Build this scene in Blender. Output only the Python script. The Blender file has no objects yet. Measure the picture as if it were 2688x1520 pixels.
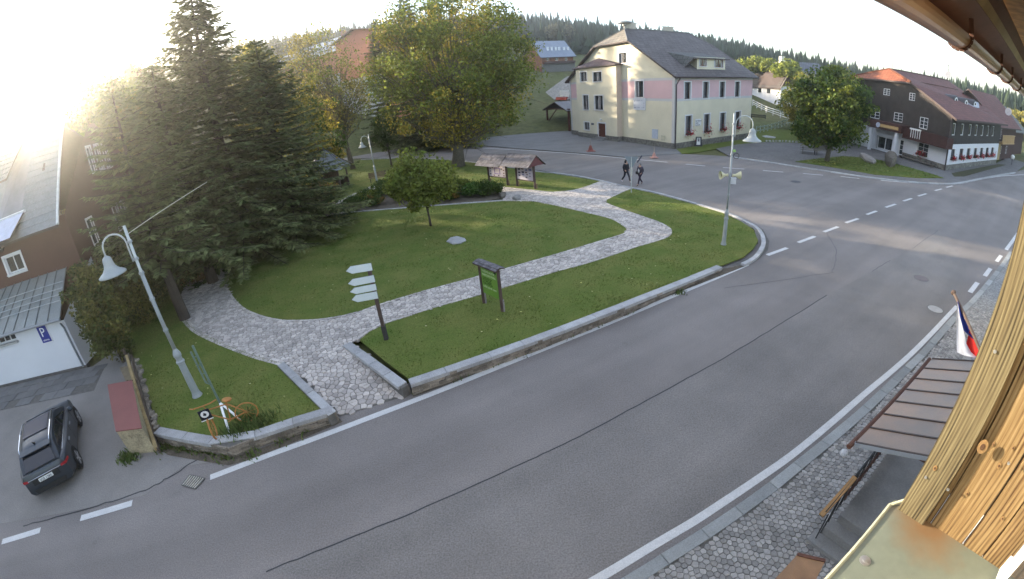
import bpy, bmesh, math, random, time
import numpy as np
from mathutils import Vector, Matrix, noise
from mathutils.geometry import delaunay_2d_cdt
T0 = time.time()
random.seed(7)
C = bpy.context.scene.collection
S = bpy.context.scene
# ------------------------------------------------------------------ camera (wide fisheye street camera under the eaves)
EYE = Vector((0, 0, 7.5))
KA = (0.0647758480, 0.000271314073, -0.0000774268786, 0.00000243274724)
MW = Matrix(((0.995318325, 0.0966510805, 0.0), (-0.0418708547, 0.431188444, -0.901289830), (-0.0871106359, 0.897070284, 0.433216623)))
cd = bpy.data.cameras.new('camera'); cam = bpy.data.objects.new('camera', cd); C.objects.link(cam)
cd.type = 'PANO'; cd.sensor_fit = 'HORIZONTAL'; cd.sensor_width = 36.0; cd.sensor_height = 36.0 * 579 / 1024
cd.panorama_type = 'FISHEYE_LENS_POLYNOMIAL'
cd.fisheye_fov = math.pi
cd.fisheye_polynomial_k0 = 0.0
cd.fisheye_polynomial_k1 = -KA[0]; cd.fisheye_polynomial_k2 = -KA[1]
cd.fisheye_polynomial_k3 = -KA[2]; cd.fisheye_polynomial_k4 = -KA[3]
cd.clip_start = 0.02; cd.clip_end = 3000
cam.matrix_world = Matrix.Translation(EYE) @ MW.to_4x4()
S.camera = cam
# ------------------------------------------------------------------ light: low sun ahead on the left, clear hazy sky
SUN_AZ, SUN_EL = -53.0, 11.5          # degrees; azimuth from +Y towards +X
w = bpy.data.worlds.new('World'); S.world = w; w.use_nodes = True
nt = w.node_tree; bg = nt.nodes['Background']
sky = nt.nodes.new('ShaderNodeTexSky'); sky.sky_type = 'NISHITA'; sky.sun_disc = False
sky.sun_elevation = math.radians(SUN_EL); sky.sun_rotation = math.radians(SUN_AZ)
sky.altitude = 700; sky.air_density = 1.0; sky.dust_density = 1.3; sky.ozone_density = 1.5
tcw = nt.nodes.new('ShaderNodeTexCoord'); mpw = nt.nodes.new('ShaderNodeMapping'); mpw.inputs['Scale'].default_value = (1.2, 1.2, 5.0); nt.links.new(tcw.outputs['Generated'], mpw.inputs[0])
cln = nt.nodes.new('ShaderNodeTexNoise'); cln.inputs['Scale'].default_value = 2.2; cln.inputs['Detail'].default_value = 7; cln.inputs['Roughness'].default_value = .55; nt.links.new(mpw.outputs[0], cln.inputs[0])
clr = nt.nodes.new('ShaderNodeMapRange'); clr.inputs[1].default_value = .38; clr.inputs[2].default_value = .68; clr.inputs[3].default_value = .20; clr.inputs[4].default_value = .70; nt.links.new(cln.outputs[0], clr.inputs[0])
clm = nt.nodes.new('ShaderNodeMix'); clm.data_type = 'RGBA'; nt.links.new(clr.outputs[0], clm.inputs[0]); nt.links.new(sky.outputs[0], clm.inputs[6]); clm.inputs[7].default_value = (1.52, 1.42, 1.40, 1)
nt.links.new(clm.outputs[2], bg.inputs[0]); bg.inputs[1].default_value = 0.13
sd = bpy.data.lights.new('sun', 'SUN'); sun = bpy.data.objects.new('sun', sd); C.objects.link(sun)
sd.energy = 3.2; sd.angle = math.radians(0.6); sd.color = (1.0, 0.86, 0.66)
sv = Vector((math.sin(math.radians(SUN_AZ)) * math.cos(math.radians(SUN_EL)), math.cos(math.radians(SUN_AZ)) * math.cos(math.radians(SUN_EL)), math.sin(math.radians(SUN_EL))))
sun.rotation_euler = sv.to_track_quat('Z', 'Y').to_euler(); sun.location = sv * 100
S.view_settings.view_transform = 'Standard'; S.view_settings.look = 'None'
S.view_settings.exposure = 2.75; S.view_settings.gamma = 1.0; S.view_settings.use_curve_mapping = False
S.cycles.use_denoising = True; S.cycles.max_bounces = 6; S.cycles.diffuse_bounces = 3; S.cycles.transparent_max_bounces = 8
S.cycles.use_adaptive_sampling = True; S.cycles.adaptive_threshold = 0.02
# ------------------------------------------------------------------ measuring: where a point of the photograph lies in the place
def ray(u, v):
    x = (u - 1344) / 74.6667; y = -(v - 760) / 74.6667; r = math.hypot(x, y) + 1e-9
    th = KA[0] * r + KA[1] * r * r + KA[2] * r ** 3 + KA[3] * r ** 4
    return MW @ Vector((x / r * math.sin(th), y / r * math.sin(th), -math.cos(th)))
def P(u, v, z=0.0):
    d = ray(u, v); return EYE + d * ((z - EYE.z) / d.z)
def at(u, v, dist):                       # the point at this horizontal distance
    d = ray(u, v); return EYE + d * (dist / math.hypot(d.x, d.y))
def above(u, v, p):                       # height at which the line of sight passes over p
    return at(u, v, math.hypot(p[0], p[1])).z
def hit(u, v, p0, t):                     # where it meets the upright plane through p0 along t
    d = ray(u, v); n = Vector((-t[1], t[0])); k = (n.x * p0[0] + n.y * p0[1]) / (d.x * n.x + d.y * n.y)
    return EYE + d * k
def V2(a): return Vector((a[0], a[1]))
RD = Vector((math.cos(math.radians(27.2)), math.sin(math.radians(27.2)), 0)); RN = Vector((-RD.y, RD.x, 0))
# ------------------------------------------------------------------ materials
MATS = {}
def srgb(r, g, b): return tuple((c / 255 / 12.92 if c <= 10 else ((c / 255 + .055) / 1.055) ** 2.4) for c in (r, g, b))
def mat(name, col, rough=0.8, var=0.15, scale=4.0, bump=0.0, bscale=None, spec=0.3, metal=0.0, island=0.0, stretch=None, col2=None, fine=0.0, fscale=60, trans=0.0, kind=None, bricks=None):
    if name in MATS: return MATS[name]
    m = bpy.data.materials.new(name); m.use_nodes = True; t = m.node_tree; b = t.nodes['Principled BSDF']; N = t.nodes.new; L = t.links.new
    b.inputs['Roughness'].default_value = rough; b.inputs['Metallic'].default_value = metal
    b.inputs['Specular IOR Level'].default_value = spec
    tc = N('ShaderNodeTexCoord'); mp = N('ShaderNodeMapping'); L(tc.outputs['Object'], mp.inputs[0])
    if stretch: mp.inputs['Scale'].default_value = stretch
    n1 = N('ShaderNodeTexNoise'); n1.inputs['Scale'].default_value = scale; n1.inputs['Detail'].default_value = 6; n1.inputs['Roughness'].default_value = 0.6; L(mp.outputs[0], n1.inputs[0])
    r = N('ShaderNodeMapRange'); r.inputs[1].default_value = 0.3; r.inputs[2].default_value = 0.7; L(n1.outputs[0], r.inputs[0])
    mx = N('ShaderNodeMix'); mx.data_type = 'RGBA'; L(r.outputs[0], mx.inputs[0])
    c1 = tuple(c * (1 - var) for c in col) + (1,); c2 = (tuple(c * (1 + var) for c in col) if col2 is None else tuple(col2)) + (1,)
    mx.inputs[6].default_value = c1; mx.inputs[7].default_value = c2; out = mx.outputs[2]
    def mul(out, fac):
        h = N('ShaderNodeHueSaturation'); L(fac, h.inputs['Value']); L(out, h.inputs['Color']); return h.outputs[0]
    if fine:
        n2 = N('ShaderNodeTexNoise'); n2.inputs['Scale'].default_value = fscale; n2.inputs['Detail'].default_value = 3; L(mp.outputs[0], n2.inputs[0])
        r2 = N('ShaderNodeMapRange'); r2.inputs[1].default_value = 0.3; r2.inputs[2].default_value = 0.7; r2.inputs[3].default_value = 1 - fine; r2.inputs[4].default_value = 1 + fine; L(n2.outputs[0], r2.inputs[0])
        out = mul(out, r2.outputs[0])
    if island:
        g = N('ShaderNodeNewGeometry'); oi = N('ShaderNodeObjectInfo'); a = N('ShaderNodeMath'); a.operation = 'ADD'; L(g.outputs['Random Per Island'], a.inputs[0]); L(oi.outputs['Random'], a.inputs[1])
        fr = N('ShaderNodeMath'); fr.operation = 'FRACT'; L(a.outputs[0], fr.inputs[0])
        r3 = N('ShaderNodeMapRange'); r3.inputs[3].default_value = 1 - island; r3.inputs[4].default_value = 1 + island; L(fr.outputs[0], r3.inputs[0])
        out = mul(out, r3.outputs[0])
    L(out, b.inputs['Base Color'])
    if bump:
        n4 = N('ShaderNodeTexNoise'); n4.inputs['Scale'].default_value = bscale or scale * 6; n4.inputs['Detail'].default_value = 5; L(mp.outputs[0], n4.inputs[0])
        bp = N('ShaderNodeBump'); bp.inputs['Strength'].default_value = min(1, bump); bp.inputs['Distance'].default_value = 0.02 if bump <= 1 else 0.02 * bump
        L(n4.outputs[0], bp.inputs['Height']); L(bp.outputs[0], b.inputs['Normal'])
    if trans:
        ts = N('ShaderNodeBsdfTranslucent'); L(out, ts.inputs[0]); ms = N('ShaderNodeMixShader'); ms.inputs[0].default_value = trans
        L(b.outputs[0], ms.inputs[1]); L(ts.outputs[0], ms.inputs[2]); L(ms.outputs[0], t.nodes['Material Output'].inputs[0])
    MATS[name] = m; return m
def glass(name='window_glass', col=(0.03, 0.035, 0.04), rough=0.08):
    return mat(name, col, rough=rough, var=0.5, scale=1.3, spec=0.8)
# ------------------------------------------------------------------ mesh building
class MB:
    def __init__(s): s.v = []; s.f = []; s.m = []
    def poly(s, pts, k=0):
        i = len(s.v); s.v += [tuple(p) for p in pts]; s.f.append(tuple(range(i, i + len(pts)))); s.m.append(k); return s
    def box8(s, p, k=0):                     # p: 4 bottom then 4 top corners
        i = len(s.v); s.v += [tuple(q) for q in p]
        for f in ((3, 2, 1, 0), (4, 5, 6, 7), (0, 1, 5, 4), (1, 2, 6, 5), (2, 3, 7, 6), (3, 0, 4, 7)): s.f.append(tuple(i + j for j in f)); s.m.append(k)
        return s
    def box(s, c, size, ax=None, k=0):       # centre, size, axes (three vectors)
        c = Vector(c); X, Y, Z = ax if ax else (Vector((1, 0, 0)), Vector((0, 1, 0)), Vector((0, 0, 1)))
        a, b, h = (q / 2 for q in size)
        return s.box8([c + X * i * a + Y * j * b + Z * l * h for l in (-1, 1) for i, j in ((-1, -1), (1, -1), (1, 1), (-1, 1))], k)
    def beam(s, a, b, w, h, up=(0, 0, 1), k=0):
        a = Vector(a); b = Vector(b); X = (b - a); Ln = X.length; X.normalize(); Y = Vector(up).cross(X)
        if Y.length < 1e-4: Y = Vector((1, 0, 0)).cross(X)
        Y.normalize(); Z = X.cross(Y); return s.box((a + b) / 2, (Ln, w, h), (X, Y, Z), k)
    def prism(s, pts, off, k=0):             # closed outline moved by off
        n = len(pts); i = len(s.v); off = Vector(off); s.v += [tuple(p) for p in pts] + [tuple(Vector(p) + off) for p in pts]
        s.f.append(tuple(i + j for j in reversed(range(n)))); s.m.append(k); s.f.append(tuple(i + n + j for j in range(n))); s.m.append(k)
        for j in range(n): q = (j + 1) % n; s.f.append((i + j, i + q, i + n + q, i + n + j)); s.m.append(k)
        return s
    def tube(s, pts, rad, n=8, k=0, caps=True):
        pts = [Vector(p) for p in pts]; rs = rad if isinstance(rad, (list, tuple)) else [rad] * len(pts); base = len(s.v); last = None
        for j, p in enumerate(pts):
            d = (pts[min(j + 1, len(pts) - 1)] - pts[max(j - 1, 0)]).normalized()
            if last is None: u = d.orthogonal().normalized()
            else: u = (last - d * last.dot(d)).normalized()
            last = u; w2 = d.cross(u)
            for q in range(n):
                a = 2 * math.pi * q / n; s.v.append(tuple(p + (u * math.cos(a) + w2 * math.sin(a)) * rs[j]))
        for j in range(len(pts) - 1):
            for q in range(n):
                a = base + j * n + q; b = base + j * n + (q + 1) % n; s.f.append((a, b, b + n, a + n)); s.m.append(k)
        if caps:
            s.f.append(tuple(base + q for q in reversed(range(n)))); s.m.append(k); e = base + (len(pts) - 1) * n; s.f.append(tuple(e + q for q in range(n))); s.m.append(k)
        return s
    def lathe(s, c, prof, n=14, k=0):        # prof: (radius, z) pairs about the vertical through c
        return s.tube([Vector(c) + Vector((0, 0, z + 1e-5 * i)) for i, (r, z) in enumerate(prof)], [max(r, 1e-4) for r, z in prof], n, k)
    def ball(s, c, r, n=8, sq=(1, 1, 1), k=0, jit=0.0):
        c = Vector(c); i = len(s.v); m = max(4, n // 2 + 1)
        for a in range(m + 1):
            th = math.pi * a / m
            for b in range(n):
                ph = 2 * math.pi * b / n; q = 1 + random.uniform(-jit, jit)
                s.v.append((c.x + r * sq[0] * q * math.sin(th) * math.cos(ph), c.y + r * sq[1] * q * math.sin(th) * math.sin(ph), c.z + r * sq[2] * q * math.cos(th)))
        for a in range(m):
            for b in range(n):
                p = i + a * n + b; q = i + a * n + (b + 1) % n; s.f.append((p, p + n, q + n, q)); s.m.append(k)
        return s
    def build(s, name, mats, parent=None, smooth=False, **tags):
        if not isinstance(mats, (list, tuple)): mats = [mats]
        me = bpy.data.meshes.new(name); o0 = ORG.get(parent.name, Vector((0, 0, 0))) if parent else Vector((0, 0, 0))
        vs = s.v if o0.length == 0 else [(x - o0.x, y - o0.y, z - o0.z) for x, y, z in s.v]
        me.from_pydata(vs, [], s.f)
        for m in mats: me.materials.append(m)
        if len(mats) > 1: me.polygons.foreach_set('material_index', s.m)
        if smooth: me.polygons.foreach_set('use_smooth', [True] * len(s.f))
        me.update()
        o = bpy.data.objects.new(name, me); C.objects.link(o)
        if parent: o.parent = parent; ORG[o.name] = o0
        else: ORG[o.name] = o0
        for k, v in tags.items():
            if v is not None: o[k] = v
        return o
ORG = {}
def thing(name, label, cat, loc, group=None):
    o = bpy.data.objects.new(name, None); C.objects.link(o); o.location = Vector(loc); o.empty_display_size = 0.3
    ORG[o.name] = Vector(loc); o['label'] = label; o['category'] = cat
    if group: o['group'] = group
    return o
def copy_thing(o, loc, label, rz=0.0, group=None):      # a copy of a thing with its parts and sub-parts
    c = o.copy(); C.objects.link(c); c.location = Vector(loc); c.rotation_euler = (0, 0, o.rotation_euler.z + rz); c['label'] = label
    if group: c['group'] = group; o['group'] = group
    for ch in list(o.children):
        d = ch.copy(); C.objects.link(d); d.parent = c
        for g in list(ch.children):
            e = g.copy(); C.objects.link(e); e.parent = d
    return c
def one(mb, name, label, cat, m, group=None, smooth=False):
    return mb.build(name, m, None, smooth, label=label, category=cat, group=group)
def struct(mb, name, m, smooth=False): return mb.build(name, m, None, smooth, kind='structure')
def inside(p, poly):
    x, y = p[0], p[1]; c = False; j = len(poly) - 1
    for i in range(len(poly)):
        a, b = poly[i], poly[j]
        if (a[1] > y) != (b[1] > y) and x < (b[0] - a[0]) * (y - a[1]) / (b[1] - a[1]) + a[0]: c = not c
        j = i
    return c
def smooth_path(pts, n=4, closed=False):
    out = []; m = len(pts)
    for i in range(m if closed else m - 1):
        p0, p1, p2, p3 = (pts[(i + k) % m] if closed else pts[min(max(i + k, 0), m - 1)] for k in (-1, 0, 1, 2))
        for j in range(n):
            t = j / n; out.append(0.5 * ((2 * p1) + (p2 - p0) * t + (2 * p0 - 5 * p1 + 4 * p2 - p3) * t * t + (3 * p1 - p0 - 3 * p2 + p3) * t ** 3))
    if not closed: out.append(pts[-1])
    return out
def sstep(a, b, x): t = min(1, max(0, (x - a) / (b - a))); return t * t * (3 - 2 * t)
# ------------------------------------------------------------------ materials of the ground
def shadeless(): pass
M_ASPH = mat('asphalt', (0.192, 0.172, 0.158), rough=0.85, var=0.16, scale=0.22, fine=0.22, fscale=30, bump=0.5, bscale=60)
def tracks(m, lo=.90, hi=1.09):
    t = m.node_tree; b = t.nodes['Principled BSDF']; N = t.nodes.new; L = t.links.new; src = b.inputs['Base Color'].links[0].from_socket; tc = N('ShaderNodeTexCoord'); mp = N('ShaderNodeMapping'); mp.inputs['Rotation'].default_value = (0, 0, -math.radians(27.2)); mp2 = N('ShaderNodeMapping'); mp2.inputs['Scale'].default_value = (.05, .75, 1); L(tc.outputs['Object'], mp.inputs[0]); L(mp.outputs[0], mp2.inputs[0])
    n = N('ShaderNodeTexNoise'); n.inputs['Scale'].default_value = 1.0; n.inputs['Detail'].default_value = 4; L(mp2.outputs[0], n.inputs[0]); r = N('ShaderNodeMapRange'); r.inputs[1].default_value = .35; r.inputs[2].default_value = .65; r.inputs[3].default_value = lo; r.inputs[4].default_value = hi; L(n.outputs[0], r.inputs[0])
    v = N('ShaderNodeTexNoise'); v.inputs['Scale'].default_value = 1.7; v.inputs['Detail'].default_value = 6; v.inputs['Roughness'].default_value = .75; L(tc.outputs['Object'], v.inputs[0]); r2 = N('ShaderNodeMapRange'); r2.inputs[1].default_value = .60; r2.inputs[2].default_value = .75; r2.inputs[3].default_value = 1; r2.inputs[4].default_value = .80; L(v.outputs[0], r2.inputs[0]); mu = N('ShaderNodeMath'); mu.operation = 'MULTIPLY'; L(r.outputs[0], mu.inputs[0]); L(r2.outputs[0], mu.inputs[1])
    h = N('ShaderNodeHueSaturation'); L(mu.outputs[0], h.inputs['Value']); L(src, h.inputs['Color']); L(h.outputs[0], b.inputs['Base Color'])
tracks(M_ASPH)
M_LOT = mat('old_asphalt', (0.215, 0.198, 0.180), rough=0.9, var=0.16, scale=0.5, fine=0.16, fscale=30, bump=0.5, bscale=50)
M_APRON = mat('dusty_forecourt', (0.17, 0.165, 0.16), rough=0.9, var=0.16, scale=0.35, fine=0.12, fscale=25, bump=0.3, bscale=40)
M_PAINT = mat('road_paint', (0.52, 0.51, 0.49), rough=0.7, var=0.08, scale=3, fine=0.12, fscale=40)
M_WORN = mat('worn_road_paint', (0.36, 0.36, 0.36), rough=0.8, var=0.3, scale=3, fine=0.2, fscale=30)
M_TAR = mat('tar_seam', (0.035, 0.035, 0.037), rough=0.6, var=0.2)
M_GRASS = mat('lawn_grass', (0.088, 0.128, 0.026), rough=0.95, var=0.0, scale=0.75, col2=(0.150, 0.158, 0.045), fine=0.25, fscale=22, bump=1.0, bscale=35, spec=0.1)
M_BLADE = mat('grass_blades', (0.092, 0.145, 0.026), rough=0.9, var=0.0, scale=0.75, col2=(0.165, 0.175, 0.05), island=0.35, spec=0.1, trans=0.25)
M_MEADOW = mat('meadow', (0.075, 0.095, 0.03), rough=0.95, var=0.0, scale=0.06, col2=(0.13, 0.12, 0.055), fine=0.3, fscale=1.2, bump=1.0, bscale=2, spec=0.1)
M_COB = mat('pale_granite', (0.43, 0.385, 0.345), rough=0.75, var=0.14, scale=1.2, island=0.28, fine=0.1, fscale=30, bump=0.4, bscale=30)
M_SETT = mat('grey_granite', (0.27, 0.255, 0.235), rough=0.75, var=0.14, scale=1.5, island=0.30, fine=0.12, fscale=35, bump=0.4, bscale=30)
M_JOINT = mat('joint_sand', (0.12, 0.112, 0.10), rough=0.95, var=0.25, scale=6)
M_KERB = mat('kerb_granite', (0.34, 0.335, 0.33), rough=0.8, var=0.15, scale=2.5, island=0.16, fine=0.15, fscale=40, bump=0.4, bscale=25)
M_WSTONE = mat('wall_stone', (0.20, 0.17, 0.135), rough=0.9, var=0.3, scale=3, island=0.35, fine=0.2, fscale=25, bump=0.8, bscale=20)
M_SOIL = mat('bare_soil', (0.10, 0.082, 0.06), rough=0.95, var=0.3, scale=3, fine=0.3, fscale=25, bump=0.8, bscale=20)
M_SLAB = mat('concrete_slab', (0.155, 0.15, 0.145), rough=0.9, var=0.15, scale=1.5, island=0.14, fine=0.1, fscale=30, bump=0.3, bscale=25)
# ------------------------------------------------------------------ levels
L1A = V2(P(552, 1253.6)); L1D = (V2(P(1962, 695)) - L1A); L1LEN = L1D.length; L1D.normalize(); L1N = Vector((-L1D.y, L1D.x))
def road_sn(p): q = V2(p) - L1A; return q.dot(L1D), q.dot(L1N)
def lawn_z(x, y):
    s, n = road_sn((x, y))
    return 0.10 + 0.20 * (1 - sstep(0.3, 9, n)) * (1 - sstep(12.0, 19.5, s)) * sstep(-6, -1, s + 1.5)
def path_z(x, y):
    s, n = road_sn((x, y)); return 0.02 + (lawn_z(x, y) - 0.02 + 0.008) * sstep(0.3, 4.2, n)
def PZ(u, v, f):
    z = 0.1
    for _ in range(6): q = P(u, v, z); z = f(q.x, q.y)
    return Vector((q.x, q.y, z))
HILLS = [(-180, 0), (-100, 9), (-60, 8.0), (-43, 8.6), (-35, 9.4), (-28, 9.8), (-17, 9.8), (1, 9.4), (10, 7.9), (23, 5.8), (32, 4.0), (40, 2.4), (45, 1.7), (55, 1.7), (75, 1.7), (100, 2.0), (180, 0)]
def hill_el(az):
    for (a, e), (b, f) in zip(HILLS, HILLS[1:]):
        if a <= az <= b: t = (az - a) / (b - a); return e + (f - e) * t
    return 0
RIDGE = 300.0
def terrain_z(x, y):
    r = math.hypot(x, y); az = math.degrees(math.atan2(x, y))
    top = max(0.0, 7.5 + math.tan(math.radians(hill_el(az))) * RIDGE - 15)
    t = (r - 74) / (RIDGE - 74)
    if az > 38: t *= sstep(0, 1, t * 1.3) if t > 0 else 1
    z = -0.06 if t <= 0 else -0.06 + top * min(1, t) ** 0.95
    if t > 0: z += 1.6 * noise.noise(Vector((x * .02, y * .02, 0))) * min(1, t * 4)
    if t > 1: z += -(t - 1) * 8
    return z
# ------------------------------------------------------------------ terrain: one sheet to beyond the ridge, finer near the village
def make_terrain():
    mb = MB(); rs = [0, 8, 20, 40, 60, 74, 82, 92, 104, 118, 134, 152, 172, 194, 218, 244, 270, 300, 330, 400, 600, 1200]; na = 120
    mb.v.append((0, 0, terrain_z(0.1, 0.1)))
    for r in rs[1:]:
        for a in range(na):
            t = 2 * math.pi * a / na; x, y = r * math.sin(t), r * math.cos(t); mb.v.append((x, y, terrain_z(x, y)))
    for a in range(na): mb.f.append((0, 1 + (a + 1) % na, 1 + a)); mb.m.append(0)
    for j in range(len(rs) - 2):
        for a in range(na):
            p = 1 + j * na + a; q = 1 + j * na + (a + 1) % na; mb.f.append((p, q, q + na, p + na)); mb.m.append(0)
    struct(mb, 'terrain', M_MEADOW, True)
make_terrain()
def sheet(name, outline, zf, m, step=1.0, kind='structure', parent=None, thick=0.0, hole=None):
    """a ground sheet following zf, from a 2-D outline"""
    pts = [Vector((p[0], p[1])) for p in outline]; n = len(pts); e = [(i, (i + 1) % n) for i in range(n)]
    xs = [p.x for p in pts]; ys = [p.y for p in pts]
    if step:
        x = min(xs) + step * .5
        while x < max(xs):
            y = min(ys) + step * .5
            while y < max(ys):
                q = Vector((x + random.uniform(-.2, .2) * step, y + random.uniform(-.2, .2) * step))
                if inside(q, pts) and min((q - p).length for p in pts) > step * .35: pts.append(q)
                y += step
            x += step
    vs, es, fs, *_ = delaunay_2d_cdt(pts, e, [tuple(range(n))], 1, 1e-4)
    mb = MB(); mb.v = [(v.x, v.y, zf(v.x, v.y)) for v in vs]; mb.f = [tuple(f) for f in fs]; mb.m = [0] * len(mb.f)
    if thick:
        b = len(mb.v)
        for i in range(n):
            p = outline[i]; z = zf(p[0], p[1]); mb.v.append((p[0], p[1], z)); mb.v.append((p[0], p[1], z - thick))
        for i in range(n): j = (i + 1) % n; mb.f.append((b + 2 * i, b + 2 * i + 1, b + 2 * j + 1, b + 2 * j)); mb.m.append(0)
    o = mb.build(name, m, parent); 
    for p in o.data.polygons: pass
    o.data.validate(); 
    if kind: o['kind'] = kind
    bm = bmesh.new(); bm.from_mesh(o.data); bmesh.ops.recalc_face_normals(bm, faces=bm.faces)
    up = sum(f.normal.z for f in bm.faces)
    if up < 0: bmesh.ops.reverse_faces(bm, faces=bm.faces)
    bm.to_mesh(o.data); bm.free(); return o
# asphalt: near road, junction and the cross road as one sheet
ASPH = [V2(P(*q)) for q in ((1640, 486), (1450, 452), (1212, 421), (1036, 414), (930, 416), (820, 440))]
ASPH += [Vector((-60, 45)), Vector((-62, 62)), V2(P(1000, 366)), V2(P(1364, 392)), V2(P(1641, 414)), V2(P(1790, 404)), V2(P(1918, 410.5)), V2(P(2050, 429.5)), V2(P(2160, 446)), V2(P(2270, 462)), V2(P(2380, 474.5)), V2(P(2462, 480)), V2(P(2517, 478.7)), V2(P(2599.5, 462)), V2(P(2665, 451.5)), Vector((75, 39)), Vector((78, 33))]
ASPH += [V2(P(2686, 575)) + Vector((2, 0.4)), V2(P(2560, 760)) - V2(RN) * .6, V2(P(2149, 1146)) - V2(RN) * .6, V2(P(1600, 1519)) - V2(RN) * .6, V2(P(1600, 1519)) - V2(RD) * 14, Vector((-30, -3)), Vector((-40, 4))]
LOT = [V2(P(0, 1375)), Vector((-40, 4)), Vector((-42, 12)), Vector((-27, 9.2)), V2(P(0, 1018)), V2(P(243, 962)), V2(P(330, 900)), V2(P(425, 1180)), V2(P(620, 1203)), V2(P(480, 1225)), V2(P(380, 1300)), V2(P(200, 1340))]
def zc(z): return lambda x, y: z
sheet('road', [Vector((-40, 4)), V2(P(0, 1375)), V2(P(200, 1340)), V2(P(380, 1300)), V2(P(480, 1225)), V2(P(620, 1203)), V2(P(620, 1203)) + Vector((.6, 1.2)), V2(P(1060, 1010)), V2(P(1500, 850)), V2(P(1900, 690)), V2(P(1990, 640)), V2(P(1980, 602)), V2(P(1900, 562)), V2(P(1750, 520))] + ASPH[:-1][0:] , zc(0.0), M_ASPH, 4.0)
sheet('road_lane', [V2(P(*q)) for q in ((700, 1500), (850, 1440), (1082, 1346), (1344, 1229), (1500, 1157), (1700, 1050), (1900, 940), (2050, 850), (2170, 775), (2288, 713), (2394, 653), (2463, 604))] + [V2(P(2540, 700)), V2(P(2486, 826)), V2(P(2330, 978)), V2(P(2072, 1192)), V2(P(1714, 1424)), V2(P(1560, 1515))], zc(0.0035), mat('asphalt_lane', (0.188, 0.172, 0.158), rough=0.85, var=0.15, scale=0.35, fine=0.26, fscale=30, bump=0.5, bscale=60), 0); tracks(MATS['asphalt_lane'])
sheet('parking_lot', LOT, zc(0.004), M_LOT, 3.0)
# paved forecourt of the pale house, verge and plaza beyond the cross road
FORE = [V2(P(1364, 391)), V2(P(1641, 413)), V2(P(1790, 404.5)), V2(P(1840, 396)), V2(P(1772, 380)), V2(P(1500, 345)), V2(P(1420, 300)), Vector((-2, 84)), Vector((-40, 78)), Vector((-62, 64)), V2(P(1000, 365))]
sheet('forecourt', FORE, zc(0.05), M_APRON, 5, thick=.08)
# ------------------------------------------------------------------ painted lines: thin sheets on the asphalt
def strip(pts, w, z=0.008):
    mb = MB(); pts = [V2(p) for p in pts]; a = []
    for i, p in enumerate(pts):
        d = (pts[min(i + 1, len(pts) - 1)] - pts[max(i - 1, 0)]).normalized(); n = Vector((-d.y, d.x)) * w / 2
        a.append((p + n, p - n))
    for (p, q), (r, s_) in zip(a, a[1:]): mb.poly([(p.x, p.y, z), (q.x, q.y, z), (s_.x, s_.y, z), (r.x, r.y, z)])
    return mb
def line(pxs, w, m=None, name='road_line', n=3): return struct(strip(smooth_path([V2(P(*q)) for q in pxs], n) if len(pxs) > 2 else [P(*q) for q in pxs], w), name, m or M_PAINT)
line([(552, 1253.6), (695, 1199), (800, 1161), (975, 1095), (1149.5, 1028), (1324, 958), (1499, 888), (1590, 852), (1770, 776), (1962, 695)], .20)
line([(1478, 1571), (1576, 1515.6), (1714.8, 1431.8), (1824.7, 1367), (1893.4, 1322), (1989.6, 1257.4), (2072, 1199.7), (2149, 1137.9), (2264, 1039), (2330, 984), (2390, 931), (2445, 876), (2486, 832), (2512, 804)], .17)
for a, b in (((5.8, 1422.5), (106, 1392)), ((212, 1360.8), (347, 1321)), ((2546, 768), (2566, 742)), ((2585, 725), (2600, 705)), ((2616, 687), (2628, 671)), ((2641, 656), (2690, 586))): line([a, b], .22, name='road_dash')
for a, b in (((2014, 670), (2066, 651)), ((2095.3, 637), (2139, 620.6)), ((2162.7, 609), (2199.7, 595.4)), ((2220, 585), (2253, 574)), ((2275, 563.5), (2301, 554)), ((2325, 544.5), (2351, 536)), ((2371.5, 528), (2393.5, 521)), ((2410, 515), (2432, 508.5)), ((2454, 500.6), (2472, 496)), ((2484, 492), (2500.6, 488))): line([a, b], .2, name='road_dash')
line([(1150, 384), (1364.6, 394), (1495.6, 402.6), (1641, 416), (1752, 426)], .2)
for a, b in (((1800, 431), (1851, 436)), ((1897.6, 440), (1954, 444)), ((2002.5, 447.8), (2056, 452)), ((2107.7, 455.8), (2160, 460)), ((2206.6, 463.5), (2256, 468.7))): line([a, b], .2, name='road_dash')
line([(2312, 473.6), (2379.7, 479), (2462, 483.8), (2517, 482.5), (2572, 471), (2627, 462.7), (2688, 458.5)], .2)
line([(948, 419.5), (1036, 415.5), (1157, 418.5), (1212, 422.5), (1404, 449), (1450, 453.5), (1550, 469.5), (1646, 491.5), (1715, 505)], .16)
# cracks and seams in the asphalt, faint tyre marks
def seam(pxs, w, name='tar_seam', m=None, jit=.03):
    pts = smooth_path([V2(P(*q)) for q in pxs], 8); pts = [p + Vector((random.uniform(-jit, jit), random.uniform(-jit, jit))) for p in pts]
    struct(strip(pts, w, 0.006), name, m or M_TAR)
seam([(700, 1500), (850, 1440), (1082, 1346), (1344, 1229), (1500, 1157), (1700, 1050), (1900, 940), (2050, 850), (2170, 775)], .035, jit=.012)
seam([(1900, 757), (2188, 715)], .02); seam([(2288, 713), (2337, 683)], .02); seam([(2394, 653), (2463, 604)], .02)
seam([(60, 1381), (215, 1340), (370, 1291), (440, 1255), (520, 1205)], .05, 'asphalt_joint', jit=.03)
seam([(2170, 612), (2195, 660), (2185, 715)], .04, 'tyre_mark', mat('tyre_mark', (.125, .115, .115), .8))
seam([(1556, 468), (1600, 452), (1640, 440)], .05)
seam([(1405, 404 - 20), (1440, 370), (1520, 378), (1640, 396), (1700, 402)], .08, 'asphalt_joint', jit=.05)
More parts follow.
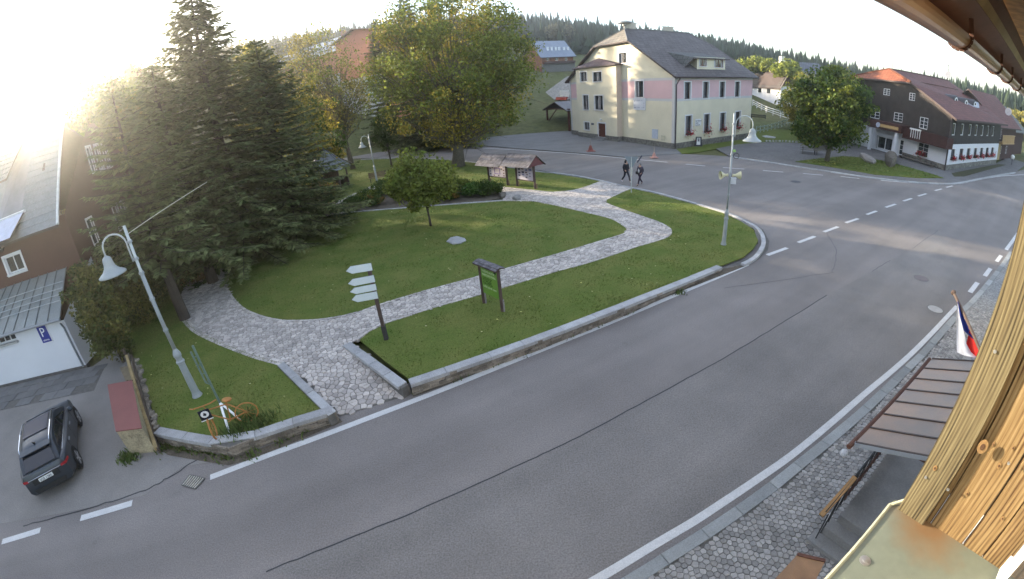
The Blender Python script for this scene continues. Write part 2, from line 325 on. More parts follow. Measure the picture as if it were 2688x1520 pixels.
# ------------------------------------------------------------------ the park: lawns, cobbled paths, flower bed
INNER_W = [(591.8, 749.5), (611, 782.4), (638.5, 809.9), (679.7, 829), (734.6, 841.5), (789.6, 842.9), (872, 836), (950, 818), (987, 804), (1124.7, 762.6), (1262, 725.5), (1450, 672), (1550, 642), (1616, 622), (1640.7, 613.5), (1647.5, 602.5), (1632, 590), (1605, 575), (1550, 561), (1460, 540), (1400, 529), (1322, 528), (1267, 531), (1157, 540), (1047, 548.5), (904, 560), (820, 572), (700, 600), (620, 650), (588, 700)]
lz = lawn_z
INNER = [PZ(*q, lz) for q in INNER_W]
RIGHT_W = [(945, 893), (970, 872), (1015, 850), (1070, 832), (1152, 805), (1262, 774.6), (1450, 717), (1550, 690), (1660, 653), (1715, 636.5), (1753, 623), (1762.5, 608), (1753, 596), (1726, 582), (1687, 568.6), (1632, 549), (1593, 534), (1592, 525.6), (1620, 510), (1660, 496), (1715, 508), (1811, 534), (1895, 559), (1945, 582), (1978, 604), (1990, 632), (1978, 653), (1950, 676), (1895, 697), (1820, 722), (1450, 868), (1256.6, 944), (1081, 1001), (1010, 948)]
RIGHT = [PZ(*q, lz) for q in RIGHT_W]
LEFT_W = [(481.9, 830), (514.8, 865), (569.8, 893), (624.7, 915), (679.7, 934.5), (742, 953), (800, 1010), (862, 1078), (800, 1094), (666.5, 1134), (600, 1160), (459.5, 1134), (410, 1124), (409, 1101.5), (381.3, 1008), (348.5, 925), (330, 860), (380, 800), (430, 770), (470, 790)]
LEFT = [PZ(*q, lz) for q in LEFT_W]
NORTH_W = [(948, 420.5), (1036, 416.5), (1157, 419.5), (1212, 424), (1404, 451), (1450, 456), (1550, 471.5), (1577, 476.5), (1550, 487), (1503, 500), (1450, 505), (1400, 500), (1302.7, 489.6), (1180, 485), (1060, 478), (1000, 484), (950, 500), (860, 545), (780, 560), (760, 500), (850, 440)]
NORTH = [PZ(*q, lz) for q in NORTH_W]
def off_z(f, d): return lambda x, y: f(x, y) + d
sheet('lawn', INNER, off_z(lz, .02), M_GRASS, .8, thick=.05); sheet('lawn', RIGHT, off_z(lz, .02), M_GRASS, .8, thick=.05)
sheet('lawn', LEFT, off_z(lz, .02), M_GRASS, .8, thick=.05); sheet('lawn', NORTH, off_z(lz, .02), M_GRASS, 1.5, thick=.05)
# ground under the park trees to the left, out to the park house
UNDER = [V2(p) for p in ([PZ(*q, lz) for q in ((588, 700), (620, 650), (700, 600), (820, 572), (860, 545), (780, 560), (760, 500), (850, 440), (948, 420.5))])] + [Vector((-60, 45)), Vector((-60, 26)), Vector((-25, 16)), V2(P(243, 930)), V2(P(330, 860)), V2(P(430, 770)), V2(P(470, 740))]
sheet('shrub_ground', UNDER, off_z(lz, -.02), mat('shrub_soil', (.06, .062, .03), .95, var=.3, scale=1, fine=.3, fscale=15, bump=1, bscale=12), 2.5)
# path bed (joint sand) and its stones
BED_P = [V2(PZ(*q, path_z)) for q in ((1577, 476), (1657, 494), (1592, 525), (1591, 534), (1632, 550), (1687, 569.6), (1726, 583), (1753, 597), (1762, 608), (1753, 622), (1715, 635.5), (1660, 652), (1550, 689), (1450, 716), (1262, 773.6), (1152, 804), (1070, 831), (1015, 848), (975, 866), (935, 893), (925, 900), (1000, 955), (1073, 1024), (1060, 1040), (889, 1093), (880, 1080), (745.6, 951.4), (679.7, 933.5), (624.7, 914.3), (569.8, 892), (514.8, 864.8), (481.9, 829), (470, 780), (500, 730), (560, 690), (640, 620), (720, 580), (830, 552), (930, 508), (985, 484), (1060, 478), (1060, 500), (960, 528), (904, 552), (906, 561), (840, 574), (720, 604), (640, 655), (600, 710), (611, 782.4), (638.5, 809.9), (679.7, 829), (734.6, 841.5), (789.6, 842.9), (872, 836), (950, 818), (1124.7, 762.6), (1262, 725.5), (1450, 672), (1550, 642), (1616, 622), (1640, 613.5), (1647.5, 602.5), (1632, 590), (1605, 575), (1550, 561), (1400, 529), (1322, 528), (1318, 515), (1302.7, 489.6), (1400, 500), (1450, 504.7), (1503, 500), (1550, 487))]
PATH = sheet('cobbled_path', BED_P, off_z(path_z, -.012), M_JOINT, .7)
def clip_half(poly, p, n):
    out = []; m = len(poly)
    for i in range(m):
        a, b = poly[i], poly[(i + 1) % m]; da = (a[0] - p[0]) * n[0] + (a[1] - p[1]) * n[1]; db = (b[0] - p[0]) * n[0] + (b[1] - p[1]) * n[1]
        if da <= 0: out.append(a)
        if (da < 0 < db) or (db < 0 < da): t = da / (da - db); out.append((a[0] + (b[0] - a[0]) * t, a[1] + (b[1] - a[1]) * t))
    return out
def cells(region, size, jit=.42, frame=None, asp=1.0, limit=None):
    """irregular stones: the cells round jittered seeds, each a small polygon"""
    ux, uy = frame or ((1, 0), (0, 1)); pts = [(p[0] * ux[0] + p[1] * ux[1], p[0] * uy[0] + p[1] * uy[1]) for p in region]
    x0, x1 = min(p[0] for p in pts), max(p[0] for p in pts); y0, y1 = min(p[1] for p in pts), max(p[1] for p in pts)
    sx = size * asp; sy = size; nx = int((x1 - x0) / sx) + 3; ny = int((y1 - y0) / sy) + 3; seed = {}
    for i in range(nx):
        for j in range(ny): seed[i, j] = (x0 + (i - 1 + .5 * (j % 2) + random.uniform(-jit, jit)) * sx, y0 + (j - 1 + random.uniform(-jit, jit) * .8) * sy)
    out = []
    for (i, j), c in seed.items():
        w = (c[0] * ux[0] + c[1] * uy[0], c[0] * ux[1] + c[1] * uy[1])
        if not inside(w, region) or (limit and not limit(w)): continue
        poly = [(c[0] - sx, c[1] - sy), (c[0] + sx, c[1] - sy), (c[0] + sx, c[1] + sy), (c[0] - sx, c[1] + sy)]
        for a in (-2, -1, 0, 1, 2):
            for b in (-2, -1, 0, 1, 2):
                if (a or b) and (i + a, j + b) in seed:
                    q = seed[i + a, j + b]; n = (q[0] - c[0], q[1] - c[1]); poly = clip_half(poly, ((c[0] + q[0]) / 2, (c[1] + q[1]) / 2), n)
                    if len(poly) < 3: break
            if len(poly) < 3: break
        if len(poly) < 3: continue
        out.append((w, [(x * ux[0] + y * uy[0], x * ux[1] + y * uy[1]) for x, y in poly]))
    return out
def stone(mb, poly, zf, gap, rise, drop=.04):
    cx = sum(p[0] for p in poly) / len(poly); cy = sum(p[1] for p in poly) / len(poly); tilt = (random.uniform(-.015, .015), random.uniform(-.015, .015)); h = rise + random.uniform(-.004, .006)
    def ring(g, dz):
        r = []
        for x, y in poly:
            dx, dy = x - cx, y - cy; L_ = math.hypot(dx, dy) + 1e-9; k = max(.2, (L_ - g) / L_); X, Y = cx + dx * k, cy + dy * k
            r.append((X, Y, zf(X, Y) + dz + (dx * tilt[0] + dy * tilt[1]) * 2))
        return r
    a, b, c = ring(gap * .55, -drop), ring(gap * .6, h - .012), ring(gap * 1.3, h); n = len(poly); i = len(mb.v); mb.v += a + b + c
    ok = sum(poly[k][0] * poly[(k + 1) % n][1] - poly[(k + 1) % n][0] * poly[k][1] for k in range(n)) > 0
    for base in (0, n):
        for k in range(n):
            q = (k + 1) % n; f = (i + base + k, i + base + q, i + base + n + q, i + base + n + k); mb.f.append(f if ok else f[::-1]); mb.m.append(0)
    top = tuple(i + 2 * n + k for k in range(n)); mb.f.append(top if ok else top[::-1]); mb.m.append(0)
def dist_cam(p): return math.hypot(p[0], p[1])
def lay(region, size, zf, m, parent, name, gap, rise, npieces=300, **kw):
    cs = cells(region, size, **kw); cs.sort(key=lambda c: dist_cam(c[0])); rest = MB()
    for k, (c, poly) in enumerate(cs):
        if k < npieces and dist_cam(c) < 25:
            mb = MB(); stone(mb, poly, zf, gap, rise); mb.build(name, m, parent)
        else: stone(rest, poly, zf, gap, rise)
    if rest.f: rest.build(name + '_field', m, parent, kind='stuff')
    return len(cs)
NS1 = lay(BED_P, .175, path_z, M_COB, PATH, 'cobblestone', .018, .010)
# border stones along the path edges (rows of small setts)
def row(pxs, w, ln, zf, m, name, parent=None, h=.03, smooth=3, gap=.012, side=0.0, rise=.02, closed=False, npieces=300, depth=.08, kind='structure', stuff=False):
    pts = [V2(p) for p in (pxs if isinstance(pxs[0], Vector) else [PZ(*q, zf) for q in pxs])]
    if smooth: pts = smooth_path(pts, smooth, closed)
    seg = [0]
    for a, b in zip(pts, pts[1:]): seg.append(seg[-1] + (b - a).length)
    def pos(s):
        for i in range(len(seg) - 1):
            if s <= seg[i + 1] or i == len(seg) - 2:
                t = (s - seg[i]) / max(1e-6, seg[i + 1] - seg[i]); return pts[i] + (pts[i + 1] - pts[i]) * t, (pts[i + 1] - pts[i]).normalized()
    s = 0; out = []; k = 0; mbs = MB()
    while s < seg[-1] - ln * .3:
        l = min(ln * random.uniform(.8, 1.2), seg[-1] - s); a, da = pos(s + gap / 2); b, db = pos(s + l - gap / 2); j = random.uniform(-.006, .006)
        na = Vector((-da.y, da.x)); nb = Vector((-db.y, db.x)); q = [a + na * (side - w / 2), b + nb * (side - w / 2), b + nb * (side + w / 2), a + na * (side + w / 2)]
        mb = mbs if stuff else MB(); dz = rise + j; e = .008
        lo = [(p.x, p.y, zf(p.x, p.y) - depth) for p in q]; c = (q[0] + q[1] + q[2] + q[3]) / 4
        up = [(p.x, p.y, zf(p.x, p.y) + dz - e) for p in q]; tp = [(p.x + (c.x - p.x) * .06, p.y + (c.y - p.y) * .06, zf(p.x, p.y) + dz) for p in q]
        i = len(mb.v); mb.v += lo + up + tp
        for base in (0, 4):
            for t in range(4): u = (t + 1) % 4; mb.f.append((i + base + t, i + base + u, i + base + 4 + u, i + base + 4 + t)); mb.m.append(0)
        mb.f.append((i + 8, i + 9, i + 10, i + 11)); mb.m.append(0)
        if not stuff: out.append(mb)
        s += l; k += 1
    if stuff: return [mbs.build(name + '_row', m, parent, kind='stuff')]
    return [mb.build(name, m, parent) for mb in out]
row([(935, 893.5), (982, 861.5), (1015, 848), (1070, 831), (1152, 804), (1262, 773.6), (1450, 716), (1550, 689), (1660, 652), (1715, 635.5), (1753, 622), (1761.5, 608), (1753, 597), (1726, 583), (1687, 569.6), (1632, 550), (1591, 534), (1590, 525.6), (1657, 494)], .11, .2, lz, M_COB, 'edging_stone', PATH, rise=.035, stuff=True)
row([(591.8, 749.5)] + INNER_W[1:24] + [(1322, 528)], .11, .2, lz, M_COB, 'edging_stone', PATH, rise=.035, stuff=True)
for q in (1, 2): row([(481.9, 830), (514.8, 865), (569.8, 893), (624.7, 915), (679.7, 934.5), (745, 952)], .13, .22, lz, M_COB, 'edging_stone', PATH, rise=.03, side=-.14 * (q - 1), stuff=True)
row([(1577, 476), (1550, 487), (1503, 500), (1450, 504.7), (1400, 500), (1302.7, 489.6)], .1, .2, lz, M_COB, 'edging_stone', PATH, rise=.03, stuff=True)
row([(904, 559.5), (1047, 548), (1157, 539.5), (1267, 531), (1322, 527)], .2, .4, lz, M_KERB, 'edging_stone', PATH, rise=.06, stuff=True)
# kerb round the tip of the park and along the cross road
KERB = struct(strip([PZ(*q, zc(.0)) for q in ((1930, 700), (1984, 676.7), (2006, 655), (2010, 632.7), (1995, 602.5), (1956.6, 580.5), (1901.6, 555.8))], .35, .004), 'kerb_bed', M_JOINT)
row([(1500, 459), (1550, 468), (1646, 490), (1715, 503.6), (1811, 529.7), (1901.6, 555.8), (1956.6, 580.5), (1993, 602.5), (2005, 632.7), (1998, 654.7), (1980, 676.7), (1950, 693)], .2, .55, zc(.10), M_KERB, 'kerb_stone', KERB, rise=.02, depth=.12)
row([(948, 418), (1036, 414), (1157, 417), (1212, 421), (1404, 448), (1450, 452.5), (1500, 459)], .2, .9, zc(.10), M_KERB, 'kerb_stone', KERB, rise=.0, depth=.12)
# earth strip between the low wall and the white line
sheet('earth_strip', [V2(P(*q)) for q in ((1079, 1028), (1260, 962), (1450, 884), (1640, 812), (1897, 706), (1962, 694), (1990, 672), (1962, 697), (1770, 772), (1590, 846), (1499, 881), (1324, 951), (1180, 1008), (1085, 1042))], zc(.012), M_SOIL, 0)
sheet('earth_strip', [V2(P(*q)) for q in ((890, 1098), (760, 1150), (620, 1200), (420, 1178), (440, 1195), (600, 1222), (660, 1206), (800, 1150), (900, 1108))], zc(.012), M_SOIL, 0)
# ------------------------------------------------------------------ low stone walls round the lawns
def wall_run(root, pxs, out_side, zt, caplen=1.25, w=.30, face=True, courses=4, endrise=None):
    """pxs: outer top edge in the photograph; cap stones on top, thin courses of stone below"""
    pts = [V2(PZ(*q, off_z(lawn_z, .08))) for q in pxs]
    row(pts, w, caplen, lz, M_KERB, 'capstone', root, smooth=0, side=out_side * w / 2 * -1, rise=.085, depth=.03)
    if not face: return
    for a, b in zip(pts, pts[1:]):
        d = (b - a); L_ = d.length; d.normalize(); n = Vector((-d.y, d.x)) * out_side
        back = MB(); i0 = a - n * .05; i1 = b - n * .05
        za, zb = lawn_z(a.x, a.y) + .05, lawn_z(b.x, b.y) + .05
        back.box8([(i0.x, i0.y, -.05), (i1.x, i1.y, -.05), (i1.x - n.x * .2, i1.y - n.y * .2, -.05), (i0.x - n.x * .2, i0.y - n.y * .2, -.05), (i0.x, i0.y, za), (i1.x, i1.y, zb), (i1.x - n.x * .2, i1.y - n.y * .2, zb), (i0.x - n.x * .2, i0.y - n.y * .2, za)])
        back.build('wall_core', M_JOINT, root)
        for c in range(courses):
            s = random.uniform(-.1, 0)
            while s < L_:
                l = random.uniform(.16, .42); s0, s1 = max(0, s), min(L_, s + l - .012)
                if s1 - s0 > .04:
                    p, q = a + d * s0, a + d * s1; zz = lawn_z(p.x, p.y) + .05; pzb = max(-.02, endrise(p) if endrise else -.02); h = (zz - pzb) / courses
                    if h > .012:
                        o = random.uniform(-.02, .015); z0 = pzb + c * h + .004; z1 = pzb + (c + 1) * h - .006; e = random.uniform(-.006, .006)
                        mb = MB(); f0, f1 = p + n * (o - .012), q + n * (o - .012); g0, g1 = p - n * .07, q - n * .07
                        mb.box8([(g0.x, g0.y, z0), (g1.x, g1.y, z0), (f1.x, f1.y, z0 + e), (f0.x, f0.y, z0), (g0.x, g0.y, z1), (g1.x, g1.y, z1), (f1.x, f1.y, z1), (f0.x, f0.y, z1 + e)])
                        mb.build('wall_stone', M_WSTONE, root)
                s += l
W1 = thing('low_stone_wall', 'low stone wall with pale capstones along the white road line, in front of the green board', 'stone wall', P(1078, 1025))
wall_run(W1, [(1078, 1010), (1256.6, 949.5), (1424, 889), (1640, 806), (1825, 731.6), (1897, 701)], -1, 0)
W1b = thing('low_stone_wall', 'short low stone wall beside the cobbled entrance, right of the cobbles, near the finger signpost', 'stone wall', P(1000, 960))
wall_run(W1b, [(920, 897), (1000, 953), (1073, 1006)], 1, 0, endrise=lambda p: path_z(p.x, p.y), caplen=.95)
W2 = thing('low_stone_wall', 'mossy low stone wall below the orange bicycle, bending round the lawn corner', 'stone wall', P(598, 1180))
wall_run(W2, [(401.5, 1138), (457, 1149.4), (598.4, 1174.7), (676.6, 1144.4), (780, 1110), (880, 1080)], -1, 0, courses=5)
W3 = thing('low_stone_wall', 'pale capstone edge of the left lawn, left side of the cobbled entrance', 'stone wall', P(800, 1010))
wall_run(W3, [(745.6, 950), (815, 1015), (882, 1078)], 1, 0, endrise=lambda p: path_z(p.x, p.y), caplen=1.3, w=.24)
# rough stones along the parking side of the left lawn
RS = sheet('stone_edging_bed', [PZ(*q, off_z(lz, .0)) for q in ((346, 950), (368, 1030), (385, 1085), (412, 1132), (420, 1122), (405, 1098), (384, 1030), (378, 1000), (362, 945))], off_z(lz, .03), M_JOINT, 0, kind='structure')
lay([V2(PZ(*q, lz)) for q in ((346, 950), (368, 1030), (385, 1085), (410, 1134), (422, 1124), (408, 1100), (386, 1030), (380, 1000), (362, 945))], .17, off_z(lz, .05), M_WSTONE, RS, 'rough_stone', .02, .05, npieces=120)
MB().prism([P(345, 955, .0), P(398, 1140, .0), P(398, 1140, .32), P(345, 955, .32)], -RN * -.05).build('stone_edging_side', M_WSTONE, RS)
# weeds at the foot of the walls
def tufts(name, spots, n, m, hs=(.06, .16), spread=.12, blade=.02, kind='stuff', label=None, cat=None):
    mb = MB()
    for (c, k) in spots:
        for _ in range(int(n * k)):
            x, y = c[0] + random.gauss(0, spread), c[1] + random.gauss(0, spread); z = c[2] if len(c) > 2 else 0; a = random.uniform(0, 6.28); h = random.uniform(*hs); b = blade * random.uniform(.6, 1.4)
            l = random.uniform(.2, .9) * h; dx, dy = math.cos(a), math.sin(a)
            mb.poly([(x - dy * b, y + dx * b, z), (x + dy * b, y - dx * b, z), (x + dx * l, y + dy * l, z + h)])
    o = mb.build(name, m); o['kind'] = kind
    if label: o['label'] = label; o['category'] = cat
    return o
M_WEED = mat('weed_leaves', (.06, .11, .025), rough=.9, var=.0, scale=3, col2=(.12, .14, .04), island=.4, trans=.25)
wp = []
for q, k in (((345, 1205), 3), ((330, 1200), 3), ((1200, 985), 3), ((1370, 925), 1.5), ((660, 1195), 1), ((560, 1190), 1.5), ((480, 1172), 1.5), ((520, 1182), 1), ((600, 1200), 1), ((740, 1152), 1), ((800, 1130), .8), ((1640, 818), 2.2), ((1560, 850), 1), ((1480, 882), 1), ((1100, 1020), .8), ((1780, 768), 1.5), ((1300, 950), .8), ((430, 1180), 1)): wp.append((P(*q, .01), k))
tufts('weeds', wp, 60, M_WEED, spread=.13)
bs = []
for q in ((620, 1130), (640, 1120), (632, 1138), (655, 1112), (610, 1140), (648, 1098), (680, 1118), (700, 1105)): bs.append((PZ(*q, lz) + Vector((0, 0, .02)), 1))
tufts('long_grass', bs, 90, M_WEED, hs=(.1, .26), spread=.2)
# grass blades over the lawns (nearest lawns densest)
def blades(name, poly, dens, hs, m, b=.012):
    xs = [p[0] for p in poly]; ys = [p[1] for p in poly]; mb = MB(); area = (max(xs) - min(xs)) * (max(ys) - min(ys))
    for _ in range(int(area * dens)):
        x, y = random.uniform(min(xs), max(xs)), random.uniform(min(ys), max(ys))
        if not inside((x, y), poly): continue
        k = noise.noise(Vector((x * .8, y * .8, 3))); 
        if random.random() > .65 + k * .7: continue
        a = random.uniform(0, 6.28); h = random.uniform(*hs) * (1 + k * .6); dx, dy = math.cos(a), math.sin(a); l = random.uniform(.1, 1.1) * h; z = lawn_z(x, y) + .015; bb = b * random.uniform(.6, 1.5)
        mb.poly([(x - dy * bb, y + dx * bb, z), (x + dy * bb, y - dx * bb, z), (x + dx * l, y + dy * l, z + h)])
    mb.build(name, m, None, kind='stuff'); return len(mb.f)
blades('grass', LEFT, 420, (.02, .055), M_BLADE); blades('grass', RIGHT, 280, (.02, .055), M_BLADE, .014); blades('grass', INNER, 160, (.02, .06), M_BLADE, .017); blades('grass', NORTH, 40, (.03, .07), M_BLADE, .03)
# fallen leaves on the lawns
fl = MB()
for poly, n in ((INNER, 85), (RIGHT, 40), (LEFT, 26), (NORTH, 50)):
    xs = [p[0] for p in poly]; ys = [p[1] for p in poly]; k = 0
    while k < n:
        x, y = random.uniform(min(xs), max(xs)), random.uniform(min(ys), max(ys))
        if not inside((x, y), poly): continue
        k += 1; a = random.uniform(0, 6.28); r = random.uniform(.02, .05); z = lawn_z(x, y) + random.uniform(.05, .07)
        fl.poly([(x + r * math.cos(a + i * 1.57), y + r * math.sin(a + i * 1.57) * .8, z + random.uniform(-.01, .02)) for i in range(4)])
fl.build('fallen_leaves', mat('fallen_leaf', (.42, .40, .10), .8, var=.0, island=.4, col2=(.5, .47, .3)), None, kind='stuff')
# flat stone lying in the inner lawn
def stone_px(name, label, pxs, h, m=None, cat='stone', zf=None):
    pts = [PZ(*q, zf or lz) for q in pxs]; c = sum((V2(p) for p in pts), Vector((0, 0))) / len(pts); zb = pts[0].z; mb = MB(); n = len(pts)
    rings = []
    for s, z in ((1.0, -.03), (1.04, h * .5), (.93, h * .85), (.6, h)): rings.append([(c.x + (p.x - c.x) * s * random.uniform(.95, 1.05), c.y + (p.y - c.y) * s * random.uniform(.95, 1.05), zb + z + random.uniform(-.1, .1) * h) for p in pts])
    for r in rings: mb.v += r
    for k in range(3):
        for i in range(n): j = (i + 1) % n; mb.f.append((k * n + i, k * n + j, (k + 1) * n + j, (k + 1) * n + i)); mb.m.append(0)
    mb.f.append(tuple(3 * n + i for i in range(n))); mb.m.append(0)
    return one(mb, name, label, cat, m or M_KERB)
stone_px('flat_stone', 'flat pale stone lying alone in the middle lawn', [(1172, 636), (1183, 627), (1200, 624), (1219, 628), (1223, 634), (1210, 641), (1190, 643)], .12)
stone_px('field_stone', 'small dark reddish stone at the right end of the flower bed', [(1311, 515), (1318, 510), (1328, 512), (1326, 519), (1316, 520)], .25, M_WSTONE)
stone_px('field_stone', 'small round grey stone beside the path below the notice boards', [(1345, 524), (1352, 518), (1366, 519), (1367, 525), (1354, 527)], .25, M_SETT)
# ------------------------------------------------------------------ drain grating and manhole covers
M_IRON = mat('cast_iron', (.10, .095, .085), .6, var=.2, scale=8, fine=.1, bump=.2); M_RIM = mat('grate_frame', (.42, .39, .33), .7, var=.2, scale=8)
g = thing('drain_grating', 'square iron drain grating in the asphalt at the end of the white line', 'drain grate', P(505, 1268))
ga, gb, gc, gdd = P(478, 1273, .01), P(498, 1248, .01), P(537, 1257, .01), P(514, 1283, .01)
MB().poly([ga + Vector((0, 0, .0)), gdd, gc, gb]).build('pit_shade', mat('pit_shade_black', (.008, .008, .008), 1), g)  # black sheet at road level stands for the shade inside the drain
for i in range(7):
    t = (i + .5) / 7; p, q = ga.lerp(gdd, t), gb.lerp(gc, t); MB().beam(p + Vector((0, 0, .012)), q + Vector((0, 0, .012)), .026, .02).build('bar', M_RIM, g)
f = MB()
for p, q in ((ga, gb), (gb, gc), (gc, gdd), (gdd, ga)): f.beam(p + Vector((0, 0, .009)), q + Vector((0, 0, .009)), .045, .02)
f.build('frame', M_IRON, g)
def manhole(u, v, r, label, m, z=0.0):
    c = P(u, v); t = thing('manhole_cover', label, 'manhole cover', c); k = 20
    MB().prism([c + Vector((math.cos(i * 6.283 / k) * r, math.sin(i * 6.283 / k) * r, .002)) for i in range(k)], (0, 0, .008)).build('lid', m, t)
    rg = MB()
    for i in range(k):
        a, b = i * 6.283 / k, (i + 1) * 6.283 / k
        rg.poly([c + Vector((math.cos(x) * q, math.sin(x) * q, .011)) for x, q in ((a, r * 1.0), (a, r * 1.14), (b, r * 1.14), (b, r * 1.0))])
    rg.build('ring', M_IRON, t)
manhole(2455, 812, .30, 'pale concrete manhole cover nearest the pavement kerb', mat('pale_lid', (.32, .31, .29), .8, var=.1))
manhole(2418, 731, .30, 'dull reddish manhole cover further up the road, behind the pale one', mat('rust_lid', (.15, .125, .125), .8, var=.1))
manhole(2089, 477, .36, 'dark manhole cover in the junction near the dashed line', mat('dark_lid', (.09, .09, .095), .8, var=.1))
# ------------------------------------------------------------------ our side of the road: pavement of granite setts with its kerb
LAT = lambda f, l, z=0.0: Vector((RD.x * f + RN.x * l, RD.y * f + RN.y * l, z))
KP = [(1400, 1655), (1560, 1562), (1698, 1477), (1783.5, 1425), (1882, 1361.8), (2008.8, 1273.8), (2077, 1219), (2129.7, 1177.7), (2285.8, 1046), (2357, 977.5), (2393, 944.5), (2431, 906), (2497, 832), (2538.5, 796), (2604.5, 722), (2650, 660)]
KW = [V2(P(*q, .1)) for q in KP]; KW = [p - V2(RN) * .12 for p in KW]
PAVE = sheet('pavement', [p + V2(RN) * .1 for p in KW] + [V2(LAT(30, -.9)), V2(LAT(30, -1.2)), V2(LAT(-2.5, -1.2))], zc(.085), M_JOINT, 2)
row(KW, .24, 1.0, zc(.09), mat('kerb_grey', (.24, .245, .235), .8, var=.12, scale=2, island=.25, fine=.12, fscale=40, bump=.4, bscale=25), 'kerb_stone', PAVE, rise=.02, depth=.11, smooth=2)
PREG = [p - V2(RN) * .14 for p in KW] + [V2(LAT(28, -.9)), V2(LAT(-1.5, -.9))]
lay(PREG, .098, zc(.095), M_SETT, PAVE, 'sett', .009, .005, jit=.24, frame=((RD.x, RD.y), (RN.x, RN.y)), asp=1.25, limit=lambda w: -2.0 < w[0] * RD.x + w[1] * RD.y < 20)
sheet('far_pavement', [p for p in KW if (p - V2(LAT(19, 0))).dot(V2(RD)) > -1.5] + [V2(LAT(29, -.5)), V2(LAT(29, -1.2)), V2(LAT(19.7, -1.2))], zc(.10), mat('far_setts', (.20, .198, .19), .85, var=.15, scale=1.5, fine=.45, fscale=11, bump=.8, bscale=12), 0)
# ------------------------------------------------------------------ our own building: boards, flashing, eaves, canopy, steps
def wood(name, dark, mid, light, ring=26, seed=0.0, bump=.35, blotch=.5):
    m = bpy.data.materials.new(name); m.use_nodes = True; t = m.node_tree; b = t.nodes['Principled BSDF']; N = t.nodes.new; L = t.links.new; b.inputs['Roughness'].default_value = .8; b.inputs['Specular IOR Level'].default_value = .25
    tc = N('ShaderNodeTexCoord'); oi = N('ShaderNodeObjectInfo'); ro = N('ShaderNodeMapping'); ro.inputs['Rotation'].default_value = (0, 0, -math.radians(27.2)); L(tc.outputs['Object'], ro.inputs[0])
    ad = N('ShaderNodeVectorMath'); ad.operation = 'ADD'; L(ro.outputs[0], ad.inputs[0]); sc = N('ShaderNodeVectorMath'); sc.operation = 'SCALE'; L(oi.outputs['Random'], sc.inputs['Scale']); sc.inputs[0].default_value = (9, 7, 11); L(sc.outputs[0], ad.inputs[1])
    mp = N('ShaderNodeMapping'); mp.inputs['Scale'].default_value = (1, 1, .13); L(ad.outputs[0], mp.inputs[0])
    n0 = N('ShaderNodeTexNoise'); n0.inputs['Scale'].default_value = 2.2; n0.inputs['Detail'].default_value = 2; L(mp.outputs[0], n0.inputs[0])       # slow wander of the rings
    sx = N('ShaderNodeSeparateXYZ'); L(ad.outputs[0], sx.inputs[0]); a1 = N('ShaderNodeMath'); a1.operation = 'MULTIPLY_ADD'; L(n0.outputs[0], a1.inputs[0]); a1.inputs[1].default_value = .10; L(sx.outputs['Y'], a1.inputs[2])
    a2 = N('ShaderNodeMath'); a2.operation = 'MULTIPLY'; L(a1.outputs[0], a2.inputs[0]); a2.inputs[1].default_value = ring * 6.28; sn = N('ShaderNodeMath'); sn.operation = 'SINE'; L(a2.outputs[0], sn.inputs[0])
    mp2 = N('ShaderNodeMapping'); mp2.inputs['Scale'].default_value = (60, 60, 1.6); L(ad.outputs[0], mp2.inputs[0]); n1 = N('ShaderNodeTexNoise'); n1.inputs['Scale'].default_value = 2; n1.inputs['Detail'].default_value = 5; L(mp2.outputs[0], n1.inputs[0])
    ml = N('ShaderNodeMath'); ml.operation = 'MULTIPLY_ADD'; L(sn.outputs[0], ml.inputs[0]); ml.inputs[1].default_value = .13; L(n1.outputs[0], ml.inputs[2])
    cr = N('ShaderNodeValToRGB'); e = cr.color_ramp.elements; e[0].position = .26; e[0].color = dark + (1,); e[1].position = .74; e[1].color = light + (1,); k = e.new(.46); k.color = mid + (1,); L(ml.outputs[0], cr.inputs[0])
    n3 = N('ShaderNodeTexNoise'); n3.inputs['Scale'].default_value = 1.8; n3.inputs['Detail'].default_value = 4; L(mp.outputs[0], n3.inputs[0]); r = N('ShaderNodeMapRange'); r.inputs[1].default_value = .3; r.inputs[2].default_value = .7; r.inputs[3].default_value = 1 - blotch; r.inputs[4].default_value = 1 + blotch * .6; L(n3.outputs[0], r.inputs[0])
    h = N('ShaderNodeHueSaturation'); L(r.outputs[0], h.inputs['Value']); L(cr.outputs[0], h.inputs['Color']); L(h.outputs[0], b.inputs['Base Color'])
    bp = N('ShaderNodeBump'); bp.inputs['Strength'].default_value = bump; bp.inputs['Distance'].default_value = .006; L(ml.outputs[0], bp.inputs['Height']); L(bp.outputs[0], b.inputs['Normal']); MATS[name] = m; return m
M_OLDW = wood('weathered_board', (.030, .023, .013), (.115, .090, .048), (.19, .16, .09), ring=70, blotch=.30, bump=.25)
M_GOLDW = wood('golden_board', (.07, .036, .014), (.175, .112, .048), (.25, .175, .085), ring=48, blotch=.25, bump=.2)
UPV = Vector((0, 0, 1))
HS = thing('timber_house', 'our own house front at the right edge: upright wooden boards, metal ledge and deep eaves', 'house', LAT(3, -.8))
AX = (RD, RN, Vector((0, 0, 1)))
def board(l0, l1, back, m, thick=.035, z0=5.84, z1=8.05): return MB().box(LAT(1.8 + back + thick / 2, (l0 + l1) / 2, (z0 + z1) / 2), (thick, abs(l1 - l0), z1 - z0), AX).build('board', m, HS)
board(.012, -.125, 0, M_OLDW, .05)
for a, b in ((-.129, -.152), (-.157, -.335), (-.345, -.455), (-.462, -.585)): board(a, b, .035, M_GOLDW)
for i in range(9): MB().box(LAT(1.92 + i * .2 + .06, 0.0, 6.95), (.19, .03, 2.2), AX).build('board', M_OLDW, HS)
MB().box(LAT(2.9, -.32, 6.95), (1.7, .5, 2.15), AX).build('bay_core', mat('dark_wood', (.06, .045, .03), .9), HS)
